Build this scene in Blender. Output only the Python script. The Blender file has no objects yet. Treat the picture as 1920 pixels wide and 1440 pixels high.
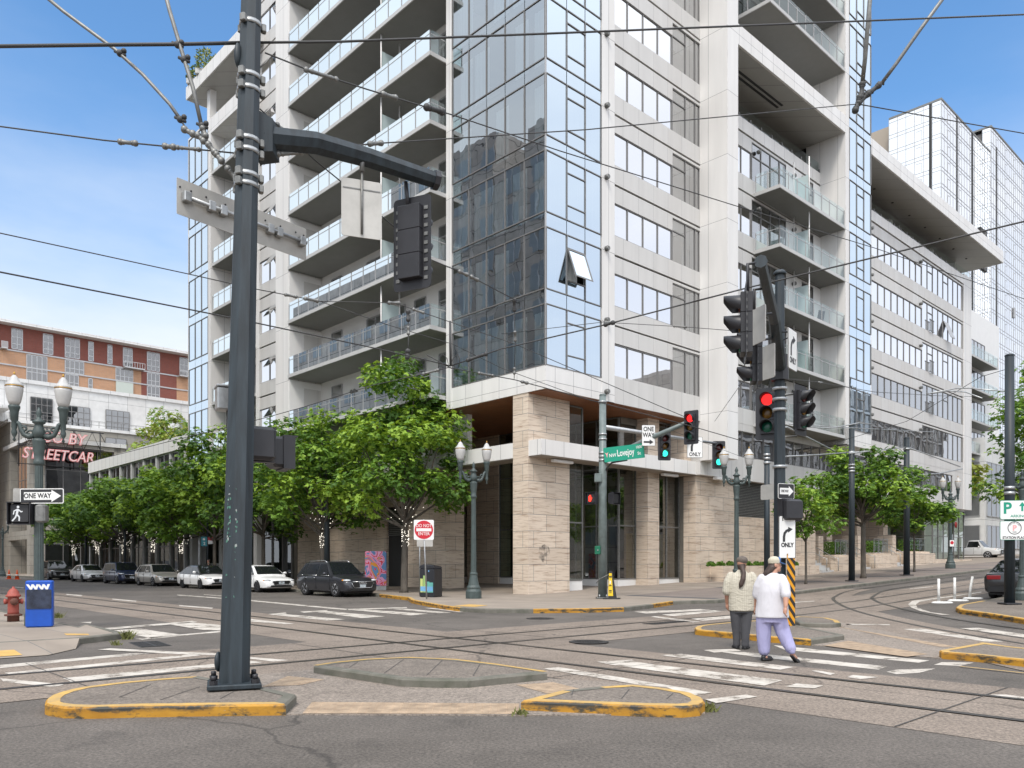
import bpy, bmesh, math, random
from math import sin, cos, pi, radians, sqrt, atan2
from mathutils import Vector, Matrix
S = bpy.context.scene
COL = S.collection
random.seed(7)

# ------------------------------------------------------------------ camera, sky, sun, exposure
F_, HZ, CH = 1507.0, 1055.0, 1.6
cd = bpy.data.cameras.new("camera")
cd.sensor_width = 36.0
cd.lens = F_ / 1920 * 36
cd.shift_y = (HZ - 720) / 1920
cd.clip_start, cd.clip_end = 0.1, 3000
cam = bpy.data.objects.new("camera", cd)
COL.objects.link(cam)
cam.location = (0, 0, CH)
cam.rotation_euler = (pi / 2, 0, 0)
S.camera = cam
S.view_settings.view_transform = 'Standard'
S.view_settings.look = 'None'
S.view_settings.exposure = 0.75
S.view_settings.gamma = 1
S.render.film_transparent = False
S.cycles.max_bounces = 8
S.cycles.transparent_max_bounces = 16
S.cycles.diffuse_bounces = 3
S.cycles.glossy_bounces = 4
S.cycles.transmission_bounces = 4
S.cycles.caustics_reflective = False
S.cycles.caustics_refractive = False
S.cycles.sample_clamp_indirect = 4
S.cycles.use_denoising = True

SUN_EL, SUN_AZ = radians(54), radians(196)     # azimuth clockwise from +Y
W = bpy.data.worlds.new("World")
S.world = W
W.use_nodes = True
nt = W.node_tree
N, L = nt.nodes, nt.links
N.clear()
out = N.new('ShaderNodeOutputWorld')
bg = N.new('ShaderNodeBackground')
sky = N.new('ShaderNodeTexSky')
sky.sky_type = 'NISHITA'
sky.sun_disc = False
sky.sun_elevation = SUN_EL
sky.sun_rotation = SUN_AZ
sky.air_density = 1.0
sky.dust_density = 0.6
sky.ozone_density = 2.2
tc = N.new('ShaderNodeTexCoord')
sx = N.new('ShaderNodeSeparateXYZ')
L.new(tc.outputs['Generated'], sx.inputs[0])
def wmath(op, a, b=None, clamp=False):
    n = N.new('ShaderNodeMath')
    n.operation = op
    n.use_clamp = clamp
    for i, q in enumerate((a, b)):
        if q is None: continue
        if isinstance(q, (int, float)): n.inputs[i].default_value = q
        else: L.new(q, n.inputs[i])
    return n.outputs[0]
def wramp(v, a, b):
    n = N.new('ShaderNodeMapRange')
    n.interpolation_type = 'SMOOTHSTEP'
    n.inputs['From Min'].default_value = a
    n.inputs['From Max'].default_value = b
    L.new(v, n.inputs['Value'])
    return n.outputs[0]
mp = N.new('ShaderNodeMapping')
mp.inputs['Scale'].default_value = (1.0, 1.0, 3.0)
L.new(tc.outputs['Generated'], mp.inputs[0])
nz = N.new('ShaderNodeTexNoise')
nz.inputs['Scale'].default_value = 1.6
nz.inputs['Detail'].default_value = 6
nz.inputs['Roughness'].default_value = 0.55
L.new(mp.outputs[0], nz.inputs['Vector'])
# a clear blue opening ahead, bright thin cloud to the sides, behind and along the horizon
ahead = wramp(sx.outputs['Y'], 0.35, 0.8)
high = wramp(sx.outputs['Z'], 0.10, 0.53)
clear = wmath('MULTIPLY', ahead, high)
nzb = wmath('MULTIPLY', wmath('SUBTRACT', nz.outputs['Fac'], 0.5), 0.9)
cl = wmath('ADD', wmath('SUBTRACT', 1.0, clear), nzb)
cloud = wramp(cl, 0.0, 1.0)
skym = N.new('ShaderNodeMixRGB')
skym.blend_type = 'MULTIPLY'
skym.inputs[0].default_value = 1
skym.inputs[2].default_value = (0.74, 1.03, 1.17, 1)
L.new(sky.outputs[0], skym.inputs[1])
mix = N.new('ShaderNodeMixRGB')
L.new(cloud, mix.inputs[0])
L.new(skym.outputs[0], mix.inputs[1])
cn = N.new('ShaderNodeMixRGB')
L.new(wramp(nz.outputs['Fac'], 0.3, 0.7), cn.inputs[0])
cn.inputs[1].default_value = (3.95, 4.25, 4.75, 1)
cn.inputs[2].default_value = (4.75, 4.95, 5.2, 1)
# cloud to the left is a little darker and bluer than the bright bank on the right
side = wramp(sx.outputs['X'], -0.9, 0.5)
cs = N.new('ShaderNodeMixRGB')
cs.blend_type = 'MULTIPLY'
cs.inputs[0].default_value = 1
cside = N.new('ShaderNodeMixRGB')
L.new(side, cside.inputs[0])
cside.inputs[1].default_value = (0.95, 0.97, 0.99, 1)
cside.inputs[2].default_value = (1.06, 1.05, 1.06, 1)
L.new(cn.outputs[0], cs.inputs[1])
L.new(cside.outputs[0], cs.inputs[2])
lift = wmath('ADD', 1.0, wmath('ADD', wmath('MULTIPLY', wramp(sx.outputs['Z'], 0.5, 0.85), 0.9), wmath('MULTIPLY', wramp(wmath('MULTIPLY', sx.outputs['Y'], -1.0), 0.0, 0.7), 0.6)))
cb = N.new('ShaderNodeMixRGB')
cb.blend_type = 'MULTIPLY'
cb.inputs[0].default_value = 1
L.new(cs.outputs[0], cb.inputs[1])
L.new(lift, cb.inputs[2])
L.new(cb.outputs[0], mix.inputs[2])
L.new(mix.outputs[0], bg.inputs[0])
bg.inputs[1].default_value = 0.125
L.new(bg.outputs[0], out.inputs[0])

sd = bpy.data.lights.new("sun", 'SUN')
sd.energy = 1.5
sd.angle = radians(14)
sd.color = (1.0, 0.93, 0.84)
so = bpy.data.objects.new("sun", sd)
COL.objects.link(so)
so.location = (-20, -30, 60)
_d = Vector((sin(SUN_AZ) * cos(SUN_EL), cos(SUN_AZ) * cos(SUN_EL), sin(SUN_EL)))
so.rotation_euler = _d.to_track_quat('Z', 'Y').to_euler()

# ------------------------------------------------------------------ street frame: u runs along the right street, v along the left street
U = Vector((0.728, 0.685)).normalized()
V = Vector((-U.y, U.x))
CO = Vector((1.484, 35.5))                     # corner of the glass block
RZ = atan2(U.y, U.x)
SL = 0.030
def gzu(u):                                    # ground height: level crossing, then the right street climbs
    u = min(u, 110)
    if u <= -4: return 0.0
    if u < 4: return SL * (u + 4) ** 2 / 16
    return SL * u
def uv(x, y):
    d = Vector((x, y)) - CO
    return d.dot(U), d.dot(V)
def xy(u, v):
    p = CO + U * u + V * v
    return p.x, p.y
def gz(x, y): return gzu(uv(x, y)[0])
def G(px, py, dz=0.0):                         # point of the ground seen at a photo pixel
    dx, dr = (px - 960) / F_, (HZ - py) / F_
    lo, hi, Y = 1.0, None, 1.0
    while Y < 300 and CH + dr * Y > gz(dx * Y, Y) + dz: Y *= 1.02
    lo, hi = Y / 1.02, Y
    for _ in range(30):
        m = (lo + hi) / 2
        if CH + dr * m > gz(dx * m, m) + dz: lo = m
        else: hi = m
    return dx * hi, hi
def at(px, py, Y): return Vector(((px - 960) / F_ * Y, Y, CH + (HZ - py) / F_ * Y))

# ------------------------------------------------------------------ mesh helper
class MB:
    def __init__(s): s.v, s.f, s.m, s.sm = [], [], [], []
    def add(s, vs, fs, mi=0, sm=False, M=None):
        b = len(s.v)
        if M is not None: vs = [M @ Vector(p) for p in vs]
        s.v += [tuple(p) for p in vs]
        s.f += [tuple(b + i for i in f) for f in fs]
        s.m += [mi] * len(fs)
        s.sm += [sm] * len(fs)
        return s
    def box(s, a, b, mi=0, M=None):
        x0, y0, z0 = (min(p, q) for p, q in zip(a, b))
        x1, y1, z1 = (max(p, q) for p, q in zip(a, b))
        vs = [(x0, y0, z0), (x1, y0, z0), (x1, y1, z0), (x0, y1, z0), (x0, y0, z1), (x1, y0, z1), (x1, y1, z1), (x0, y1, z1)]
        return s.add(vs, [(0, 3, 2, 1), (4, 5, 6, 7), (0, 1, 5, 4), (1, 2, 6, 5), (2, 3, 7, 6), (3, 0, 4, 7)], mi, False, M)
    def bbox(s, a, b, r=0.02, mi=0, M=None):   # box with chamfered vertical and horizontal edges
        x0, y0, z0 = (min(p, q) for p, q in zip(a, b))
        x1, y1, z1 = (max(p, q) for p, q in zip(a, b))
        def ring(z, i):
            c = r
            X0, X1, Y0, Y1 = x0 + i, x1 - i, y0 + i, y1 - i
            return [(X0 + c, Y0, z), (X1 - c, Y0, z), (X1, Y0 + c, z), (X1, Y1 - c, z), (X1 - c, Y1, z), (X0 + c, Y1, z), (X0, Y1 - c, z), (X0, Y0 + c, z)]
        return s.loft([ring(z0, r), ring(z0 + r, 0), ring(z1 - r, 0), ring(z1, r)], True, mi, False, M)
    def loft(s, rings, cap=True, mi=0, sm=False, M=None):
        n = len(rings[0])
        vs = [p for r in rings for p in r]
        fs = []
        for i in range(len(rings) - 1):
            for j in range(n):
                k = (j + 1) % n
                fs.append((i * n + j, i * n + k, (i + 1) * n + k, (i + 1) * n + j))
        s.add(vs, fs, mi, sm, M)
        if cap:
            b = len(s.v) - len(vs)
            s.f += [tuple(b + j for j in reversed(range(n))), tuple(b + (len(rings) - 1) * n + j for j in range(n))]
            s.m += [mi, mi]
            s.sm += [False, False]
        return s
    def prism(s, poly, z0, z1, mi=0, M=None):
        return s.loft([[(x, y, z0) for x, y in poly], [(x, y, z1) for x, y in poly]], True, mi, False, M)
    def tube(s, pts, r, n=8, mi=0, cap=True, sm=True, M=None):
        pts = [Vector(p) for p in pts]
        rs = r if isinstance(r, (list, tuple)) else [r] * len(pts)
        rings = []
        up = None
        for i, p in enumerate(pts):
            d = (pts[min(i + 1, len(pts) - 1)] - pts[max(i - 1, 0)]).normalized()
            if up is None: up = Vector((0, 0, 1)) if abs(d.z) < 0.9 else Vector((0, 1, 0))
            a = d.cross(up)
            a = a.normalized() if a.length > 1e-6 else Vector((1, 0, 0))
            b = a.cross(d).normalized()
            up = b
            rings.append([p + (a * cos(2 * pi * j / n) + b * sin(2 * pi * j / n)) * rs[i] for j in range(n)])
        return s.loft(rings, cap, mi, sm, M)
    def lathe(s, prof, n=16, mi=0, M=None, sm=True, flute=0):
        rings = [[(r * (1 - (flute if j % 2 else 0)) * cos(2 * pi * j / n), r * (1 - (flute if j % 2 else 0)) * sin(2 * pi * j / n), z) for j in range(n)] for r, z in prof]
        return s.loft(rings, True, mi, sm, M)
    def ball(s, c, r, n=10, mi=0, M=None):
        rx, ry, rz = r if isinstance(r, (tuple, list)) else (r, r, r)
        rings = []
        m = max(4, n // 2 + 1)
        for i in range(m + 1):
            t = -pi / 2 + pi * (0.02 + 0.96 * i / m)
            rings.append([(c[0] + rx * cos(t) * cos(2 * pi * j / n), c[1] + ry * cos(t) * sin(2 * pi * j / n), c[2] + rz * sin(t)) for j in range(n)])
        return s.loft(rings, True, mi, True, M)
    def quad(s, a, b, c, d, mi=0, M=None): return s.add([a, b, c, d], [(0, 1, 2, 3)], mi, False, M)
    def text(s, body, size, M, mi=0, bold=0.0, ext=0.002, sx=1.0, shear=0.0, align='CENTER'):
        cu = bpy.data.curves.new("t", 'FONT')
        cu.body, cu.size, cu.align_x, cu.align_y = body, size, align, 'CENTER'
        cu.extrude, cu.offset, cu.shear, cu.resolution_u = ext, bold, shear, 3
        ob = bpy.data.objects.new("t", cu)
        me = bpy.data.meshes.new_from_object(ob)
        vs = [(v.co.x * sx, v.co.y, v.co.z) for v in me.vertices]
        fs = [tuple(p.vertices) for p in me.polygons]
        bpy.data.objects.remove(ob); bpy.data.curves.remove(cu); bpy.data.meshes.remove(me)
        # text lies in xy: turn it into an upright sign face looking towards -y
        return s.add(vs, fs, mi, False, M @ Matrix.Rotation(pi / 2, 4, 'X'))
    def mesh(s, name, mats):
        me = bpy.data.meshes.new(name)
        me.from_pydata(s.v, [], s.f)
        for m in (mats if isinstance(mats, (list, tuple)) else [mats]): me.materials.append(m)
        me.polygons.foreach_set('material_index', s.m)
        me.polygons.foreach_set('use_smooth', s.sm)
        me.update()
        return me
def T(x=0, y=0, z=0, rz=0, rx=0, ry=0, sc=1):
    return Matrix.Translation((x, y, z)) @ Matrix.Rotation(rz, 4, 'Z') @ Matrix.Rotation(ry, 4, 'Y') @ Matrix.Rotation(rx, 4, 'X') @ Matrix.Scale(sc, 4)
def put(name, mb, mats, parent=None, loc=(0, 0, 0), rz=0.0, rot=None):
    if parent and name in SPLIT and isinstance(mb, MB):
        ps = pieces(mb)
        if len(ps) > 1: return [put(name + '', q, mats, parent, loc, rz, rot) for q in ps][0] if not name.startswith('_') else None
    me = mb if isinstance(mb, bpy.types.Mesh) else mb.mesh(name, mats)
    o = bpy.data.objects.new(name, me)
    COL.objects.link(o)
    o.parent = parent
    o.location = loc
    o.rotation_euler = rot or (0, 0, rz)
    return o
def tag(o, label, cat, group=None):
    o['label'], o['category'] = label, cat
    if group: o['group'] = group
    return o
def pieces(mb):                                 # separate solids of one builder (touching or overlapping ones stay together)
    n = len(mb.v)
    p = list(range(n))
    def fd(i):
        while p[i] != i:
            p[i] = p[p[i]]
            i = p[i]
        return i
    for f in mb.f:
        for q in f[1:]: p[fd(f[0])] = fd(q)
    bb = {}
    for i, v in enumerate(mb.v):
        b = bb.setdefault(fd(i), [list(v), list(v)])
        for k in range(3): b[0][k] = min(b[0][k], v[k]); b[1][k] = max(b[1][k], v[k])
    ks = list(bb)
    ch = True
    while ch:
        ch = False
        for i, a in enumerate(ks):
            for c in ks[i + 1:]:
                A, C_ = bb[a], bb[c]
                if all(A[0][k] <= C_[1][k] + .012 and C_[0][k] <= A[1][k] + .012 for k in range(3)):
                    p[c] = a
                    for k in range(3): A[0][k] = min(A[0][k], C_[0][k]); A[1][k] = max(A[1][k], C_[1][k])
                    ks.remove(c); ch = True
                    break
            if ch: break
    res = {}
    for j, f in enumerate(mb.f): res.setdefault(fd(f[0]), []).append(j)
    out_ = []
    for js in res.values():
        m, mp_ = MB(), {}
        for j in js:
            m.f.append(tuple(mp_.setdefault(i, len(mp_)) for i in mb.f[j])); m.m.append(mb.m[j]); m.sm.append(mb.sm[j])
        m.v = [mb.v[i] for i in mp_]
        out_.append(m)
    return out_
SPLIT = set('pier stone_wall stone_pillar vent wall_panel column canopy_light planter_wall steps stair_rail juliet_railing terrace_column clamp wall penthouse_wall downlight coping open_sash vertical_fin balcony_recess interior_wall lobby_wall parapet corner_fascia shackle open_sash floor_slab shadow_gap shop_fitting'.split())
def thing(name, label, cat, loc=(0, 0, 0), rz=0.0, group=None):
    o = bpy.data.objects.new(name, None)
    o.empty_display_size = 0.2
    COL.objects.link(o)
    o.location, o.rotation_euler = loc, (0, 0, rz)
    return tag(o, label, cat, group)
def struct(name, mb, mats):
    o = put(name, mb, mats)
    o['kind'] = 'structure'
    return o
def copy_tree(o, parent=None):
    c = o.copy()
    COL.objects.link(c)
    c.parent = parent
    for ch in list(o.children): copy_tree(ch, c)
    return c
def evalmesh(o):
    dg = bpy.context.evaluated_depsgraph_get()
    me = bpy.data.meshes.new_from_object(o.evaluated_get(dg))
    return me

# ------------------------------------------------------------------ materials
def newmat(name):
    m = bpy.data.materials.new(name)
    m.use_nodes = True
    m.node_tree.nodes.clear()
    return m, m.node_tree.nodes, m.node_tree.links
def lin(c): return tuple(((x / 12.92) if x <= 0.04045 else ((x + 0.055) / 1.055) ** 2.4) for x in c)
def mat(name, col, rough=0.6, metal=0.0, ns=0, na=0.0, bump=0.0, bs=0, spec=0.5, scl=(1, 1, 1), col2=None, coat=0.0):
    m, n, l = newmat(name)
    o = n.new('ShaderNodeOutputMaterial')
    p = n.new('ShaderNodeBsdfPrincipled')
    l.new(p.outputs[0], o.inputs[0])
    p.inputs['Base Color'].default_value = (*col, 1)
    p.inputs['Roughness'].default_value = rough
    p.inputs['Metallic'].default_value = metal
    p.inputs['Specular IOR Level'].default_value = spec
    p.inputs['Coat Weight'].default_value = coat
    p.inputs['Coat Roughness'].default_value = 0.05
    if ns:
        c = n.new('ShaderNodeTexCoord')
        mp = n.new('ShaderNodeMapping')
        mp.inputs['Scale'].default_value = scl
        l.new(c.outputs['Object'], mp.inputs[0])
        t = n.new('ShaderNodeTexNoise')
        t.inputs['Scale'].default_value = ns
        t.inputs['Detail'].default_value = 6
        t.inputs['Roughness'].default_value = 0.65
        l.new(mp.outputs[0], t.inputs['Vector'])
        r = n.new('ShaderNodeValToRGB')
        r.color_ramp.elements[0].position, r.color_ramp.elements[1].position = 0.3, 0.7
        d = col2 or tuple(x * (1 - na) for x in col)
        r.color_ramp.elements[0].color = (*d, 1)
        r.color_ramp.elements[1].color = (*(col if col2 else tuple(min(1, x * (1 + na * 0.6)) for x in col)), 1)
        l.new(t.outputs['Fac'], r.inputs[0])
        l.new(r.outputs[0], p.inputs['Base Color'])
        if bump:
            b = n.new('ShaderNodeBump')
            b.inputs['Strength'].default_value = bump
            b.inputs['Distance'].default_value = 0.01
            if bs:
                t2 = n.new('ShaderNodeTexNoise')
                t2.inputs['Scale'].default_value = bs
                t2.inputs['Detail'].default_value = 4
                l.new(mp.outputs[0], t2.inputs['Vector'])
                l.new(t2.outputs['Fac'], b.inputs['Height'])
            else: l.new(t.outputs['Fac'], b.inputs['Height'])
            l.new(b.outputs[0], p.inputs['Normal'])
    return m
def emat(name, col, st):
    m, n, l = newmat(name)
    o = n.new('ShaderNodeOutputMaterial')
    e = n.new('ShaderNodeEmission')
    e.inputs[0].default_value = (*col, 1)
    e.inputs[1].default_value = st
    l.new(e.outputs[0], o.inputs[0])
    return m
def glassmat(name, tint, refl, rough=0.0, wav=0.0, wscale=0.7, ior=1.5, rcol=(1, 1, 1)):
    m, n, l = newmat(name)
    o = n.new('ShaderNodeOutputMaterial')
    t = n.new('ShaderNodeBsdfTransparent')
    t.inputs[0].default_value = (*tint, 1)
    g = n.new('ShaderNodeBsdfGlossy')
    g.inputs[0].default_value = (*rcol, 1)
    g.inputs['Roughness'].default_value = rough
    f = n.new('ShaderNodeFresnel')
    f.inputs[0].default_value = ior
    a = n.new('ShaderNodeMath')
    a.operation, a.use_clamp = 'ADD', True
    a.inputs[1].default_value = refl
    l.new(f.outputs[0], a.inputs[0])
    mx = n.new('ShaderNodeMixShader')
    l.new(a.outputs[0], mx.inputs[0])
    l.new(t.outputs[0], mx.inputs[1])
    l.new(g.outputs[0], mx.inputs[2])
    l.new(mx.outputs[0], o.inputs[0])
    if wav:
        c = n.new('ShaderNodeTexCoord')
        z = n.new('ShaderNodeTexNoise')
        z.inputs['Scale'].default_value = wscale
        z.inputs['Detail'].default_value = 1.5
        l.new(c.outputs['Object'], z.inputs['Vector'])
        b = n.new('ShaderNodeBump')
        b.inputs['Strength'].default_value = 1
        b.inputs['Distance'].default_value = wav
        l.new(z.outputs['Fac'], b.inputs['Height'])
        l.new(b.outputs[0], g.inputs['Normal'])
    return m
def jointmat(name, col, bw, bh, gap, joint, rough=0.5, off=(0, 0), brickoff=0.0, streak=None, ns=1.5, na=0.06, vary=0.0, vs=False):
    """Panels or stone blocks with thin open joints, laid out along the wall (u+v) and up it (z)."""
    m, n, l = newmat(name)
    o = n.new('ShaderNodeOutputMaterial')
    p = n.new('ShaderNodeBsdfPrincipled')
    l.new(p.outputs[0], o.inputs[0])
    p.inputs['Roughness'].default_value = rough
    c = n.new('ShaderNodeTexCoord')
    s = n.new('ShaderNodeSeparateXYZ')
    l.new(c.outputs['Object'], s.inputs[0])
    a = n.new('ShaderNodeMath'); a.operation = 'ADD'
    l.new(s.outputs[0], a.inputs[0]); l.new(s.outputs[1], a.inputs[1])
    k = n.new('ShaderNodeCombineXYZ')
    a1 = n.new('ShaderNodeMath'); a1.operation = 'ADD'; a1.inputs[1].default_value = off[0]
    a2 = n.new('ShaderNodeMath'); a2.operation = 'ADD'; a2.inputs[1].default_value = off[1]
    l.new(a.outputs[0], a1.inputs[0]); l.new(s.outputs[2], a2.inputs[0])
    l.new(a1.outputs[0], k.inputs[0]); l.new(a2.outputs[0], k.inputs[1])
    b = n.new('ShaderNodeTexBrick')
    b.offset, b.squash = brickoff, 1.0
    b.inputs['Scale'].default_value = 1
    b.inputs['Mortar Size'].default_value = gap
    b.inputs['Mortar Smooth'].default_value = 0.1
    b.inputs['Brick Width'].default_value = bw
    b.inputs['Row Height'].default_value = bh
    b.inputs['Bias'].default_value = 0
    b.inputs['Color1'].default_value = (1, 1, 1, 1)
    v = 1 - vary
    b.inputs['Color2'].default_value = (v, v * 0.985, v * 0.97, 1)
    b.inputs['Mortar'].default_value = tuple(joint / x for x in col) + (1,)
    l.new(k.outputs[0], b.inputs['Vector'])
    z = n.new('ShaderNodeTexNoise')
    z.inputs['Scale'].default_value = ns
    z.inputs['Detail'].default_value = 5
    mp = n.new('ShaderNodeMapping')
    l.new(c.outputs['Object'], mp.inputs[0])
    l.new(mp.outputs[0], z.inputs['Vector'])
    r = n.new('ShaderNodeValToRGB')
    r.color_ramp.elements[0].position, r.color_ramp.elements[1].position = 0.25, 0.7
    if streak:
        mp.inputs['Scale'].default_value = (0.6, 0.6, 9.0)
        r.color_ramp.elements[0].color = (*streak, 1)
        r.color_ramp.elements[0].position = 0.33
        r.color_ramp.elements[1].position = 0.50
        z.inputs['Detail'].default_value = 9
        z.inputs['Roughness'].default_value = 0.7
        z.inputs['Distortion'].default_value = 0.35
    else:
        r.color_ramp.elements[0].color = (*[x * (1 - na) for x in col], 1)
        if vs: mp.inputs['Scale'].default_value = (1.3, 1.3, .16)
    r.color_ramp.elements[1].color = (*col, 1)
    l.new(z.outputs['Fac'], r.inputs[0])
    mu = n.new('ShaderNodeMixRGB'); mu.blend_type = 'MULTIPLY'; mu.inputs[0].default_value = 1
    l.new(r.outputs[0], mu.inputs[1]); l.new(b.outputs['Color'], mu.inputs[2])
    l.new(mu.outputs[0], p.inputs['Base Color'])
    bp = n.new('ShaderNodeBump')
    bp.inputs['Distance'].default_value = 0.01
    bp.inputs['Strength'].default_value = 0.6
    bp.invert = True
    l.new(b.outputs['Fac'], bp.inputs['Height'])
    l.new(bp.outputs[0], p.inputs['Normal'])
    return m
def asphalt(name, c1, c2, grain=90, crack=True):
    m, n, l = newmat(name)
    o = n.new('ShaderNodeOutputMaterial')
    p = n.new('ShaderNodeBsdfPrincipled')
    l.new(p.outputs[0], o.inputs[0])
    p.inputs['Roughness'].default_value = 0.85
    c = n.new('ShaderNodeTexCoord')
    def noise(sc, det, rough=0.6):
        t = n.new('ShaderNodeTexNoise')
        t.inputs['Scale'].default_value, t.inputs['Detail'].default_value, t.inputs['Roughness'].default_value = sc, det, rough
        l.new(c.outputs['Object'], t.inputs['Vector'])
        return t.outputs['Fac']
    def mr(v, a, b, c0, c1):
        t = n.new('ShaderNodeMapRange')
        for i, q in zip(('From Min', 'From Max', 'To Min', 'To Max'), (a, b, c0, c1)): t.inputs[i].default_value = q
        l.new(v, t.inputs['Value'])
        return t.outputs[0]
    def mul(a, b):
        t = n.new('ShaderNodeMath'); t.operation = 'MULTIPLY'
        l.new(a, t.inputs[0]); l.new(b, t.inputs[1])
        return t.outputs[0]
    r = n.new('ShaderNodeMixRGB')
    r.inputs[1].default_value, r.inputs[2].default_value = (*c1, 1), (*c2, 1)
    l.new(mr(noise(0.33, 7, 0.7), 0.3, 0.7, 0, 1), r.inputs[0])
    g = noise(grain, 5, 0.8)
    f = mul(mr(g, 0.37, 0.63, 0.48, 1.52), mr(noise(1.7, 5, 0.75), 0.3, 0.75, 1.1, 0.86))
    f = mul(f, mr(noise(1.15, 3, 0.6), 0.60, 0.68, 1.0, 0.80))
    f = mul(f, mr(noise(9, 3, 0.7), 0.66, 0.72, 1.0, 0.72))
    if crack:
        w = n.new('ShaderNodeTexVoronoi')
        w.feature = 'DISTANCE_TO_EDGE'
        w.inputs['Scale'].default_value = 0.16
        ad = n.new('ShaderNodeMixRGB'); ad.blend_type = 'ADD'; ad.inputs[0].default_value = 1
        nn = n.new('ShaderNodeTexNoise'); nn.inputs['Scale'].default_value = 0.9; nn.inputs['Detail'].default_value = 5
        l.new(c.outputs['Object'], nn.inputs['Vector'])
        l.new(c.outputs['Object'], ad.inputs[1]); l.new(nn.outputs['Color'], ad.inputs[2])
        l.new(ad.outputs[0], w.inputs['Vector'])
        f = mul(f, mr(w.outputs['Distance'], 0.001, 0.006, 0.55, 1.0))
    v = n.new('ShaderNodeMixRGB'); v.blend_type = 'MULTIPLY'; v.inputs[0].default_value = 1
    l.new(r.outputs[0], v.inputs[1]); l.new(f, v.inputs[2])
    l.new(v.outputs[0], p.inputs['Base Color'])
    b = n.new('ShaderNodeBump')
    b.inputs['Strength'].default_value, b.inputs['Distance'].default_value = 0.5, 0.006
    l.new(g, b.inputs['Height'])
    l.new(b.outputs[0], p.inputs['Normal'])
    return m
M = {}
M['asphalt'] = asphalt('asphalt', (0.074, 0.064, 0.054), (0.136, 0.118, 0.102), 32)
M['trackslab'] = asphalt('concrete_track', (0.165, 0.132, 0.105), (0.245, 0.200, 0.162), 26)
M['walk'] = jointmat('concrete_walk', (0.31, 0.262, 0.215), 1.5, 1.5, 0.012, 0.14, 0.85, na=0.25, ns=0.8, vary=0.08)
M['island'] = asphalt('concrete_island', (0.125, 0.104, 0.085), (0.20, 0.170, 0.142), 30, False)
M['path'] = asphalt('concrete_path', (0.19, 0.158, 0.13), (0.262, 0.222, 0.186), 28, False)
M['pavers'] = jointmat('brick_pavers', (0.23, 0.19, 0.165), 0.4, 0.2, 0.01, 0.1, 0.85, brickoff=0.5, na=0.25, ns=0.7)
M['kerb'] = mat('kerb_concrete', (0.19, 0.175, 0.15), 0.85, ns=2.5, na=0.4, bump=0.3, bs=30, col2=(0.085, 0.088, 0.065))
def yellow():
    m, n, l = newmat('kerb_yellow')
    o = n.new('ShaderNodeOutputMaterial'); p = n.new('ShaderNodeBsdfPrincipled')
    l.new(p.outputs[0], o.inputs[0]); p.inputs['Roughness'].default_value = 0.65
    c = n.new('ShaderNodeTexCoord')
    def ramp(sc, det, a, b):
        t = n.new('ShaderNodeTexNoise'); t.inputs['Scale'].default_value = sc; t.inputs['Detail'].default_value = det; t.inputs['Roughness'].default_value = 0.7
        mp = n.new('ShaderNodeMapping'); mp.inputs['Scale'].default_value = (1, 1, 2.2)
        l.new(c.outputs['Object'], mp.inputs[0]); l.new(mp.outputs[0], t.inputs['Vector'])
        r = n.new('ShaderNodeMapRange'); r.inputs['From Min'].default_value = a; r.inputs['From Max'].default_value = b
        l.new(t.outputs['Fac'], r.inputs['Value'])
        return r.outputs[0]
    a = n.new('ShaderNodeMixRGB'); a.inputs[1].default_value = (0.36, 0.165, 0.010, 1); a.inputs[2].default_value = (0.50, 0.255, 0.022, 1)
    l.new(ramp(1.4, 4, 0.35, 0.65), a.inputs[0])
    b = n.new('ShaderNodeMixRGB'); b.inputs[2].default_value = (0.05, 0.045, 0.03, 1)
    l.new(a.outputs[0], b.inputs[1]); l.new(ramp(3.2, 9, 0.50, 0.60), b.inputs[0])
    d = n.new('ShaderNodeMixRGB'); d.inputs[2].default_value = (0.30, 0.28, 0.25, 1)
    l.new(b.outputs[0], d.inputs[1]); l.new(ramp(7, 5, 0.66, 0.71), d.inputs[0])
    # tyre scuffs along the upper part of the kerb face
    sp = n.new('ShaderNodeSeparateXYZ'); l.new(c.outputs['Object'], sp.inputs[0])
    bd = n.new('ShaderNodeMapRange'); bd.inputs['From Min'].default_value = .045; bd.inputs['From Max'].default_value = .085; l.new(sp.outputs[2], bd.inputs['Value'])
    b2 = n.new('ShaderNodeMapRange'); b2.inputs['From Min'].default_value = .118; b2.inputs['From Max'].default_value = .108; l.new(sp.outputs[2], b2.inputs['Value'])
    mm = n.new('ShaderNodeMath'); mm.operation = 'MULTIPLY'; l.new(bd.outputs[0], mm.inputs[0]); l.new(b2.outputs[0], mm.inputs[1])
    m2 = n.new('ShaderNodeMath'); m2.operation = 'MULTIPLY'; l.new(mm.outputs[0], m2.inputs[0]); l.new(ramp(1.6, 8, 0.42, 0.56), m2.inputs[1])
    sc = n.new('ShaderNodeMixRGB'); sc.inputs[2].default_value = (0.035, 0.034, 0.028, 1)
    l.new(d.outputs[0], sc.inputs[1]); l.new(m2.outputs[0], sc.inputs[0])
    l.new(sc.outputs[0], p.inputs['Base Color'])
    return m
M['yellow'] = yellow()
M['ytop'] = mat('kerb_yellow_top', (0.60, 0.37, 0.085), 0.7, ns=6, na=0.5, col2=(0.34, 0.24, 0.12))
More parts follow.
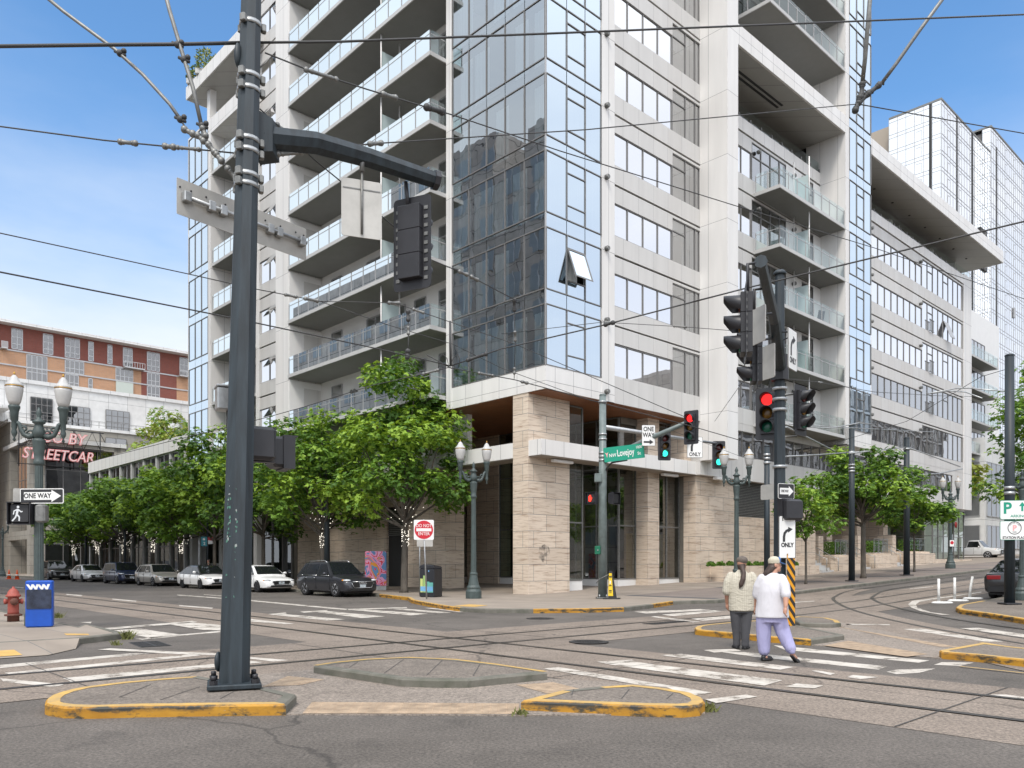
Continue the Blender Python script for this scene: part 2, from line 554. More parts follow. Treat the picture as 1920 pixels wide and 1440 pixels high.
def paint():
    m, n, l = newmat('road_paint')
    o = n.new('ShaderNodeOutputMaterial'); p = n.new('ShaderNodeBsdfPrincipled'); t = n.new('ShaderNodeBsdfTransparent'); x = n.new('ShaderNodeMixShader')
    l.new(x.outputs[0], o.inputs[0]); l.new(t.outputs[0], x.inputs[1]); l.new(p.outputs[0], x.inputs[2])
    p.inputs['Roughness'].default_value = 0.7
    c = n.new('ShaderNodeTexCoord')
    a = n.new('ShaderNodeTexNoise'); a.inputs['Scale'].default_value = 2.2; a.inputs['Detail'].default_value = 9; a.inputs['Roughness'].default_value = 0.75
    l.new(c.outputs['Object'], a.inputs['Vector'])
    r = n.new('ShaderNodeMapRange'); r.inputs['From Min'].default_value = 0.36; r.inputs['From Max'].default_value = 0.47
    l.new(a.outputs['Fac'], r.inputs['Value']); l.new(r.outputs[0], x.inputs[0])
    q = n.new('ShaderNodeValToRGB')
    q.color_ramp.elements[0].color, q.color_ramp.elements[1].color = (0.36, 0.315, 0.265, 1), (0.58, 0.54, 0.48, 1)
    q.color_ramp.elements[0].position, q.color_ramp.elements[1].position = 0.38, 0.62
    l.new(a.outputs['Fac'], q.inputs[0]); l.new(q.outputs[0], p.inputs['Base Color'])
    return m
M['paint'] = paint()
M['tactile'] = mat('tactile_tan', (0.36, 0.265, 0.18), 0.8, ns=5, na=0.4)
M['rail'] = mat('rail_steel', (0.10, 0.095, 0.09), 0.35, 0.8)
M['iron'] = mat('cast_iron', (0.045, 0.042, 0.04), 0.6, 0.3, ns=12, na=0.4)
M['white'] = jointmat('white_panel', (0.77, 0.76, 0.74), 1.219, 3.40, 0.010, 0.22, 0.45, off=(-0.55, -13.05 + 3.4 * 4), na=0.11, vs=True, vary=.035)
M['whitep'] = mat('white_paint', (0.76, 0.75, 0.73), 0.45, ns=1.2, na=0.04)
M['grey'] = jointmat('grey_panel', (0.62, 0.61, 0.59), 1.219, 99.0, 0.008, 0.3, 0.45, off=(-0.55 + 1.219 * 9, 5.0), na=0.10, vs=True, vary=.05)
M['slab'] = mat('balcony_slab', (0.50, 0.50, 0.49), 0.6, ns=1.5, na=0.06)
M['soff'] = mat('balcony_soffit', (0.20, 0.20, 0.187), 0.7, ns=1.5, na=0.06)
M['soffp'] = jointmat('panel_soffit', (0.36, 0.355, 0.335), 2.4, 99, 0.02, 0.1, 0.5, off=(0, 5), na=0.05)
M['wood'] = jointmat('wood_soffit', (0.27, 0.10, 0.035), 0.12, 99, 0.006, 0.03, 0.5, off=(0, 5), na=0.35, ns=2)
M['trav'] = jointmat('travertine', (0.68, 0.575, 0.465), 1.45, 0.76, 0.010, 0.15, 0.6, brickoff=0.42, streak=(0.36, 0.25, 0.175), ns=1.7, vary=0.16)
M['frame'] = mat('window_frame', (0.20, 0.195, 0.19), 0.45, 0.3)
M['framel'] = mat('window_frame_light', (0.45, 0.45, 0.45), 0.4, 0.4)
M['dark'] = mat('dark_recess', (0.03, 0.03, 0.03), 0.7)
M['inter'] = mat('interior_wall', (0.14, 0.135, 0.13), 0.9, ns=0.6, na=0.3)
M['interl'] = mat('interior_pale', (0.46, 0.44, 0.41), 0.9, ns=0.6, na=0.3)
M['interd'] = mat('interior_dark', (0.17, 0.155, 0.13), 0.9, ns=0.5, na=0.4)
M['curt'] = mat('curtain', (0.80, 0.80, 0.77), 0.9, ns=9, na=0.22, scl=(1, 1, 0.02))
M['g_corner'] = glassmat('glass_corner', (0.74, 0.86, 0.90), 0.44, wav=0.006, rcol=(0.93, 0.98, 1.0))
M['g_col'] = glassmat('glass_column', (0.45, 0.6, 0.7), 0.80, wav=0.0025, rcol=(0.80, 0.91, 1.0))
M['g_right'] = glassmat('glass_right', (0.5, 0.55, 0.55), 0.86, wav=0.004, rcol=(0.99, 0.99, 1.0))
M['g_dull'] = glassmat('glass_dull', (0.5, 0.55, 0.58), 0.42, wav=0.004)
M['g_lobby'] = glassmat('glass_lobby', (0.62, 0.72, 0.62), 0.13, wav=0.002)
M['g_balc'] = glassmat('glass_balcony', (0.84, 0.92, 0.90), 0.10, ior=1.35, rcol=(0.9, 0.97, 0.98))
M['frost'] = mat('frosted_glass', (0.50, 0.60, 0.60), 0.3)
M['pole'] = mat('pole_blue_grey', (0.019, 0.029, 0.036), 0.52, 0.0, ns=5, na=0.6, scl=(2.2, 2.2, .12))
M['black'] = mat('signal_black', (0.022, 0.022, 0.026), 0.45, ns=3, na=0.3)
M['lampg'] = mat('lamp_green', (0.055, 0.075, 0.072), 0.5, ns=5, na=0.3)
M['polegreen'] = mat('pole_grey_green', (0.15, 0.185, 0.18), 0.45, ns=3, na=0.3)
M['steel'] = mat('galvanised', (0.42, 0.43, 0.43), 0.38, 0.75, ns=9, na=0.25)
M['steeld'] = mat('dull_steel', (0.22, 0.22, 0.21), 0.5, 0.6, ns=9, na=0.3)
M['alu'] = mat('sign_back', (0.47, 0.455, 0.42), 0.5, 0.3, ns=2.5, na=0.15)
M['wire'] = mat('wire', (0.045, 0.045, 0.045), 0.6)
M['globe'] = mat('lamp_globe', (0.47, 0.465, 0.45), 0.3, ns=3, na=0.12)
M['gold'] = mat('gilt', (0.45, 0.26, 0.06), 0.4, 0.8)
M['sign_w'] = mat('sign_white', (0.76, 0.76, 0.74), 0.5, ns=2, na=0.05)
M['sign_k'] = mat('sign_black', (0.02, 0.02, 0.022), 0.5)
M['sign_r'] = mat('sign_red', (0.52, 0.015, 0.03), 0.45)
M['sign_g'] = mat('sign_green', (0.0, 0.27, 0.17), 0.45)
M['pink'] = mat('sign_pink', (0.75, 0.36, 0.36), 0.5)
M['orange'] = mat('orange_stripe', (0.75, 0.33, 0.01), 0.5)
# ------------------------------------------------------------------ ground sheets
def gsheet(mb, pts, dz, mi=0, skirt=False):                 # pts in (u, v); draped over the slope
    bm = bmesh.new()
    bm.faces.new([bm.verts.new((p[0], p[1], 0)) for p in pts])
    us = [p[0] for p in pts]
    for c in [-4, -3, -2, -1, 0, 1, 2, 3, 4, 110]:
        if min(us) < c < max(us):
            bmesh.ops.bisect_plane(bm, geom=bm.verts[:] + bm.edges[:] + bm.faces[:], plane_co=(c, 0, 0), plane_no=(1, 0, 0))
    bmesh.ops.triangulate(bm, faces=bm.faces[:])
    bmesh.ops.recalc_face_normals(bm, faces=bm.faces[:])
    bm.verts.index_update()
    vs = []
    for v in bm.verts:
        x, y = xy(v.co.x, v.co.y)
        vs.append((x, y, gzu(v.co.x) + dz))
    fs = []
    for f in bm.faces:
        ids = [v.index for v in f.verts]
        if f.normal.z < 0: ids.reverse()
        fs.append(ids)
    bm.free()
    mb.add(vs, fs, mi)
    if skirt:
        q = [(p[0], p[1]) for p in dens(pts, 1.0)]
        for a, b in zip(q, q[1:] + q[:1]):
            A, B = xy(*a), xy(*b)
            mb.quad((*A, gzu(a[0]) - .03), (*B, gzu(b[0]) - .03), (*B, gzu(b[0]) + dz), (*A, gzu(a[0]) + dz), mi)
def dens(pts, step=2.0, closed=True):
    o = []
    n = len(pts)
    for i in range(n if closed else n - 1):
        a, b = pts[i], pts[(i + 1) % n]
        k = max(1, min(60, int(math.hypot(b[0] - a[0], b[1] - a[1]) / step)))
        if -5 > max(a[0], b[0]) or min(a[0], b[0]) > 5: k = 1
        o += [(a[0] + (b[0] - a[0]) * j / k, a[1] + (b[1] - a[1]) * j / k, i) for j in range(k)]
    if not closed: o.append((*pts[-1], n - 1))
    return o
def area(p): return sum(p[i][0] * p[(i + 1) % len(p)][1] - p[(i + 1) % len(p)][0] * p[i][1] for i in range(len(p))) / 2
def smooth(pts, it=2):                         # Chaikin rounding of a closed outline
    for _ in range(it):
        q = []
        for i in range(len(pts)):
            a, b = pts[i], pts[(i + 1) % len(pts)]
            q += [(a[0] * .75 + b[0] * .25, a[1] * .75 + b[1] * .25), (a[0] * .25 + b[0] * .75, a[1] * .25 + b[1] * .75)]
        pts = q
    return pts
def raised(name, pts, h, top, kmat, yel=lambda i, u, v: False, w=0.15, ytopw=True):
    if area(pts) < 0: pts = pts[::-1]
    P = dens(pts)
    n = len(P)
    inn = []
    for i in range(n):
        a, b, c = P[i - 1], P[i], P[(i + 1) % n]
        d1 = Vector((b[0] - a[0], b[1] - a[1])).normalized()
        d2 = Vector((c[0] - b[0], c[1] - b[1])).normalized()
        nn = Vector((-d1.y - d2.y, d1.x + d2.x))
        nn = nn.normalized() if nn.length > 1e-6 else Vector((-d1.y, d1.x))
        k = w / max(0.45, nn.dot(Vector((-d1.y, d1.x))))
        inn.append((b[0] + nn.x * k, b[1] + nn.y * k))
    hh = h if callable(h) else (lambda u, v: h)
    k = MB()
    def pt(p, q, z):
        x, y = xy(p[0] + (q[0] - p[0]) * 0.14, p[1] + (q[1] - p[1]) * 0.14) if q else xy(p[0], p[1])
        return (x, y, gzu(p[0]) + z)
    for i in range(n):
        j = (i + 1) % n
        m = 1 if yel(P[i][2], (P[i][0] + P[j][0]) / 2, (P[i][1] + P[j][1]) / 2) else 0
        ha, hb = hh(*P[i][:2]), hh(*P[j][:2])
        A0, B0 = pt(P[i], None, -0.05), pt(P[j], None, -0.05)
        A1, B1 = pt(P[i], None, ha - 0.022), pt(P[j], None, hb - 0.022)
        A2, B2 = pt(P[i], inn[i], ha), pt(P[j], inn[j], hb)
        A3, B3 = pt(inn[i], None, ha), pt(inn[j], None, hb)
        k.quad(A0, B0, B1, A1, m); k.quad(A1, B1, B2, A2, m); k.quad(A2, B2, B3, A3, 2 if m else 0)
    struct('kerb', k, [kmat, M['yellow'], M['ytop']])
    t = MB()
    if callable(h):
        bm = bmesh.new()
        bm.faces.new([bm.verts.new((*xy(*p), gzu(p[0]) + hh(*p) - 0.004)) for p in inn])
        bmesh.ops.triangulate(bm, faces=bm.faces[:])
        bm.verts.index_update()
        t.add([v.co[:] for v in bm.verts], [[v.index for v in f.verts] for f in bm.faces])
        bm.free()
    else: gsheet(t, inn, h - 0.004)
    struct(name, t, M[top])
GUV = lambda L, dz=0: [uv(*G(a, b, dz)) for a, b in L]

g = MB(); gsheet(g, [(-700, -700), (700, -700), (700, 700), (-700, 700)], 0.0); struct('road', g, M['asphalt'])
# paler concrete bands that carry the tram rails
g = MB(); gsheet(g, [(-17.35, -60), (-13.75, -60), (-13.75, 160), (-17.35, 160)], 0.004)
struct('track_paving', g, M['trackslab'])
g = MB(); gsheet(g, [(-90, -14.2), (160, -14.2), (160, -10.3), (-90, -10.3)], 0.007)
struct('track_paving', g, M['trackslab'])
c1 = [(30, -8.35), (20, -8.45), (14, -8.6), (10.3, -8.9), (6.9, -9.9), (5.0, -10.7), (2.2, -12.35), (-0.6, -14.3), (-4.3, -17.3), (-7.5, -20.4), (-14, -27), (-20, -34)]
c2 = [(30, -9.75), (20, -9.8), (15, -9.85), (11.6, -10.05), (7.4, -11.2), (5.7, -11.95), (3.65, -13.2), (0.03, -16.0), (-3.4, -19.3), (-11, -27.5), (-17, -34.5)]
def bez(pts, n=6):                             # Catmull-Rom
    o = []
    for i in range(len(pts) - 1):
        p = [Vector(pts[max(0, min(len(pts) - 1, i + k))]) for k in (-1, 0, 1, 2)]
        for j in range(n):
            t = j / n
            o.append(0.5 * ((2 * p[1]) + (p[2] - p[0]) * t + (2 * p[0] - 5 * p[1] + 4 * p[2] - p[3]) * t * t + (3 * p[1] - p[0] - 3 * p[2] + p[3]) * t ** 3))
    o.append(Vector(pts[-1]))
    return [(q.x, q.y) for q in o]
def offs(line, d):
    o = []
    for i, p in enumerate(line):
        a, b = Vector(line[max(0, i - 1)]), Vector(line[min(len(line) - 1, i + 1)])
        t = (b - a).normalized()
        o.append((p[0] - t.y * d, p[1] + t.x * d))
    return o
def ribbon(mb, line, w, dz, mi=0):
    line = [(a, b) for a, b, *_ in dens(line, 1.5, False)]
    a, b = offs(line, w / 2), offs(line, -w / 2)
    P = lambda q: (*xy(*q), gzu(q[0]) + dz)
    for i in range(len(line) - 1): mb.quad(P(b[i]), P(b[i + 1]), P(a[i + 1]), P(a[i]), mi)
C1, C2 = bez(c1), bez(c2)
g = MB()
a, b = offs(C1, -0.55), offs(C2, 0.55)
# slab under the curving track: strip between the outer edges of both rails
a, b = offs(C1, 0.6), offs(C1, -2.35)
P = lambda q, z: (*xy(*q), gzu(q[0]) + z)
lo = [i for i in range(len(C1)) if C1[i][0] < 12]
for i in lo[:-1]: g.quad(P(b[i], .010), P(b[i + 1], .010), P(a[i + 1], .010), P(a[i], .010))
struct('track_paving', g, M['trackslab'])
g = MB()
for ln in ([(-16.12, -60), (-16.12, 160)], [(-14.68, -60), (-14.68, 160)], [(-90, -11.65), (160, -11.65)], [(-90, -13.08), (160, -13.08)], C1, C2):
    ribbon(g, ln, 0.125, 0.013, 1)
    for d in (-0.03, 0.045): ribbon(g, offs(ln if len(ln) > 2 else [(p[0], p[1]) for p in dens(ln, 1.5, False)], d), 0.03, 0.016, 0)
struct('tram_rails', g, [M['rail'], mat('rail_groove_filler', (0.10, 0.088, 0.075), 0.8)])
# joints across the slabs
g = MB()
for k in range(-9, 30):
    v = k * 4.6 + 1.3
    if abs(v + 12.2) > 2.2: ribbon(g, [(-17.35, v), (-13.75, v)], 0.02, 0.0115)
for k in range(-12, 20):
    u = k * 4.6 + 0.7
    if abs(u + 15.5) > 2 and not -8 < u < 12: ribbon(g, [(u, -14.2), (u, -10.3)], 0.02, 0.0115)
struct('paving_joints', g, mat('joint_dark', (0.07, 0.065, 0.06), 0.9))

# pavements
main = [(-4, 200), (-4, 7.6), (-4.3, 6.6)] + GUV([(765, 1126), (771, 1131), (800, 1137), (832, 1143), (862, 1147), (910, 1149.5), (1000, 1150), (1100, 1149), (1170, 1147)]) + GUV([(1225, 1140), (1262, 1134)]) + [(1.2, -7.95), (5, -8.05), (20, -7.75), (60, -7.4), (150, -7.2), (150, 200)]
def mh(u, v): return 0.14
raised('pavement', main, 0.14, 'walk', M['kerb'], lambda i, u, v: (u < -4.05 and v > -4.4 and v < 7) or (-8 < u < -4.9 and v < -5) or (-2.2 < u < 0.2 and v < -6.5))
g = MB(); gsheet(g, [(1.5, -7.6), (60, -7.1), (60, -3.2), (1.5, -3.2)], 0.1405); struct('brick_paving', g, M['pavers'])
lt = [(-60, 200), (-60, -7.6), (-20.8, -7.6)] + GUV([(212, 1200.5), (230, 1198), (205, 1190), (160, 1179)]) + [(-20.0, -4.5), (-19.9, 0), (-19.9, 200)]
raised('pavement', lt, 0.13, 'walk', M['kerb'])
g = MB()                                       # corner ramp falling to the road
rp = lambda u, v, z: (*xy(u, v), z)
us = [-60, -30, -24, -22.6, -21.4, -20.8]
for a, b in zip(us, us[1:]):
    ea, eb = (min(a, -21.7) if a > -21.5 else a), (min(b, -21.75) if b > -21.5 else b)
    if b == -20.8: g.add([rp(a, -7.6, .126), rp(-21.75, -9.3, .012), rp(-21.1, -8.5, .012), rp(b, -7.6, .126)], [(0, 1, 2, 3)])
    else: g.quad(rp(a, -7.6, .126), rp(ea, -9.3, .012), rp(eb, -9.3, .012), rp(b, -7.6, .126))
g.add([rp(-20.8, -7.6, .126), rp(-21.1, -8.5, .012), rp(-20.8, -7.6, 0)], [(0, 1, 2)])
struct('pavement_ramp', g, M['walk'])
raised('pavement', [(-60, -60), (-22, -60), (-22, -26), (-24, -23), (-60, -23)], 0.13, 'walk', M['kerb'])
# far blocks
raised('pavement', GUV([(1935, 1173), (1860, 1160), (1800, 1151), (1792, 1147), (1799, 1141.5), (1840, 1134), (1887, 1125)]) + [(6, -16.3), (7.5, -17.4), (14, -17.7), (100, -17.5), (100, -60), (20, -60)], 0.14, 'island', M['kerb'], lambda i, u, v: u < 6)
# pedestrian islands of the crossing
g = MB()
gsheet(g, GUV([(87, 1330), (100, 1341), (540, 1341), (975, 1343), (1322, 1340), (1322, 1322), (1250, 1290), (1140, 1280), (1030, 1274), (800, 1240), (600, 1256), (372, 1276)]), 0.0135, 0, True)
struct('island_path', g, M['path'])
g = MB()
gsheet(g, GUV([(1484, 1163), (1577, 1168), (1670, 1186), (1762, 1209), (1845, 1221), (1765, 1236), (1640, 1223), (1560, 1213), (1500, 1209)]), 0.0135, 0, True)
struct('island_path', g, M['path'])
dz = 0.12
ISL = [
    ([(84, 1318), (86, 1310), (96, 1303), (116, 1296), (150, 1288), (230, 1278), (300, 1272), (372, 1267), (420, 1275), (487, 1286), (556, 1302), (536, 1320), (400, 1321.5), (260, 1323.5), (170, 1326), (120, 1325), (92, 1321)], lambda i, u, v: u < -21.3),
    ([(588, 1248), (625, 1242), (690, 1235.5), (767, 1232), (853, 1236), (930, 1245), (1007, 1254), (1026, 1260), (950, 1267), (877, 1274), (820, 1274), (753, 1272), (670, 1260)], lambda i, u, v: False),
    ([(977, 1313), (1053, 1294), (1123, 1287), (1187, 1283), (1250, 1290), (1295, 1298), (1318, 1308), (1322, 1315), (1312, 1321), (1280, 1324), (1200, 1322), (1090, 1318)], lambda i, u, v: v < -18.5),
    ([(1302, 1177), (1306, 1174), (1322, 1171), (1370, 1166.5), (1420, 1163), (1490, 1171), (1583, 1190), (1521, 1199), (1450, 1194), (1375, 1187), (1320, 1182), (1304, 1180)], lambda i, u, v: u < -10.35 or v > -14.9),
    ([(1480, 1158), (1495, 1155.5), (1550, 1158), (1572, 1163), (1577, 1167.5), (1560, 1169), (1500, 1168)], lambda i, u, v: u > -5.6),
    ([(1761, 1219), (1839, 1205), (1905, 1213), (1990, 1222), (1990, 1248), (1920, 1237), (1830, 1227), (1765, 1222)], lambda i, u, v: True),
]
for pts, yl in ISL:
    raised('traffic_island', GUV(pts, dz), dz, 'island', M['kerb'], yl, w=0.14)
# yellow line along the back edge of the middle island, scored lines over the islands
g = MB()
def gline(L, w, d, mb): ribbon(mb, GUV(L, d), w, d)
gline([(592, 1247.4), (625, 1242), (690, 1235.7), (767, 1232.3), (853, 1236.2), (930, 1245.2), (1022, 1259)], 0.09, dz + 0.003, g)
struct('kerb_paint', g, M['ytop'])
g = MB()
for L in ([(223, 1307), (283, 1283)], [(300, 1312), (375, 1287)], [(413, 1310), (440, 1295)], [(655, 1251), (671, 1241)], [(720, 1262), (757, 1236)], [(800, 1266), (830, 1237)], [(887, 1267), (900, 1245)], [(1072, 1303), (1076, 1292)], [(1165, 1310), (1180, 1292)], [(1250, 1310), (1262, 1300)]):
    gline(L, 0.012, dz + 0.0005, g)
struct('island_joints', g, bpy.data.materials['joint_dark'])
g = MB()
for L in ([(567, 1337), (585, 1315.5), (973, 1318.5), (973, 1338)], [(490, 1287.5), (540, 1267), (608, 1273.5), (566, 1283.5)], [(967, 1283.5), (1037, 1278.5), (1093, 1292.5), (1027, 1300)],
          [(1545, 1210), (1590, 1201), (1740, 1226), (1700, 1231)], [(1520, 1166), (1555, 1172), (1760, 1212), (1800, 1213)]):
    q = GUV(L, 0.02)
    gsheet(g, q, 0.0175)
    A, B, C_, D = [Vector(p) for p in q]
    la, lb = (D - A).length, (B - A).length
    na, nb = max(2, int(la / 0.085)), max(2, int(lb / 0.085))
    if la * lb < 6 and A.x < -15:
        for i in range(na):
            for j in range(nb):
                s, t = (i + .5) / na, (j + .5) / nb
                p = (A * (1 - t) + B * t) * (1 - s) + (D * (1 - t) + C_ * t) * s
                x, y = xy(p.x, p.y)
                g.lathe([(0.016, 0.0175), (0.011, 0.022)], 5, M=T(x, y, gzu(p.x)), sm=False)
struct('tactile_paving', g, M['tactile'])
g = MB()
g.quad(rp(-23.3, -8.55, .072), rp(-23.3, -9.15, .03), rp(-22.1, -9.15, .03), rp(-22.1, -8.55, .072))
for L in ([(120, 1187), (165, 1187.5), (168, 1190), (124, 1190)], [(850, 1136), (880, 1133), (915, 1135), (890, 1138)]):
    gsheet(g, GUV(L, 0.14), 0.1425 if L[0][0] > 800 else 0.1325)
struct('tactile_paving', g, mat('tactile_yellow', (0.55, 0.34, 0.10), 0.8, ns=4, na=0.2))

MARK = """0 1248 0 1254 280 1227 257 1225|8 1263 25 1267 377 1230 358 1228|117 1273 133 1280 493 1243 467 1240|183 1219 207 1216.5 347 1224 413 1226 413 1230 340 1228|0 1273 120 1285 103 1290 7 1280|467 1233 543 1239 513 1242 467 1236
177 1180 360 1165 372 1167 187 1183|213 1182 263 1179 337 1190 283 1197|320 1172 353 1167 415 1173 415 1183 380 1182|253 1198 415 1183 415 1185.5 267 1199.5
467 1161 552 1170 535 1171 467 1166|516 1154 535 1152 647 1162 612 1164|595 1148 612 1146 722 1156 677 1159|660 1144 685 1143 802 1151 770 1154|737 1142 755 1141 847 1149 822 1150|795 1140 812 1140 872 1147 862 1148|467 1125 652 1142 647 1144 467 1127|652 1142 762 1138.5 764 1140 654 1144|562 1147 615 1144 612 1146 570 1149|502 1152 535 1149 538 1151 512 1154
125 1114 155 1116 152 1118.5 124 1115.5|211 1123 257 1127 254 1129.2 210 1124.5|336 1135 400 1140 397 1142.3 336 1137|332 1115 416 1121 416 1122.6 332 1116.4|382 1114.5 416 1117 416 1118 382 1115.3|27 1100 45 1102 44 1103.2 27 1101.2|150 1167 172 1166 170 1169
1318 1219 1378 1217 1390 1221 1339 1224|1450 1210 1743 1239 1722 1243 1472 1219|1352 1223 1395 1223 1664 1250 1647 1256 1416 1232|1235 1229.5 1279 1227 1489 1252 1463 1257|1141 1247 1181 1241 1467 1277 1433 1287|1119 1242 1185 1238 1190 1241 1138 1246|1018 1255 1047 1252 1335 1300 1305 1305 1190 1284|1472 1289 1493 1283 1544 1287 1527 1292|1322 1313 1399 1304 1420 1308 1343 1320|1521 1259 1531 1258 1566 1264 1557 1267|1585 1271 1600 1267 1647 1271 1613 1275|1662 1260 1681 1256 1754 1254 1724 1262 1681 1264.5|1751 1247 1766 1242 1826 1243 1800 1249|1856 1304 1886 1304 1930 1309.5 1930 1314|1694 1180.5 1728 1179.5 1882 1204 1852 1205|1800 1179 1835 1178 1940 1193 1930 1198|1587 1170.5 1668 1171.5 1668 1173 1587 1172.3
1188 1147 1314 1142 1333 1144 1211 1150.5|1241 1153 1339 1145 1356 1147 1262 1156|1296 1161 1399 1153 1420 1156 1318 1165|1228 1156 1314 1167 1300 1168.5 1220 1157.3|1706 1104 1750 1100 1750 1101 1706 1105|1481 1130 1527 1127 1527 1128.2 1481 1131.5
1702.5 1134 1710 1127.5 1840 1110 1840 1111.5 1724 1129 1717.5 1134 1720 1140 1745 1148.5 1782 1153.5 1765 1153.5 1727 1147 1709 1140"""
g = MB()
for row in MARK.replace('\n', '|').split('|'):
    w = [float(q) for q in row.split()]
    q = GUV(list(zip(w[::2], w[1::2])))
    k = [(a[0] + (b[0] - a[0]) * t, a[1] + (b[1] - a[1]) * t) for a, b in zip(q, q[1:] + q[:1]) for t in (0, .25, .5, .75)]
    on = any(-17.4 < a < -13.7 or -14.3 < b < -10.2 for a, b in k)
    gsheet(g, q, 0.0135 if q[0][0] > -8 and q[0][1] < -9 else 0.0112 if on else 0.0045)
struct('road_markings', g, M['paint'])
g = MB()
gline([(1840, 1204.5), (1920, 1217)], 0.1, 0.02, g); gline([(1800, 1249), (1925, 1262)], 0.06, 0.02, g)
struct('yellow_line', g, M['ytop'])

def ironcover(name, label, cat, px, py, w, d, rz, round_=False, dz=0.018, grp=None):
    x, y = G(px, py)
    mb = MB()
    if round_:
        mb.lathe([(w / 2, 0), (w / 2, .006)], 28, 0, sm=False)
        for i in range(-4, 5):
            for j in range(-4, 5):
                if i * i + j * j < 19: mb.box((i * .07 - .022, j * .07 - .022, .006), (i * .07 + .022, j * .07 + .022, .010), 0)
    else:
        mb.box((-w / 2, -d / 2, 0), (w / 2, d / 2, .004), 1)
        n = 14
        for i in range(n): mb.box((-w / 2 + (i + .18) * w / n, -d / 2 + .03, .004), (-w / 2 + (i + .72) * w / n, d / 2 - .03, .010), 0)
        mb.box((-w / 2, -.02, .004), (w / 2, .02, .011), 0)
    o = put(name, mb, [M['iron'], M['dark']], None, (x, y, gz(x, y) + dz), rz)
    return tag(o, label, cat, grp)
ironcover('manhole_cover', 'round iron manhole cover in the asphalt just past the crossing rails', 'manhole cover', 1104, 1205, .8, 0, RZ, True, grp='round covers in the road')
ironcover('manhole_cover', 'round iron manhole cover close to the yellow corner kerb', 'manhole cover', 1013, 1160, .8, 0, RZ, True, dz=.005, grp='round covers in the road')
ironcover('drain_grate', 'slotted iron drain grate beside the weedy near corner kerb', 'drain grate', 281, 1208, 1.15, .55, RZ + 1.45, dz=.002, grp='drain grates in the road')
ironcover('drain_grate', 'slotted drain grate in the concrete track bed left of the striped post', 'drain grate', 1250, 1168, 1.6, .4, RZ, dz=.012, grp='drain grates in the road')
# weeds along the kerb
def weeds(px, py, label, n, hgt, seed, dzz=0.0, grp='weeds by the kerb'):
    r = random.Random(seed)
    x, y = G(px, py)
    mb = MB()
    for _ in range(n):
        a, l, q = r.uniform(0, 6.28), r.uniform(.4, 1) * hgt, r.uniform(0, .12)
        bx, by = q * cos(a * 3), q * sin(a * 3) * .5
        tx, ty = bx + cos(a) * l * .7, by + sin(a) * l * .7
        w = .008
        mb.add([(bx - w, by, 0), (bx + w, by, 0), ((bx + tx) / 2 + w, (by + ty) / 2, l * .6), (tx, ty, l * r.uniform(.6, 1)), ((bx + tx) / 2 - w, (by + ty) / 2, l * .6)], [(0, 1, 2, 3, 4)])
    o = put('weed', mb, M['weed'], None, (x, y, gz(x, y) + dzz))
    tag(o, label, 'weed', grp)
M['weed'] = mat('weed_green', (0.16, 0.17, 0.05), 0.8, ns=8, na=.4)
weeds(238, 1199, 'dry grass weed at the tip of the near left kerb by the drain', 70, .28, 1)
weeds(218, 1210, 'small weed in the gutter left of the drain grate', 30, .14, 2)
weeds(110, 1168, 'green weed growing behind the blue newspaper box', 60, .2, 3, .13)
weeds(1327, 1334, 'weed sprouting at the round end of the right-hand yellow kerb', 45, .14, 4)
weeds(975, 1342, 'small green weed at the left corner of the right-hand yellow kerb', 30, .1, 5)
# ------------------------------------------------------------------ the white and glass apartment block
B = thing('apartment_building', 'tall white panelled apartment block with glass corner, balconies and travertine base', 'building', (CO.x, CO.y, 0), RZ)
FL = lambda k: 13.05 + 3.40 * k
TOP = FL(9)
class Face:                                    # 'R': wall facing -v at v0 ; 'L': wall facing -u at u0
    def __init__(s, kind, p): s.k, s.p = kind, p
    def pt(s, a, z, d=0.0): return (a, s.p - d, z) if s.k == 'R' else (s.p - d, a, z)
    def box(s, mb, a0, a1, z0, z1, d0, d1, mi=0): mb.box(s.pt(a0, z0, d0), s.pt(a1, z1, d1), mi)
    def pane(s, mb, a0, a1, z0, z1, d=0.0, mi=0, j=0.0):
        r = lambda: random.uniform(-j, j)
        q = [s.pt(a0, z0, d + r()), s.pt(a1, z0, d + r()), s.pt(a1, z1, d + r())]
        q.append(tuple(q[0][i] + q[2][i] - q[1][i] for i in range(3)))
        if s.k == 'L': q.reverse()
        mb.quad(*q, mi)
R0, L0 = Face('R', 0.0), Face('L', 0.0)
def part(name, mb, mats, parent=None): return put(name, mb, mats, parent or B)
def window(face, cuts, z0, z1, glass, d=-0.09, bar=0.055, name='window', rows=(), jit=.003, fm=None, split=None, skip=()):
    """one window: frame as the part, its panes as a sub-part"""
    fr, pn = MB(), MB()
    dd = d + .045
    for i, a in enumerate(cuts): face.box(fr, a - bar / 2, a + bar / 2, z0, z1, d - .05, dd)
    ys = [z0] + list(rows) + [z1]
    for z in (z0, z1):
        for a, b in zip(cuts, cuts[1:]): face.box(fr, a + bar / 2, b - bar / 2, z - bar / 2, z + bar / 2, d - .05, dd - .004)
    for z in rows:
        for i, (a, b) in enumerate(zip(cuts, cuts[1:])): face.box(fr, a + bar / 2, b - bar / 2, z - bar / 2, z + bar / 2, d - .05, dd - .004)
    for i, (a, b) in enumerate(zip(cuts, cuts[1:])):
        extra = (split or {}).get(i, [])
        for z in extra: face.box(fr, a + bar / 2, b - bar / 2, z - bar / 2, z + bar / 2, d - .05, dd - .002)
        yy = sorted(ys + list(extra))
        for za, zb in zip(yy, yy[1:]):
            if (i, round(za, 2)) in skip: continue
            face.pane(pn, a + .01, b - .01, za + .01, zb - .01, d, 0, jit)
    f = part(name, fr, fm or M['frame'])
    put('pane', pn, glass, f)
    return f
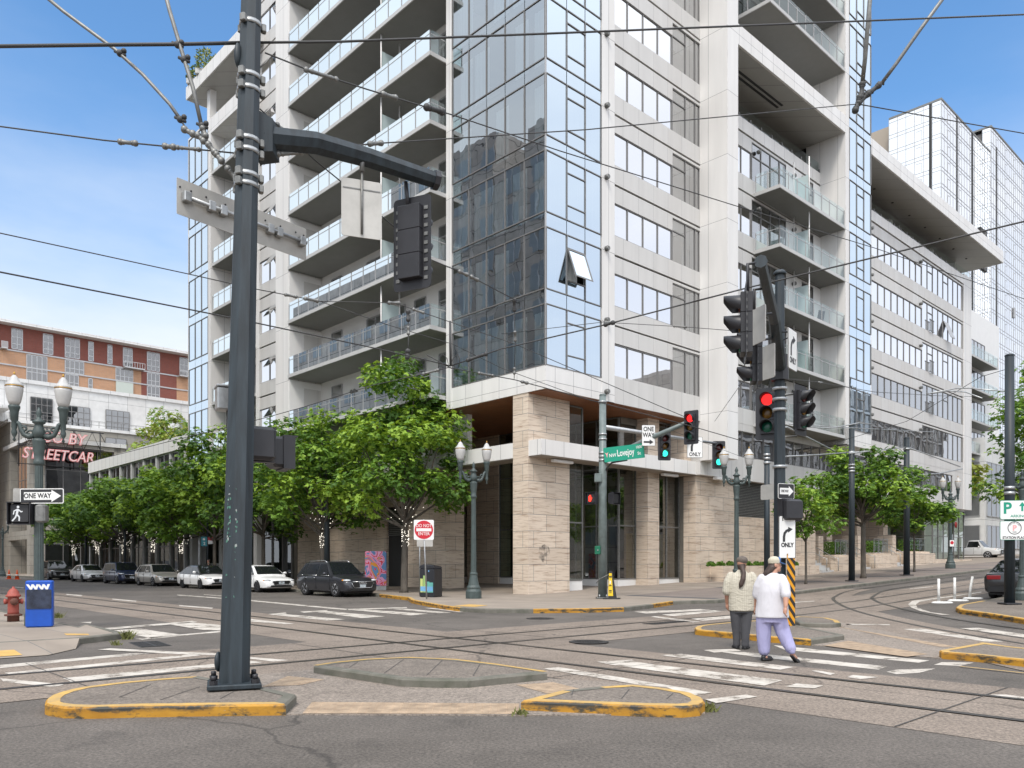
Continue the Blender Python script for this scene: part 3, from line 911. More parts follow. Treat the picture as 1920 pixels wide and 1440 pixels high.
def curtains(face, spans, z0, z1, d, parent=None):
    mb = MB()
    for a, b in spans:
        n = max(2, int((b - a) / .09))
        for i in range(n):
            p, q = a + (b - a) * i / n, a + (b - a) * (i + 1) / n
            A, D = face.pt(p, z0, d + .03 * (i % 2)), face.pt(q, z0, d + .03 * ((i + 1) % 2))
            mb.quad(A, D, (D[0], D[1], z1), (A[0], A[1], z1))
    if mb.f: part('curtain', mb, M['curt'], parent)

# dark core and floor plates behind all glazing
core = MB()
core.box((12.2, 2.6, 7.2), (54.8, 14, 26.4)); core.box((3.2, 20.5, 7.2), (14, 37.2, TOP - 8.4))
core.box((12.2, 2.6, 26.4), (29.9, 14, TOP + 3)); core.box((3.6, 33.0, 9.4), (12, 37.4, 34))
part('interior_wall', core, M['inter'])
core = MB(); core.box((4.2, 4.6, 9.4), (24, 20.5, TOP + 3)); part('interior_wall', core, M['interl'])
fl = MB()
for k in range(0, 10):
    z = FL(k)
    fl.box((.15, .15, z + .12), (6.3, 6.9, z + .5))
    fl.box((3.9, .15, z + .1), (12.6, 4.6, z + .75))
    if k < 5: fl.box((12.6, .2, z + .1), (55.5, 3, z + .75))
    fl.box((26.3, -1.5, z + .12), (29.8, 3, z + .5))
    if k < 7: fl.box((.1, 23.4, z + .1), (3.3, 27.8, z + .75)); fl.box((-.85, 33.9, z + .12), (4, 37.3, z + .5))
fl.box((.15, .15, 9.45), (6.3, 6.9, 10.3)); fl.box((26.3, -1.5, 9.5), (29.8, 3, 10.3))
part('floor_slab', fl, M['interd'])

# --- glass corner
cutsR, cutsL = [0.02, 1.36, 2.61, 3.74], [0.02, 1.33, 2.63, 3.93, 5.23, 6.5]
for face, cuts, nm in ((R0, cutsR, 'R'), (L0, cutsL, 'L')):
    for k in range(-1, 9):
        zb, zt = (FL(k) + .68 if k >= 0 else 10.36), FL(k + 1)
        sp = {}
        sk = []
        if nm == 'R':
            sp = {1: [FL(k) + 1.35, FL(k) + 2.82]}
            if k == 0: sk = [(1, round(FL(0) + 1.35, 2))]
        w = window(face, cuts, zb, zt, M['g_col'] if nm == 'R' else M['g_corner'], d=0.0, bar=.045, name='corner_window', split=sp, skip=sk, jit=.004)
        if k < 8:
            s = MB()
            for a, b in zip(cuts, cuts[1:]): face.pane(s, a + .02, b - .02, zt + .02, zt + .66, 0.0, 0, .003)
            put('spandrel', s, M['g_col'] if nm == 'R' else M['g_corner'], w)
        rr = random.Random(k * 7 + (nm == 'R'))
        spans = []
        for a, b in zip(cuts, cuts[1:]):
            if rr.random() < (.75 if nm == 'R' else .9 if k < 0 else .55): spans.append((a + rr.uniform(0, .3), b - rr.uniform(0, .5)))
        curtains(face, spans, zb + .05, zt - .2, -.32, w)
sash = MB()                                    # one awning sash stands open
a0, a1, z1, hgt, th = 1.39, 2.58, FL(0) + 2.82, 1.47, radians(20)
q = lambda a, t, o: (a, -t * sin(th) - o * cos(th), z1 - t * cos(th) + o * sin(th) * -1)
fr = MB()
for (b0, b1, t0, t1) in ((a0, a0 + .06, 0, hgt), (a1 - .06, a1, 0, hgt), (a0 + .06, a1 - .06, 0, .06), (a0 + .06, a1 - .06, hgt - .08, hgt)):
    vs = [q(b, t, o) for o in (0, .06) for b, t in ((b0, t0), (b1, t0), (b1, t1), (b0, t1))]
    fr.add(vs, [(0, 1, 2, 3), (7, 6, 5, 4), (0, 4, 5, 1), (1, 5, 6, 2), (2, 6, 7, 3), (3, 7, 4, 0)])
f = part('open_sash', fr, M['frame'])
sash.quad(q(a0 + .06, hgt - .08, .03), q(a1 - .06, hgt - .08, .03), q(a1 - .06, .06, .03), q(a0 + .06, .06, .03))
put('pane', sash, M['g_col'], f)
m = MB(); m.box((-.03, -.03, 10.3), (.03, .03, TOP + 1)); part('corner_mullion', m, M['framel'])

# --- white piers and fascias
m = MB()
R0.box(m, 3.76, 4.70, 9.3, TOP + 1, -.6, .05)                 # pilaster right of the corner glass
m.box((12.03, -1.68, 7.15), (13.09, 2.0, TOP + 1))            # projecting pier
L0.box(m, 6.52, 6.95, 9.3, TOP + 1, -1.3, .06)                # thin pier left
m.box((-1.02, 21.6, 6.6), (1.3, 23.3, TOP + 1))               # left pier
m.box((26.1, -1.69, 9.3), (26.62, 1.0, TOP + 1))              # strip by the glass column
m.box((53.7, -.04, 6.4), (55.8, 12, 27.6))                    # end pier of the wing
m.box((-1.02, 33.45, 7.2), (1.4, 33.92, 34.4)); m.box((-1.0, 37.55, 7.2), (12, 37.75, 34.4))
part('pier', m, M['white'])
m = MB()
m.box((-.03, -.03, 9.3), (3.76, .5, 10.34)); m.box((-.03, .5, 9.3), (.5, 6.95, 10.34))
m.box((3.76, -.045, 9.3), (4.7, .5, 9.31)); 
part('corner_fascia', m, M['white'])

# --- right window bay between pilaster and pier
def bandset(face, a0, a1, ks, d=0.0, tall=None):
    m, dk = MB(), MB()
    for k in ks:
        F = FL(k)
        face.box(m, a0, a1, F + .03, F + .93, -.35, d)
        if k + 1 <= max(ks) + 1:
            b1 = tall if tall else a1
            face.box(m, a0, b1, F + 2.52, F + 3.33, -.35, d - .015)
            if tall: face.box(m, b1, a1, F + 3.2, F + 3.33, -.35, d - .015)
        face.box(dk, a0, a1, F + 3.33, F + 3.43, -.4, d - .1)
    part('wall_band', m, M['grey'])
    part('shadow_gap', dk, M['dark'])
bandset(R0, 4.70, 12.03, range(0, 9), 0, 9.51)
m = MB(); R0.box(m, 4.70, 12.03, 9.3, 10.62, -.35, 0); R0.box(m, 4.70, 9.51, 12.2, 13.0, -.35, -.015); R0.box(m, 9.51, 12.03, 12.88, 13.0, -.35, -.015); part('wall_band', m, M['grey'])
m = MB(); R0.box(m, 4.7, 12.03, 13.0, 13.06, -.4, -.1); part('shadow_gap', m, M['dark'])
for k in range(-1, 9):
    F = FL(k)
    z0 = F + .95
    w = window(R0, [4.73, 5.82, 7.06, 8.28, 9.49], z0, F + 2.5, M['g_right'], jit=.002)
    w2 = window(R0, [9.53, 10.72, 11.62, 12.01], z0, F + 3.18, M['g_dull'], split={0: [F + 2.55]}, jit=.002)
    rr = random.Random(k + 50)
    if rr.random() < .8: curtains(R0, [(10.8, 12.0)] if rr.random() < .6 else [(9.6, 12.0)], z0, F + 3.1, -.4, w2)
    bl = MB()
    for a, b in ((9.56, 10.7), (10.74, 11.6), (11.64, 12.0)):
        if rr.random() < .55: R0.box(bl, a, b, F + rr.uniform(1.2, 2.7), F + 3.15, -.24, -.22)
    for a, b in ((4.76, 5.8), (5.85, 7.03), (7.09, 8.25), (8.3, 9.46)):
        if rr.random() < .4: R0.box(bl, a, b, F + rr.uniform(1.1, 2.1), F + 2.48, -.24, -.22)
    if bl.f: put('blind', bl, M['curt'], w2)

# --- balcony bay on the right
bandset(R0, 13.09, 26.1, range(-1, 4), 0, 17.4)
for k in range(-1, 4):
    F = FL(k)
    window(R0, [15.2, 16.3, 17.4], F + .95, F + 2.5, M['g_right'], jit=.002)
    bl = MB(); rr = random.Random(k + 90)
    for a, b in ((17.5, 18.45), (18.55, 19.55), (19.65, 20.65), (20.75, 21.45), (23.55, 24.25), (24.35, 25.05)):
        if rr.random() < .5: R0.box(bl, a, b, F + rr.uniform(.5, 2.2), F + 3.1, -.2, -.18)
    if bl.f: part('blind', bl, M['curt'])
    window(R0, [17.43, 18.5, 19.6, 20.7, 21.5], F + .33, F + 3.18, M['g_dull'], rows=[F + 2.4], jit=.002, d=-.06)
    window(R0, [23.5, 24.3, 25.1], F + .33, F + 3.18, M['g_dull'], rows=[F + 2.4, F + 1.5], jit=.002, d=-.06)
    m = MB(); R0.box(m, 21.5, 23.5, F + .93, F + 3.3, -.35, -.005); R0.box(m, 25.1, 26.1, F + .93, F + 3.3, -.35, -.005)
    R0.box(m, 13.09, 15.2, F + .93, F + 2.52, -.35, -.005)
    part('wall_panel', m, M['whitep'])
def balcony(lo, hi, z, posts, inset, side=None, rails=True, seed=0):
    """slab with glass railing; lo/hi are (u, v) corners, posts a list of ((u, v), (u, v)) runs"""
    m = MB(); m.box((lo[0], lo[1], z), (hi[0], hi[1], z + .2), 0)
    b = part('balcony', m, M['slab'])
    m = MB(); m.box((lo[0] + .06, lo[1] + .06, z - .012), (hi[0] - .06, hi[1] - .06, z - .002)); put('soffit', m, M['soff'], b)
    rl, gl = MB(), MB()
    for (p, q, n) in posts:
        p, q = Vector(p), Vector(q)
        d = (q - p).normalized()
        nn = Vector((-d.y, d.x))
        for i in range(n + 1):
            c = p + (q - p) * i / n
            rl.box((c.x - .022, c.y - .022, z + .05), (c.x + .022, c.y + .022, z + 1.22))
            if i < n:
                e = p + (q - p) * (i + 1) / n
                A, E = c + d * .05, e - d * .05
                gl.quad((A.x, A.y, z + .24), (E.x, E.y, z + .24), (E.x, E.y, z + 1.30), (A.x, A.y, z + 1.30))
        a, e = p + nn * .012, q - nn * .012
        rl.box((min(a.x, e.x) - .0, min(a.y, e.y), z + 1.08), (max(a.x, e.x), max(a.y, e.y), z + 1.115))
    put('railing', rl, M['framel'] if rails else M['frame'], b)
    put('glass_panel', gl, M['g_balc'], b)
    return b
for k in range(-1, 4):
    z = FL(k)
    balcony((17.6, -1.68), (26.08, -.01), z, [((17.66, -1.62), (26.05, -1.62), 8), ((17.66, -1.62), (17.66, -.1), 2)], 0)
    m = MB()
    m.tube([(21.9, -1.3, z + .2), (21.9, -1.3, z + 3.4)], .04, 8); m.tube([(21.9, -.3, z + .2), (21.9, -.3, z + 3.4)], .04, 8)
    m.box((21.89, -1.24, z + .3), (21.91, -.36, z + 2.3), 1)
    part('balcony_divider', m, [M['whitep'], M['frost']])
for k in (6, 7, 8):
    z = FL(k)
    balcony((16.5, -1.68), (26.08, 1.3), z, [((16.56, -1.62), (26.05, -1.62), 9), ((16.56, -1.62), (16.56, 1.2), 2)], 0)
m = MB()                                       # set back wall above the roof canopy
m.box((13.09, 1.4, 30.5), (26.1, 2.0, TOP + 1))
part('wall_panel', m, M['whitep'])
for k in (5, 6, 7, 8):
    F = FL(k)
    window(Face('R', 1.36), [14.5, 15.7, 16.9, 18.1, 19.3, 20.5], F + .4, F + 3.1, M['g_dull'], rows=[F + 2.4], d=.02)
# top storey under the canopy, terrace parapet
m = MB()
R0.box(m, 13.09, 26.1, FL(4) + .05, FL(4) + .8, -.3, 0); R0.box(m, 30.0, 55.8, FL(4) + .05, FL(4) + .8, -.3, .02)
part('parapet', m, M['white'])
m = MB(); pst = MB()
R0.pane(m, 13.1, 26.1, FL(4) + .8, FL(4) + 1.55, -.12); R0.pane(m, 30, 55.7, FL(4) + .8, FL(4) + 1.55, -.12)
for i in range(34):
    a = 13.6 + i * 1.24
    if not 26 < a < 30.2: pst.box((a - .03, .02, FL(4) + .7), (a + .03, .10, FL(4) + 1.05))
b = part('terrace_railing', pst, M['frame']); put('glass_panel', m, M['g_balc'], b)
m = MB()
m.box((13.09, 3.4, FL(4)), (55.0, 3.6, 29.5))
part('wall_panel', m, M['whitep'])
window(Face('R', 3.36), [13.5 + i * 1.3 for i in range(10)], FL(4) + .3, 29.3, M['g_dull'], d=.02)
window(Face('R', 3.36), [31 + i * 1.3 for i in range(18)], FL(4) + .3, 29.3, M['g_dull'], d=.02)
m = MB()
for a, b in ((17.5, 18.4), (33.0, 33.5), (33.9, 34.0), (41.5, 42.1), (43.4, 43.5), (50.6, 51.2)): m.box((a, 1.6, FL(4) + .2), (b, 2.1, 29.5))
part('terrace_column', m, M['whitep'])
# roof canopy
m = MB()
m.box((13.09, -1.68, 29.52), (26.09, 8, 30.62)); m.box((30.01, -1.68, 29.52), (59.3, 9, 30.62))
rc = part('roof_canopy', m, M['white'])
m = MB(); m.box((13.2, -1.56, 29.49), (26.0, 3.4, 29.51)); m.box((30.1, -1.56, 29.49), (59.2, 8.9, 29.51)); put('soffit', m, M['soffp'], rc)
m = MB()
for i in range(8): m.lathe([(.09, 29.45), (.09, 29.49)], 10, M=T(32 + i * 3.35, .3, 0))
put('downlight', m, M['dark'], rc)
m = MB(); m.box((14.0, -.5, 29.46), (20.2, -.36, 29.488)); m.box((14.0, -.2, 29.46), (20.2, -.06, 29.488)); put('slot_vent', m, M['dark'], rc)

# --- glass column
RC = Face('R', -1.68)
for k in range(-1, 9):
    zb, zt = (FL(k) + .68 if k >= 0 else 10.36), FL(k + 1)
    cu = [26.64, 27.75, 28.85, 29.97]
    w = window(RC, cu, zb, zt, M['g_col'], d=0, bar=.045, name='column_window', split={1: [FL(k) + 1.35, FL(k) + 2.82]})
    if k < 8:
        s = MB()
        for a, b in zip(cu, cu[1:]): RC.pane(s, a + .02, b - .02, zt + .02, zt + .66, 0, 0, .003)
        put('spandrel', s, M['g_col'], w)
    curtains(RC, [(26.8, 27.6)] if k % 2 else [(28.9, 29.9)], zb, zt - .2, -.3, w)
m = MB()
m.box((26.1, -1.69, 9.3), (30.0, .5, 10.33)); m.box((29.96, -1.66, 10.33), (30.0, .5, TOP))
part('corner_fascia', m, M['white'])

# --- right wing: ribbon windows
bandset(R0, 30.0, 53.7, range(-1, 4), 0, 44.0)
for k in range(-1, 4):
    F = FL(k)
    window(R0, [34.2 + i * 1.222 for i in range(9)], F + .95, F + 2.5, M['g_right'] if k > 0 else M['g_dull'], jit=.003)
    window(R0, [44.02 + i * 1.208 for i in range(9)], F + .95, F + 3.18, M['g_right'] if k > 0 else M['g_dull'], split={1: [F + 2.5], 4: [F + 2.5]}, jit=.004)
    m = MB()
    R0.box(m, 30.0, 34.15, F + .93, F + 2.52, -.35, -.005)
    part('wall_panel', m, M['whitep'])
m = MB()
for k in range(-1, 3):
    for i in range(9): R0.box(m, 45.35 + i * .11, 45.37 + i * .11, FL(k) + .95, FL(k) + 1.9, .08, .10)
    R0.box(m, 45.3, 46.3, FL(k) + 1.88, FL(k) + 1.93, .06, .12); R0.box(m, 45.3, 46.3, FL(k) + .95, FL(k) + 1.0, .06, .12)
part('juliet_railing', m, M['steeld'])
# an open sash in the wing
m = MB(); a0, a1, z1 = 48.9, 50.0, FL(2) + 2.5
m.add([(a0, 0, z1), (a1, 0, z1), (a1, -.55, z1 - 1.45), (a0, -.55, z1 - 1.45), (a0, .04, z1), (a1, .04, z1), (a1, -.51, z1 - 1.47), (a0, -.51, z1 - 1.47)], [(0, 3, 2, 1), (4, 5, 6, 7), (0, 4, 7, 3), (1, 2, 6, 5), (3, 7, 6, 2)])
part('open_sash', m, M['framel'])
# round vents
for u, ks in ((4.05, range(-1, 8)), (18.0, range(-1, 4)), (22.3, range(-1, 4)), (33.9, range(-1, 4)), (43.4, range(-1, 4))):
    m = MB()
    for k in ks:
        z = FL(k) + (.08 if u < 5 else 2.75)
        m.tube([(u, .0, z), (u, -.24, z)], .1, 12, 0)
        for d in (.06, .12, .18): m.tube([(u, -d - .012, z), (u, -d + .012, z)], .125, 12, 0)
    part('vent', m, M['steeld'])
# end of the wing: balconies facing away to the right
for k in range(-1, 4):
    balcony((66.5, 3.4), (76, 4.99), FL(k), [((66.56, 3.46), (75.9, 3.46), 6), ((75.94, 3.46), (75.94, 4.9), 2)], 0)
    window(Face('R', 5.0), [67 + i * 1.2 for i in range(9)], FL(k) + .3, FL(k) + 3, M['g_dull'], d=.03)
m = MB(); m.box((55.6, 1.3, 6.4), (55.8, 11.9, 29.5)); m.box((58, 5.0, 0), (82, 14, 29.5)); part('wall_panel', m, M['whitep'])
E_ = Face('L', 55.83)
fr = MB()
for k in range(-1, 4): fr.box((55.81, 2, FL(k) + .3), (55.84, 6, FL(k) + 3))
part('balcony_door', fr, M['g_dull'])

# --- left facade: balconies
LB = Face('L', 1.3)
m = MB(); m.box((1.3, 6.9, 7.2), (1.6, 21.6, TOP + 1)); m.box((1.3, 27.9, 7.2), (1.6, 33.5, 34)); part('wall_panel', m, M['whitep'])
for k in range(-1, 9):
    z = FL(k) + .15
    balcony((-1.08, 6.96), (1.29, 21.58), z, [((-1.02, 7.02), (-1.02, 21.5), 12), ((-1.02, 7.02), (1.2, 7.02), 2)], 0)
    m = MB()
    m.tube([(-.75, 11.7, z + .2), (-.75, 11.7, z + 3.4)], .045, 8); m.tube([(.45, 11.7, z + .2), (.45, 11.7, z + 3.4)], .045, 8)
    m.box((-.7, 11.69, z + .3), (.4, 11.71, z + 2.5), 1)
    part('balcony_divider', m, [M['whitep'], M['frost']])
    for cu in ([7.2, 8.2, 9.2], [10.4, 11.4], [12.3, 13.3, 14.3, 15.3, 16.2], [19.0, 20.2]):
        w = window(LB, cu, z + .25, z + 2.95, M['g_dull'], d=.03, rows=[z + 2.35], fm=M['framel'], jit=.004, name='balcony_window')
        if random.random() < .6:
            bl = MB(); LB.box(bl, cu[0] + .08, cu[-1] - .08 - (random.random() < .5) * (cu[-1] - cu[0]) * .5, z + random.choice((.3, 1.2, 1.8)), z + 2.9, .002, .016); put('blind', bl, M['curt'], w)
    m = MB()
    m.tube([(1.28, 17.3, z + 2.2), (1.05, 17.3, z + 2.25)], [.09, .13], 10); m.tube([(1.28, 17.65, z + 2.2), (1.05, 17.65, z + 2.25)], [.09, .13], 10)
    part('vent', m, M['steeld'])
    m = MB(); m.box((-1.0, 21.5, z + .2), (1.29, 21.6, z + 3.3)); part('wall_panel', m, M['whitep'])
    # window standing in the far end of the recess
    m = MB(); m.box((-.0, 21.49, z + .3), (1.2, 21.5, z + 2.9)); part('end_panel', m, M['grey'])
# things left out on the lowest visible balconies
def potplant(v, k, label, col, h=1.1):
    z = FL(k) + .35
    p = thing('potted_plant', label, 'plant', (*xy(-.3, v), z), 0, 'pot plants on the balconies')
    m = MB(); m.lathe([(.14, 0), (.2, .32), (.21, .36), (.17, .36)], 12); put('pot', m, M['steeld'], p)
    r = random.Random(v)
    m = MB()
    for _ in range(110):
        a, e, l = r.uniform(0, 6.28), r.uniform(.2, 1.4), r.uniform(.3, 1) * h
        c = Vector((cos(a) * cos(e) * l * .45, sin(a) * cos(e) * l * .45, .34 + sin(e) * l * .8))
        t = Vector((r.uniform(-1, 1), r.uniform(-1, 1), r.uniform(-.4, 1))).normalized()
        s = t.cross(Vector((r.uniform(-1, 1), r.uniform(-1, 1), .2))).normalized()
        m.add([c - t * .1, c + s * .04, c + t * .1, c - s * .04], [(0, 1, 2, 3)])
    put('foliage', m, col, p)
potplant(17.6, 0, 'pale leafy plant in a pot on the second balcony up', mat('plant_pale', (.26, .28, .18), .8), 1.5)
potplant(19.8, 0, 'reddish plant in a pot at the far end of the second balcony up', mat('plant_red', (.36, .12, .08), .8), 1.0)
potplant(16.3, 1, 'green pot plant on the third balcony up', mat('plant_green', (.08, .14, .05), .8), 1.0)

def chair(u, v, z, rz, label, col):
    o = thing('balcony_chair', label, 'chair', (*xy(u, v), z), rz, 'chairs standing on the balconies')
    m = MB(); m.bbox((-.27, -.27, .36), (.27, .27, .44), .02); put('seat', m, col, o)
    m = MB(); m.loft([[(-.27, .2, .44), (.27, .2, .44), (.27, .27, .44), (-.27, .27, .44)], [(-.27, .33, .95), (.27, .33, .95), (.27, .38, .95), (-.27, .38, .95)]]); put('backrest', m, col, o)
    for a in (-.24, .24):
        for b in (-.24, .24): m = MB(); m.tube([(a, b, 0), (a, b, .37)], .02, 6); put('leg', m, M['steeld'], o)
_cw, _cd = mat('chair_pale', (.55, .53, .5), .7), mat('chair_dark', (.06, .06, .065), .6)
for u, v, k, rz, lb, c in ((-.3, 9.2, 1, 1.2, 'dark chair near the right end of the third balcony up', _cd), (-.2, 13.4, 1, 2.6, 'pale chair in the middle of the third balcony up', _cw), (-.3, 14.6, 2, 1.0, 'dark chair in the middle of the fourth balcony up', _cd), (-.3, 8.6, 2, 2.2, 'pale chair near the right end of the fourth balcony up', _cw), (-.3, 12.9, 0, .9, 'dark chair in the middle of the second balcony up', _cd), (-.2, 14.2, 0, 3.0, 'pale chair in the middle of the second balcony up', _cw)):
    chair(u, v, FL(k) + .35, RZ + rz, lb, c)
for u, k, rz, lb, c in ((20.2, 2, .3, 'pale chair on the right hand balcony one below the top', _cw), (24.0, 1, 2.9, 'dark chair on the middle right hand balcony', _cd), (19.4, 0, .2, 'pale chair on the right hand balcony one above the lowest', _cw)):
    chair(u, -.8, FL(k) + .2, RZ + rz, lb, c)

# --- left facade: window bay, second balcony bay, glass end
bandset(L0, 23.3, 27.9, range(-1, 9))
for k in range(-1, 9):
    F = FL(k)
    w = window(L0, [23.35, 24.8, 26.3, 27.85], F + .95, F + 2.5, M['g_right'], jit=.003)
    m = MB()
    z1 = F + 2.5
    m.add([(0, 25.0, z1), (0, 26.1, z1), (-.5, 26.1, z1 - .75), (-.5, 25.0, z1 - .75), (.04, 25, z1), (.04, 26.1, z1), (-.46, 26.1, z1 - .77), (-.46, 25, z1 - .77)], [(0, 1, 2, 3), (7, 6, 5, 4), (0, 3, 7, 4), (1, 5, 6, 2), (3, 2, 6, 7)])
    put('open_sash', m, M['g_dull'], w)
m = MB(); m.box((-.02, 27.7, 6.6), (1.3, 28.2, TOP + 1)); part('pier', m, M['white'])
for k in range(-1, 6):
    z = FL(k) + .15
    balcony((-.95, 28.2), (1.29, 33.44), z, [((-.9, 28.3), (-.9, 33.4), 5)], 0)
    window(LB, [28.6, 30.0, 31.4, 32.8], z + .25, z + 2.95, M['g_dull'], d=.03, rows=[z + 2.35], fm=M['framel'])
LE = Face('L', -1.0)
for k in range(-1, 6):
    zb, zt = (FL(k) + .68 if k >= 0 else 7.6), (FL(k + 1) if k < 5 else 34.2)
    cu = [33.94, 35.15, 36.35, 37.52]
    w = window(LE, cu, zb, zt, M['g_col'], d=0, bar=.05, name='end_window')
    if k < 5:
        s = MB()
        for a, b in zip(cu, cu[1:]): LE.pane(s, a + .02, b - .02, zt + .02, zt + .66, 0, 0, .003)
        put('spandrel', s, M['g_col'], w)
    if k % 2: curtains(LE, [(34.0, 35.0)], zb, zt - .2, -.3, w)
m = MB(); m.box((-1.0, 37.5, 7.6), (3, 37.56, 34.2)); part('end_pane', m, M['g_col'])
m = MB(); m.box((-1.02, 27.7, 33.2), (6, 33.45, 34.3)); m.box((-1.0, 33.92, 34.2), (6, 37.55, 34.4)); part('parapet', m, M['white'])
m = MB(); m.box((-1.3, 27.0, 37.2), (9, 37.4, 38.15)); rc = part('roof_canopy', m, M['white'])
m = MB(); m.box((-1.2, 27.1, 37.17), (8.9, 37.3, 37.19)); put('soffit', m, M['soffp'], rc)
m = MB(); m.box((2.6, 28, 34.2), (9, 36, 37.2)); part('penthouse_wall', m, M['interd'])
m = MB(); m.box((-.6, 34.6, 34.3), (-.1, 35.1, 37.2)); part('terrace_column', m, M['whitep'])
def roofplant(v, u, z, label, seed, h):
    r = random.Random(seed)
    p = thing('rooftop_plant', label, 'plant', (*xy(u, v), z), 0, 'plants on the left roof edge')
    m = MB()
    for _ in range(420):
        a, q, l = r.uniform(0, 6.28), r.uniform(0, 1) ** .5 * .8, r.uniform(0, h)
        c = Vector((cos(a) * q, sin(a) * q, .35 + l * (1 - q * .4)))
        t = Vector((r.uniform(-1, 1), r.uniform(-1, 1), r.uniform(-.5, 1))).normalized() * .14
        s = t.cross(Vector((r.uniform(-1, 1), r.uniform(-1, 1), .3))).normalized() * .06
        m.add([c - t, c + s, c + t, c - s], [(0, 1, 2, 3)], r.randint(0, 1))
    put('foliage', m, [mat('roof_leaf', (.10, .16, .04), .8), mat('roof_leaf_light', (.25, .26, .07), .8)], p)
    m = MB(); m.bbox((-.7, -.4, 0), (.7, .4, .42), .03); put('planter', m, M['slab'], p)
roofplant(34.9, -.75, 38.15, 'yellowish shrub spilling over the highest left roof canopy, larger one', 3, 1.9)
roofplant(36.6, -.75, 38.15, 'smaller green shrub at the very end of the highest left roof canopy', 4, 1.1)

# --- travertine base
m = MB()
m.box((0.0, 1.1, 0), (2.75, 2.1, 9.3))                         # corner pillar
part('stone_pillar', m, M['trav'])
m = MB()
m.box((8.95, 1.2, 0), (9.95, 2.2, 9.3)); m.box((12.2, .4, 0), (16.3, 1.2, 6.38)); m.box((16.3, .4, 0), (19.95, 1.2, 4.3)); m.box((19.95, .4, 0), (26.2, 1.2, 6.38))
m.box((7.0, 10.8, 0), (8.0, 13.7, 9.3)); m.box((2.0, 9.2, 0), (3.0, 13.1, 6.38)); m.box((2.0, 15.2, 0), (3.0, 26.0, 6.38)); m.box((2.0, 13.1, 4.9), (3.0, 15.2, 6.38)); m.box((3.0, 15.2, 0), (7.5, 15.9, 9.3))
m.box((3.0, 9.21, 6.38), (3.6, 20, 9.3)); m.box((11.4, .6, 6.38), (12.02, 1.6, 9.3))
part('stone_wall', m, M['trav'])
m = MB()
for i in range(22): m.box((16.3, .46 + .02 * (i % 2), 4.32 + i * .094), (19.95, .52, 4.37 + i * .094))
m.box((16.3, .55, 4.3), (19.95, .9, 6.38), 1)
part('louvre', m, [M['steeld'], M['dark']]); m = MB()
for i in range(14): m.box((2.06 + .02 * (i % 2), 13.15, 3.2 + i * .11), (2.12, 15.15, 3.26 + i * .11))
m.box((2.15, 13.1, .2), (2.4, 15.2, 4.9), 1)
part('louvre', m, [M['steeld'], M['dark']])
m = MB(); m.box((2.2, 13.3, .15), (2.25, 15.0, 3.0)); part('service_door', m, mat('door_grey', (.10, .10, .105), .5))
m = MB()
for i in range(16): m.box((1.96, 22.0, 1.0 + i * .11), (2.0, 22.9, 1.06 + i * .11))
m.box((1.975, 21.95, .9), (2.0, 22.95, 2.9), 1); part('louvre', m, [M['steeld'], M['dark']])
# soffit of the corner porch, canopy band round the corner
m = MB(); m.box((.05, .05, 9.26), (12.0, 7.0, 9.295)); m.box((.2, 7.0, 9.26), (8, 15.2, 9.295)); part('wood_soffit', m, M['wood'])
m = MB()
m.box((.02, .28, 6.42), (12.2, 1.3, 7.12)); m.box((.02, 1.3, 6.42), (1.1, 27, 7.12))
cb = part('canopy', m, M['white'])
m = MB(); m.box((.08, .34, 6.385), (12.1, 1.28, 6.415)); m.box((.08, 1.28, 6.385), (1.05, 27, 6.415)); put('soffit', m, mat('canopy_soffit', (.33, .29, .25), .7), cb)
m = MB()
for u in (1.2, 9.6, 13.4): m.bbox((u, .6 if u < 12 else -.2, 6.22), (u + 1.3, .85 if u < 12 else .1, 6.36), .02)
m.bbox((.3, 1.6, 6.22), (.5, 2.4, 6.36), .02)
part('canopy_light', m, M['whitep'])
# lobby glazing
lob = MB()
def lobby(face, cuts, z1=9.2):
    sill = MB(); face.box(sill, cuts[0], cuts[-1], .1, .72, -.3, .02); part('panel_base', sill, M['whitep'])
    f = window(face, cuts, .75, z1, M['g_lobby'], d=0, bar=.07, rows=[3.55, 6.6], jit=.001, name='lobby_window', fm=M['steeld'])
lobby(Face('R', 2.0), [7.53, 8.93]); lobby(Face('L', 7.5), [2.0, 3.5, 5.0, 6.5, 8.0]); lobby(Face('R', 1.5), [9.97, 11.0, 12.18]); 
lobby(Face('L', 7.1), [8.0, 9.4, 10.78]); lobby(Face('L', 7.1), [13.72, 15.1]); lobby(Face('R', 1.6), [2.77, 4.2])
m = MB()
m.box((12.21, 1.21, 0), (13, 2.5, 9.2)); m.box((13, 2.5, 0), (13.2, 16, 9.2)); m.box((8, 16, 0), (13.2, 16.2, 9.2)); m.box((7.6, 1.9, 8.9), (13, 15.8, 9.24)); m.box((9.9, 4.6, .1), (10.4, 9, 6.5)); m.box((7.7, 2.3, 3.5), (12, 2.5, 3.9))
part('lobby_wall', m, M['interd'])
m = MB(); m.box((9.4, 2.6, .1), (12.4, 3.0, 3.2)); part('lobby_panel', m, mat('lobby_ochre', (.30, .20, .04), .8))
m = MB(); m.box((.6, 1.4, .1), (14, 16, .15)); part('lobby_floor', m, M['walk'])

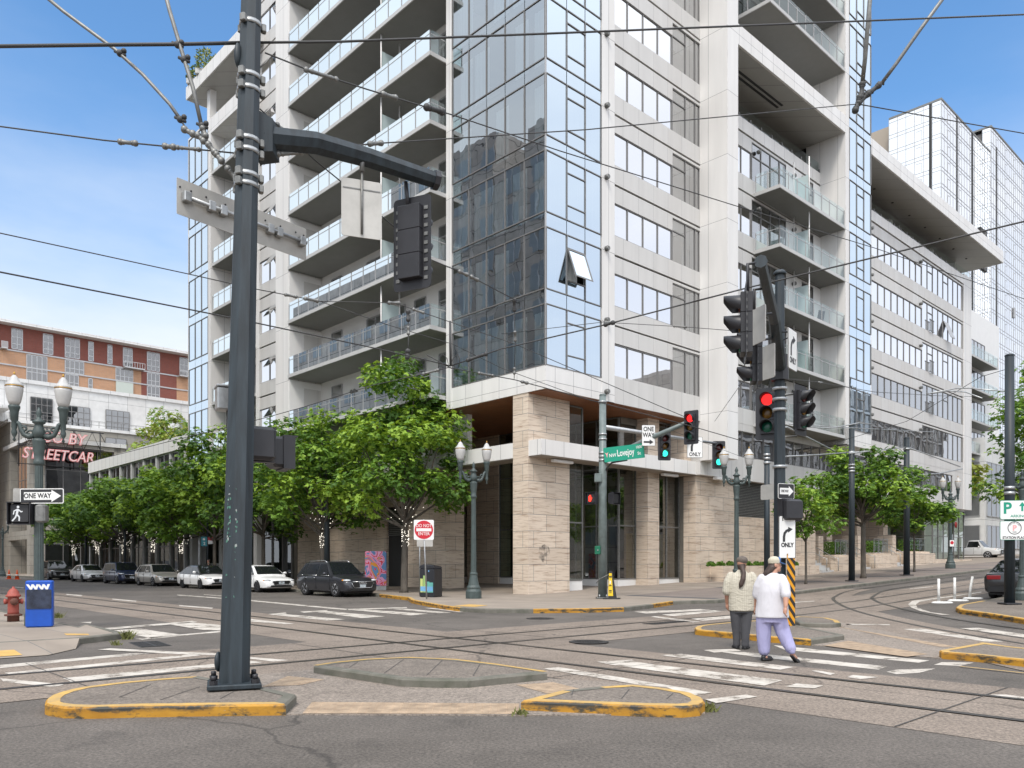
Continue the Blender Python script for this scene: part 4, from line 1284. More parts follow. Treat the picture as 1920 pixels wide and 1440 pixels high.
# --- lower storeys of the right street front
m = MB()
R0.box(m, 12.03, 53.7, 6.4, 7.75, -1.2, 0); R0.box(m, 13.09, 15.2, 7.75, 9.7, -.5, -.005); R0.box(m, 12.03, 30, 9.25, 9.68, -.5, -.01)
R0.box(m, 30.0, 53.7, 9.25, 9.68, -.5, -.01); R0.box(m, 51.0, 53.7, 7.75, 9.25, -.5, -.005)
part('wall_band', m, M['grey'])
window(R0, [15.2 + i * 1.22 for i in range(13)], 7.77, 9.23, M['g_dull'], rows=[], jit=.004)
window(R0, [31.0 + i * 1.25 for i in range(17)], 7.77, 9.23, M['g_dull'], jit=.004)
m = MB(); m.box((14, 1.2, 6.3), (55.6, 9, 6.42)); part('soffit', m, M['wood'])
m = MB(); m.box((26.2, 5.2, 0), (47.8, 5.6, 6.3)); part('recess_wall', m, M['trav'])
m = MB()
for u in (27.6, 32.9, 38.1, 43.2): m.box((u, 2.8, 0), (u + .9, 5.2, 6.3))
part('stone_pillar', m, M['trav'])
window(Face('R', 5.15), [28.7, 30.0, 31.2, 32.4], 1.7, 5.6, M['g_dull'], d=.02); window(Face('R', 5.15), [34.0, 35.2, 36.4, 37.6], 1.9, 5.6, M['g_dull'], d=.02)
window(Face('R', 5.15), [39.2, 40.4, 41.6, 42.8], 2.1, 5.6, M['g_dull'], d=.02); window(Face('R', 5.15), [44.3, 45.5, 46.7, 47.5], 2.3, 5.6, M['g_dull'], d=.02)
window(Face('R', .6), [47.9, 49.2, 50.5, 51.8, 53.1, 54.4, 55.7], 1.9, 6.3, M['g_lobby'], d=0, rows=[3.9], fm=M['frame'], name='shop_window')
window(Face('L', 47.85), [.6, 2.6, 5.2], 1.9, 6.3, M['g_lobby'], d=0, rows=[3.9], fm=M['frame'], name='shop_window')
m = MB(); m.box((48.2, 4, 1.5), (55.6, 4.2, 6.3)); part('interior_wall', m, M['interd'])
m = MB()
m.lathe([(.02, 0), (.27, .02), (.27, .09), (.02, .1)], 20, M=T(53.2, .5, 5.0, rx=pi / 2)); part('round_sign', m, mat('sign_deep_red', (.28, .02, .02), .5))
# stepped planters along the pavement
m = MB()
m.box((13.6, -.45, 0), (24.6, .4, 1.42)); m.box((24.6, -.45, 0), (25.0, 2.6, 1.42))
part('planter_wall', m, M['trav'])
m = MB(); m.box((25.0, 1.2, 0), (26.3, 1.4, 2.2)); part('service_panel', m, mat('panel_olive', (.24, .22, .18), .6))
m = MB()
for i, (a, b) in enumerate(((28.3, 32.2), (34.6, 38.6), (41.0, 46.6))):
    m.box((a, -.1, 0), (b, .35, gzu(a) + 1.15)); m.box((a + .7, .35, 0), (b, 5.1, gzu(a) + 1.3)); m.box((a, 1.2, 0), (a + .7, 2.4, gzu(a) + 2.6))
m.box((46.6, -.1, 0), (55.7, .5, 1.9))
part('planter_wall', m, M['trav'])
st, rl = MB(), MB()
for i, a in enumerate((26.4, 32.3, 38.7)):
    g0 = gzu(a) + .14
    for s in range(7): st.box((a, .1 + s * .3, 0), (a + 1.9, 3.2, g0 + .165 * (s + 1)))
    for s in (a + .08, a + 1.8):
        rl.tube([(s, -.25, g0 + .1), (s, -.25, g0 + .95), (s, .1, g0 + 1.05), (s, 2.1, g0 + 2.15), (s, 3.0, g0 + 2.15)], .025, 6)
        rl.tube([(s, 1.1, g0 + .6), (s, 1.1, g0 + 1.6)], .02, 6); rl.tube([(s, 2.1, g0 + 1.15), (s, 2.1, g0 + 2.15)], .02, 6)
part('steps', st, M['slab']); part('stair_rail', rl, M['steel'])
for a, b in ((29.4, 31.9), (35.8, 38.3), (42.5, 46)):
    m, gl = MB(), MB()
    z = gzu(a) + 1.3
    for i in range(4): m.box((a + (b - a) * i / 3 - .02, .5, z), (a + (b - a) * i / 3 + .02, .54, z + 1.0))
    m.box((a, .5, z + 1), (b, .54, z + 1.04)); gl.quad((a, .52, z + .1), (b, .52, z + .1), (b, .52, z + .95), (a, .52, z + .95))
    f = part('patio_railing', m, M['steel']); put('glass_panel', gl, M['g_balc'], f)
# stain on the pillar
m = MB()
r = random.Random(5)
pts = [(1.0 + .42 * cos(t * .35) * r.uniform(.75, 1.1), 2.05 + .42 * sin(t * .35) * r.uniform(.8, 1.1)) for t in range(18)]
m.add([(u, 1.096, z) for u, z in pts] + [(1.0, 1.096, 2.05)], [(i, (i + 1) % 18, 18) for i in range(18)])
mm, n_, l_ = newmat('pillar_stain')
o_ = n_.new('ShaderNodeOutputMaterial'); x_ = n_.new('ShaderNodeMixShader'); t_ = n_.new('ShaderNodeBsdfTransparent'); d_ = n_.new('ShaderNodeBsdfDiffuse')
d_.inputs[0].default_value = (.2, .18, .16, 1); z_ = n_.new('ShaderNodeTexNoise'); z_.inputs['Scale'].default_value = 5
mr_ = n_.new('ShaderNodeMapRange'); mr_.inputs['From Min'].default_value = .38; mr_.inputs['From Max'].default_value = .75; mr_.inputs['To Max'].default_value = .75
c_ = n_.new('ShaderNodeTexCoord'); l_.new(c_.outputs['Object'], z_.inputs['Vector']); l_.new(z_.outputs['Fac'], mr_.inputs['Value']); l_.new(mr_.outputs[0], x_.inputs[0])
l_.new(t_.outputs[0], x_.inputs[1]); l_.new(d_.outputs[0], x_.inputs[2]); l_.new(x_.outputs[0], o_.inputs[0])
put('stain', m, mm, bpy.data.objects['stone_pillar'])
# ------------------------------------------------------------------ other buildings
def bld(name, label):
    return thing(name, label, 'building', (CO.x, CO.y, 0), RZ)
def onv(px, v):                                # u of a photo column on the wall plane v
    p = CO + V * v; k = (px - 960) / F_
    return (k * p.y - p.x) / (U.x - k * U.y)
def zat(py, u, v): return CH + (HZ - py) * xy(u, v)[1] / F_
M['g_far'] = glassmat('glass_far', (.22, .26, .28), .20, wav=.003)
M['g_brick'] = glassmat('glass_brick', (.35, .42, .43), .16, wav=.003)
M['g_tower'] = glassmat('glass_tower', (.55, .60, .66), .92, wav=.004, wscale=.3, rcol=(1, 1, 1))
M['g_shop'] = glassmat('glass_shop', (.40, .50, .48), .10, wav=.002)
M['conc'] = jointmat('concrete_wall', (.36, .34, .30), 2.4, 1.25, .02, .16, .8, na=.2, vary=.06)
M['concw'] = jointmat('pale_concrete', (.74, .74, .73), 2.6, 3.1, .02, .3, .7, na=.14, vary=.04)
M['brickred'] = jointmat('brick_red', (.255, .075, .052), .9, .22, .012, .13, .85, brickoff=.5, na=.15, vary=.1)
M['bricktan'] = jointmat('brick_tan', (.55, .305, .17), .9, .22, .012, .28, .85, brickoff=.5, na=.1, vary=.08)

# low restaurant wing along the left street
A = bld('restaurant_building', 'low glazed building with white roof band behind the row of street trees')
def part2(p, name, mb, mats): return put(name, mb, mats, p)
m = MB(); m.box((-.02, 38.0, 10.95), (9, 67, 12.05)); part2(A, 'roof_fascia', m, jointmat('fascia_white', (.72, .72, .70), 1.2, 99, .02, .25, .5, off=(0, 5), na=.05))
m = MB(); m.box((.2, 38.1, 4.2), (8.8, 66.8, 4.9)); m.box((-1.8, 38.1, 4.25), (.2, 66.8, 4.55), 1); part2(A, 'canopy', m, [M['concw'], M['steeld']])
m = MB()
for i in range(10): m.box((.12, 38.0 + i * 3.2, 0), (.5, 38.35 + i * 3.2, 10.9))
part2(A, 'column', m, M['slab'])
def win2(p, face, cuts, z0, z1, glass, rows=(), fm=None, d=0.0, bar=.08, name='window', jit=.004):
    global B
    b0 = B
    B = p
    w = window(face, cuts, z0, z1, glass, d=d, bar=bar, rows=rows, fm=fm, name=name, jit=jit)
    B = b0
    return w
win2(A, Face('L', .3), [38.3 + i * 1.6 for i in range(18)], 4.95, 10.9, M['g_far'], fm=M['framel'], name='upper_window')
for i in range(9): win2(A, Face('L', .3), [38.4 + i * 3.2, 39.95 + i * 3.2, 41.5 + i * 3.2], .3, 4.2, M['g_shop'], rows=[3.0], fm=M['frame'], name='shop_window')
m = MB(); m.box((3.5, 38.2, 0), (8.6, 66.6, 10.9)); m.box((.4, 66.5, 0), (8.6, 66.7, 10.9)); part2(A, 'interior_wall', m, M['inter'])
r = random.Random(11)
m = MB()
for i in range(16):
    v = 39 + i * 1.7
    m.box((1.2 + r.uniform(0, 1.2), v, .15), (2.2 + r.uniform(0, 1), v + r.uniform(.5, 1.2), r.uniform(.8, 2.4)), r.randint(0, 2))
part2(A, 'shop_fitting', m, [M['interd'], mat('fitting_blue', (.05, .08, .2), .7), M['curt']])
# strip between the tower and the wing: recessed shopfront under the tower's left end
m = MB(); m.box((1.9, 26, 0), (2.2, 37.6, 7.2)); part('recess_wall', m, M['interd'])
for i in range(4): window(Face('L', 1.7), [26.3 + i * 2.9, 27.6 + i * 2.9, 29.0 + i * 2.9], .3, 6.3, M['g_shop'], d=0, rows=[3.6], name='shop_window', fm=M['frame'])
m = MB()
for v in (26.2, 31.8, 37.2): m.box((-.9, v, 0), (-.4, v + .5, 7.2))
part('column', m, M['slab'])

# concrete loft building with the roof sign
A = bld('loft_building', 'grey concrete loft building with big dark windows beyond the street trees')
m = MB(); m.box((-1, 87, 0), (.6, 88.6, 16.6)); m.box((-1, 88.6, 4.5), (-.6, 99, 5.6)); m.box((.6, 87.0, 16.0), (9.4, 88, 16.6)); m.box((8.6, 87, 0), (10, 100, 17.0)); m.box((.6, 87, 5.6), (8.6, 87.6, 7.4)); m.box((-.9, 98, 0), (40, 125, 20.2))
part2(A, 'wall', m, M['conc'])
m = MB(); m.box((-1.15, 86.85, 16.6), (10.1, 101, 17.1)); m.box((-1.2, 97.8, 20.2), (40, 126, 20.6)); m.box((-22.3, 95.8, 21.6), (-1.3, 126, 22.0)); part2(A, 'coping', m, M['concw'])
win2(A, Face('R', 87.3), [.7, 2.7, 4.7, 6.7, 8.5], 7.5, 15.95, M['g_far'], rows=[10.2, 13.2], fm=M['frame'])
win2(A, Face('R', 87.3), [.7, 2.7, 4.7, 6.7, 8.5], .4, 5.5, M['g_shop'], rows=[4.0], fm=M['frame'], name='shop_window')
win2(A, Face('L', -.8), [88.8, 90.5, 92.2, 94], 6.4, 16.3, M['g_far'], rows=[9, 12], fm=M['frame'])
for (a, b) in ((10.8, 13.6), (15.5, 18.5), (21, 24)): win2(A, Face('R', 97.95), [a, (a + b) / 2, b], 17.0, 19.4, M['g_far'], fm=M['frame'], d=.02)
m = MB(); m.box((-22, 96, 0), (-13, 125, 21.6)); part2(A, 'wall', m, M['conc'])
A2 = Face('R', 95.95)
for z in (16.0, 11.2): win2(A, A2, [-21, -19, -17, -15, -13.4], z, z + 4, M['g_far'], fm=M['frame'], d=.02, rows=[z + 2.6])
m = MB(); m.box((.8, 89, .1), (8.4, 97.9, 16.4)); part2(A, 'interior_wall', m, M['interd'])
m = MB(); m.box((-3.6, 100, 20.5), (40, 124, 26.0)); m.box((-3.9, 99.8, 26.0), (40.2, 124.2, 26.5)); part2(A, 'penthouse_wall', m, M['concw'])
pw = Face('R', 99.9)
for p0, p1, y0, y1 in ((25, 30, 742, 776), (57, 98, 744, 783), (122, 168, 760, 795), (198, 242, 768, 800), (337, 346, 784, 812)):
    a, b = onv(p0, 100), onv(p1, 100)
    n = max(1, round((b - a) / .75)) 
    z1, z0 = zat(y0, a, 100), 20.8
    win2(A, pw, [a + (b - a) * i / n for i in range(n + 1)], z0, z1, M['g_far'], rows=[z0 + (z1 - z0) * .42, z0 + (z1 - z0) * .72], fm=M['frame'], d=.03, name='penthouse_window')
m = MB()
for i in range(26): m.box((-1 + i * 1.0, 98.2, 20.6), (-.95 + i * 1.0, 98.25, 21.6))
for z in (21.0, 21.55): m.box((-1, 98.2, z), (25, 98.24, z + .05))
part2(A, 'roof_railing', m, M['frame'])
# roof sign
Sg = thing('rooftop_sign', 'pink letters GO BY STREETCAR on a dark steel frame at roof height', 'sign', (*xy(2.3, 86.2), 13.9), RZ)
m = MB()
for x in (-4.6, -1.6, 1.4, 4.5): m.tube([(x, .3, -.6), (x, .3, 4.4)], .07, 6); m.tube([(x, .3, 4.2), (x + 1.5, 1.6, 2.4)], .05, 6)
for z in (-.3, 1.9, 2.1, 4.3): m.tube([(-4.8, .3, z), (4.9, .3, z)], .06, 6)
for i in range(9): m.tube([(-4.6 + i * 1.02, .3, 2.0 if i % 2 else 4.3), (-3.6 + i * 1.02, .3, 4.3 if i % 2 else 2.0)], .03, 5)
put('frame', m, M['sign_k'], Sg)
neon = mat('neon_pink', (.80, .30, .30), .5)
m = MB()
for body, z, x, s in (('GO BY', 3.1, .1, 1.9), ('STREETCAR', .95, -.35, 1.85)):
    m.text(body, s, T(x, .1, z), 0, bold=.05, ext=.09, sx=.82 if len(body) > 6 else .88, shear=.22)
put('lettering', m, neon, Sg)
m = MB()
for body, z, x, s in (('GO BY', 3.1, .1, 1.9), ('STREETCAR', .95, -.35, 1.85)):
    m.text(body, s, T(x, -.0, z), 0, bold=-.03, ext=.02, sx=.82 if len(body) > 6 else .88, shear=.22)
put('letter_tubes', m, mat('neon_white', (.85, .72, .70), .4), Sg)

# brick loft block
A = bld('brick_building', 'long red and tan brick apartment building with flat overhanging roof in the distance')
v0 = 150
m = MB(); m.box((-25, v0, 41.6), (60, v0 + 22, 46.2)); m.box((onv(265, v0), v0 - .02, 0), (onv(331, v0), v0 + 4, 41.59)); part2(A, 'red_brick_wall', m, M['brickred'])
m = MB(); m.box((-25, v0 + .02, 0), (60, v0 + 21.9, 41.58)); part2(A, 'tan_brick_wall', m, M['bricktan'])
m = MB(); m.box((-27, v0 - 2.2, 46.2), (62, v0 + 24, 46.75)); part2(A, 'roof', m, M['concw'])
m = MB()
for z in (41.6, 38.8, 36.0, 33.2, 30.4, 27.6): m.box((-25, v0 - .12, z - .12), (60, v0 - .021, z + .14))
part2(A, 'string_course', m, M['framel'])
WB = Face('R', v0)
for p0, p1 in ((22, 42), (81, 99), (122, 149), (166, 175), (202, 210), (231, 248), (276, 299), (337, 352)):
    a, b = onv(p0, v0), onv(p1, v0)
    n = max(1, round((b - a) / .8))
    win2(A, WB, [a + (b - a) * i / n for i in range(n + 1)], 41.95, 45.8, M['g_brick'], rows=[42.9, 44.2], fm=M['framel'], d=.03, bar=.14)
for p0, p1, z0, z1 in ((50, 88, 36.2, 41.3), (50, 88, 33.4, 35.8), (122, 157, 39.0, 41.4), (122, 147, 36.2, 38.6), (125, 155, 33.4, 35.8), (166, 173, 36.4, 38.4), (217, 249, 38.9, 41.4), (225, 248, 33.4, 35.8), (201, 207, 33.6, 35.6), (276, 299, 38.9, 41.4), (276, 299, 36.1, 38.6), (276, 299, 33.4, 35.8), (30, 44, 30.6, 33.0), (276, 299, 30.7, 33)):
    a, b = onv(p0, v0), onv(p1, v0)
    n = max(1, round((b - a) / .8))
    win2(A, WB, [a + (b - a) * i / n for i in range(n + 1)], z0, z1, M['g_brick'], rows=[z0 + (z1 - z0) * .36], fm=M['framel'], d=.04, bar=.14)
m = MB(); a, b = onv(217, v0), onv(249, v0); m.box((a, v0 - .3, 36.1), (b, v0 - .03, 38.6)); part2(A, 'bay_panel', m, mat('bay_pale_green', (.50, .55, .50), .5))
for p0, p1 in ((0, 12), (230, 268), (333, 352)):
    m = MB(); a, b = onv(p0, v0), onv(p1, v0); m.box((a, v0 - 1.3, 41.5), (b, v0 - .13, 41.75))
    for i in range(9): m.box((a + (b - a) * i / 8 - .04, v0 - 1.28, 41.75), (a + (b - a) * i / 8 + .04, v0 - 1.2, 42.8))
    m.box((a, v0 - 1.3, 42.75), (b, v0 - 1.2, 42.85)); part2(A, 'balcony', m, M['framel'])

# glass tower
A = bld('glass_tower', 'tall pale glass residential tower rising above the roof canopy on the right')
ct = MB()
def curtainwall(face, a0, a1, z0, z1, step, seed):
    r = random.Random(seed)
    n = round((a1 - a0) / step)
    pn, fr = MB(), MB()
    nf = int((z1 - z0) / 3.1)
    for i in range(n + 1): face.box(fr, a0 + (a1 - a0) * i / n - .05, a0 + (a1 - a0) * i / n + .05, z0, z1, -.1, .04)
    for k in range(nf + 1):
        for z in (z1 - k * 3.1, z1 - k * 3.1 - .7):
            if z > z0:
                for i in range(n): face.box(fr, a0 + (a1 - a0) * i / n + .05, a0 + (a1 - a0) * (i + 1) / n - .05, z - .05, z + .05, -.1, .036)
        for i in range(n):
            p, q = a0 + (a1 - a0) * i / n, a0 + (a1 - a0) * (i + 1) / n
            zt = z1 - k * 3.1
            if zt - 3.1 > z0:
                face.pane(pn, p, q, zt - .7, zt, 0, 0, .006); face.pane(pn, p, q, zt - 3.1, zt - .7, 0, 0, .006)
                if i % 4 == 2: face.box(fr, p + .3, q - .3, zt - 1.3, zt - 1.22, -.1, .03); face.box(fr, p + .25, p + .32, zt - 3.0, zt - 1.3, -.1, .03)
    f = part2(A, 'curtain_wall', fr, M['framel'])
    put('pane', pn, M['g_tower'], f)
curtainwall(Face('R', 29.5), 135.7, 159.2, 20, 88, 1.55, 1); curtainwall(Face('L', 135.7), 29.5, 39.0, 20, 88, 1.6, 2)
curtainwall(Face('R', 27.9), 159.2, 182, 20, 91, 1.5, 3); curtainwall(Face('L', 159.2), 27.9, 29.5, 20, 91, 1.6, 4)
m = MB(); m.box((136.2, 30, 0), (182, 38.5, 87.5)); m.box((159.6, 28.4, 0), (181.5, 36, 90.5)); part2(A, 'interior_wall', m, M['inter'])
m = MB(); m.box((138, 39, 0), (170, 52, 84)); m.box((138, 39, 84), (150, 50, 88)); part2(A, 'rear_wall', m, mat('tower_tan', (.36, .31, .25), .7))
m = MB()
for face, a in ((Face('R', 29.5), 144.0), (Face('R', 29.5), 152.9), (Face('R', 27.9), 162.6), (Face('L', 135.7), 31.4)):
    face.box(m, a - .22, a + .22, 20, 88, -.1, .12)
part2(A, 'vertical_fin', m, M['dark'])
m = MB(); m.box((135.6, 29.4, 88), (159.2, 39, 88.35)); m.box((159.1, 27.8, 91), (182.1, 36, 91.35)); part2(A, 'coping', m, M['steeld'])
m = MB()
for u, z in ((141, 52), (141, 46), (149, 51), (149, 45), (174, 55)): Face('R', 29.4 if u < 159 else 27.8).box(m, u, u + 1, z, z + 2.2, .0, .14)
part2(A, 'open_sash', m, M['framel'])
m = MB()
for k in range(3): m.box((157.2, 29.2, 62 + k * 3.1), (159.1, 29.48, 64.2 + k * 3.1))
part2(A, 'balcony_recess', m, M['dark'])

# block further up the right street
A = bld('distant_building', 'teal glazed low building behind trees at the far right')
m = MB(); m.box((70, 3, 0), (110, 20, 15)); part2(A, 'wall', m, M['concw'])
for z in (3.2, 6.6, 10): win2(A, Face('R', 3), [70.5 + i * 1.6 for i in range(24)], z, z + 2.4, M['g_far'], d=.04, fm=M['framel'])
for z in (3.2, 6.6, 10): win2(A, Face('L', 70), [3.5 + i * 1.6 for i in range(10)], z, z + 2.4, M['g_far'], d=.04, fm=M['framel'])
# buildings across both streets; the corner glazing mirrors them
A = bld('office_block', 'dark brown apartment block mirrored in the corner glass across the left street')
m = MB(); m.box((-46, 16, 0), (-25, 31, 38)); m.box((-46, 31, 0), (-25, 45, 42)); m.box((-46, 45, 0), (-25, 66, 33)); m.box((-44, 17, 38), (-27, 21, 43)); m.box((-44, 26, 38), (-27, 29, 42))
m.box((-43, 17, 42), (-28, 29, 43.2))
part2(A, 'wall', m, jointmat('brown_wall', (.50, .47, .45), 3, 1.6, .03, .05, .8, na=.3, vary=.2))
fr, pn = MB(), MB()
for k in range(12):
    for i in range(14):
        v = 17.2 + i * 3.5
        if 3.5 + k * 3.2 < (36 if v < 30 else 39 if v < 44 else 30):
            pn.quad((-24.96, v + 1.9, 3.5 + k * 3.2), (-24.96, v, 3.5 + k * 3.2), (-24.96, v, 5.6 + k * 3.2), (-24.96, v + 1.9, 5.6 + k * 3.2))
            fr.box((-24.99, v - .08, 3.4 + k * 3.2), (-24.9, v, 5.7 + k * 3.2)); fr.box((-24.99, v + .9, 3.4 + k * 3.2), (-24.9, v + 1.0, 5.7 + k * 3.2))
f = part2(A, 'window', fr, M['framel']); put('pane', pn, mat('dull_window', (.25, .29, .33), .35, spec=.2), f)
A = bld('opposite_building', 'grey apartment block mirrored in the lower right windows across the right street')
m = MB(); m.box((64, -60, 0), (140, -30, 27)); m.box((76, -58, 27), (95, -32, 31))
part2(A, 'wall', m, jointmat('grey_wall', (.26, .25, .24), 3, 1.6, .03, .07, .8, na=.3, vary=.2))
fr, pn = MB(), MB()
for k in range(8):
    for i in range(20):
        u = 65 + i * 3.7
        pn.quad((u + 2.4, -29.96, 2.2 + k * 3.2), (u, -29.96, 2.2 + k * 3.2), (u, -29.96, 4.6 + k * 3.2), (u + 2.4, -29.96, 4.6 + k * 3.2))
        fr.box((u - .08, -29.99, 2.1 + k * 3.2), (u, -29.85, 4.7 + k * 3.2)); fr.box((u + 1.2, -29.99, 2.1 + k * 3.2), (u + 1.3, -29.85, 4.7 + k * 3.2))
    fr.box((64, -29.9, 1.5 + k * 3.2), (138, -29.7, 1.8 + k * 3.2))
f = part2(A, 'window', fr, M['whitep']); put('pane', pn, M['g_far'], f)

# ------------------------------------------------------------------ trees
def leafmat(name, c):
    m, n, l = newmat(name)
    o = n.new('ShaderNodeOutputMaterial'); d = n.new('ShaderNodeBsdfPrincipled'); t = n.new('ShaderNodeBsdfTranslucent'); x = n.new('ShaderNodeMixShader')
    d.inputs['Base Color'].default_value = (*c, 1); d.inputs['Roughness'].default_value = .55; d.inputs['Specular IOR Level'].default_value = .35
    t.inputs[0].default_value = (c[0] * 1.5, c[1] * 1.35, c[2] * .8, 1); x.inputs[0].default_value = .3
    l.new(d.outputs[0], x.inputs[1]); l.new(t.outputs[0], x.inputs[2]); l.new(x.outputs[0], o.inputs[0])
    return m
LEAF = [leafmat('leaf_deep', (.070, .150, .024)), leafmat('leaf_mid', (.145, .270, .036)), leafmat('leaf_bright', (.28, .43, .055)), leafmat('leaf_yellow', (.27, .31, .06))]
M['bark'] = mat('bark', (.115, .10, .082), .9, ns=5, na=.45, bump=.6, bs=14, scl=(1, 1, .35))
M['fairy'] = emat('string_light', (1, .93, .8), 2)
def tree(label, base, H, cz, rad, tr, n, seed, leaf=.2, pal=(0, 1, 1, 2), lobes=18, group=None, lights=False, off=(0, 0), name='street_tree', lobe_r=.40, gz0=None):
    r = random.Random(seed)
    x, y = base
    t = thing(name, label, 'tree', (x, y, gz(x, y) + (.13 if gz0 is None else gz0)), r.uniform(0, 6.28) * 0, group)
    cen = []
    for i in range(lobes * 12):
        d = Vector((r.gauss(0, 1), r.gauss(0, 1), r.gauss(0, 1))).normalized()
        if d.z < -.82: continue
        q = r.uniform(.12, .90) ** .6
        c = Vector((d.x * rad[0] * q + off[0], d.y * rad[1] * q + off[1], cz + d.z * rad[2] * q))
        lr = min(rad) * lobe_r * r.uniform(.6, 1.25)
        if all((c - e).length > (lr + er) * .55 for e, er in cen): cen.append((c, lr))
        if len(cen) >= lobes: break
    m = MB()
    fork = max(1.9, cz - rad[2] * .95)
    lean = Vector((off[0] * .3, off[1] * .3, 0))
    m.tube([(0, 0, -.1), (0.01, 0, .25), tuple(lean * .5 + Vector((0, 0, fork * .55))), tuple(lean + Vector((0, 0, fork)))], [tr * 1.5, tr * 1.05, tr * .95, tr * .85], 9)
    for c, lr in cen:
        if r.random() < .45: continue
        s = lean + Vector((0, 0, min(c.z - .4, fork * r.uniform(.85, 1.0) + max(0, c.z - fork) * r.uniform(.1, .45))))
        mid = s.lerp(c, .5) + Vector((r.uniform(-.2, .2), r.uniform(-.2, .2), -.15 * (c - s).length * .4))
        m.tube([s, mid, c], [tr * .5, tr * .3, tr * .1], 6, cap=False)
    m.tube([tuple(lean + Vector((0, 0, fork * .98))), tuple(lean + Vector((off[0] * .3, off[1] * .3, cz + rad[2] * .5)))], [tr * .8, tr * .2], 7)
    trunk = put('trunk', m, M['bark'], t)
    if lights:
        m = MB()
        for i in range(130):
            z = r.uniform(fork * .75, fork * 1.0) if i < 70 else 0
            if i < 70: p = (lean.x + cos(i * 1.7) * tr * 1.0, lean.y + sin(i * 1.7) * tr * 1.0, z)
            else:
                c, _ = cen[i % len(cen)]
                f_ = r.uniform(.02, .35)
                q = (lean + Vector((0, 0, fork * .95))).lerp(c, f_)
                p = (q.x + r.uniform(-.1, .1), q.y + r.uniform(-.1, .1), q.z + r.uniform(-.15, .1))
            m.ball(p, .015, 4)
        put('string_lights', m, M['fairy'], trunk)
    m = MB()
    tot = sum(lr ** 2 for _, lr in cen)
    for c, lr in cen:
        k = int(n * lr * lr / tot)
        tone = r.choice(pal)
        for _ in range(k // 4):
            d = Vector((r.gauss(0, 1), r.gauss(0, 1), r.gauss(0, 1))).normalized()
            q = r.uniform(.1, 1) ** .4
            p0 = c + Vector((d.x, d.y, d.z * .72)) * lr * q * r.uniform(.8, 1.25)
            nn = (d * .45 + Vector((0, 0, .9)) + Vector((r.uniform(-1, 1), r.uniform(-1, 1), r.uniform(-1, 1))) * .6).normalized()
            a0 = nn.cross(Vector((r.uniform(-1, 1), r.uniform(-1, 1), r.uniform(-1, 1)))).normalized()
            b0 = nn.cross(a0)
            ph = r.uniform(0, 6.28)
            mi = tone if r.random() < .55 else r.choice(pal)
            for j in range(4):                     # a spray of four leaves round one twig tip
                s = leaf * r.uniform(.6, 1.3)
                g = ph + j * 1.57 + r.uniform(-.5, .5)
                a = a0 * cos(g) + b0 * sin(g)
                b = nn.cross(a)
                p = p0 + a * s * .5
                dn = nn * (-r.uniform(.1, .45) * s)
                m.add([p - a * s * .5, p - a * .05 * s + b * s * .40 + dn * .6, p + a * s * .55 + dn, p - a * .05 * s - b * s * .40 + dn * .6], [(0, 1, 2), (0, 2, 3)], mi)
    put('crown', m, LEAF, t)
    return t
LU = -2.3
ROW = 'street trees along the left pavement'
bp = lambda u, v: xy(u, v)
tree('large maple with lights on its forked trunk beside the do not enter sign', bp(-2.4, 7.3), 12, 7.2, (3.4, 3.6, 4.4), .17, 30000, 21, .155, (0, 0, 1, 2), 44, ROW, True, (.15, .6), lobe_r=.31)
tree('full street tree with lit trunk right behind the dark grey suv', bp(-2.4, 15.0), 11, 6.5, (3.6, 4.0, 3.6), .16, 27000, 22, .16, (0, 1, 1, 2), 42, ROW, True, lobe_r=.32)
tree('street tree with bare lower trunk just right of the thick near pole', bp(-2.4, 22.2), 10, 6.1, (3.5, 3.8, 3.3), .13, 20000, 23, .17, (0, 0, 1, 2), 38, ROW, False, lobe_r=.33)
spec = [(29.5, 'street tree rising highest just left of the thick near pole', 7.0, 4.2), (35.5, 'bushy street tree behind the white sedan left of the thick pole', 5.9, 3.2), (41.3, 'lit street tree behind the silver wagon', 5.9, 3.0),
        (48.3, 'street tree with lights standing behind the boxy navy car', 5.8, 3.0), (55.6, 'street tree behind the silver white sedan', 5.8, 3.0), (63.2, 'last street tree of the row behind the far black suv', 5.8, 3.0)]
for i, (v, lb, cz, rz) in enumerate(spec):
    tree(lb, bp(-2.4, v), 9, cz, (3.5, 4.1, rz), .13, 15000, 30 + i, .20, (0, 1, 1, 2) if i % 2 else (0, 0, 1, 2), 34, ROW, i > 0, lobe_r=.35)
tree('pale green tree standing above the white roof band', bp(14, 78), 17, 15.2, (6.2, 6.2, 5.2), .3, 20000, 41, .26, (1, 2, 3, 3), 46, None, name='courtyard_tree', lobe_r=.29)
tree('green tree cut by the left edge of the photo behind the walk signal', bp(-21, 42), 9, 7.2, (3.8, 3.8, 4.6), .2, 14000, 42, .21, (0, 1, 1, 2), 34)
RW = 'street trees along the right pavement'
tree('slim young tree between the striped post and the stone steps', bp(12.9, -5.6), 6.5, 3.7, (1.65, 1.65, 1.75), .06, 9000, 51, .12, (0, 1, 2, 1), 30, RW, lobe_r=.33)
tree('broad tree in the middle of the right pavement between two dark poles', bp(19.6, -5.6), 8, 5.2, (2.85, 2.85, 2.25), .14, 20000, 52, .14, (0, 0, 1, 2), 40, RW, lobe_r=.32)
tree('small dark stemmed tree right of the second dark pole', bp(28.9, -4.9), 6.5, 4.0, (2.3, 2.3, 1.75), .07, 11000, 53, .15, (0, 1, 1, 2), 32, RW, lobe_r=.33)
tree('big dense tree reaching in from the right edge of the photo', bp(9.6, -17.9), 10, 5.7, (3.7, 3.9, 3.3), .2, 28000, 54, .115, (0, 0, 1, 2), 48, None, lobe_r=.29)
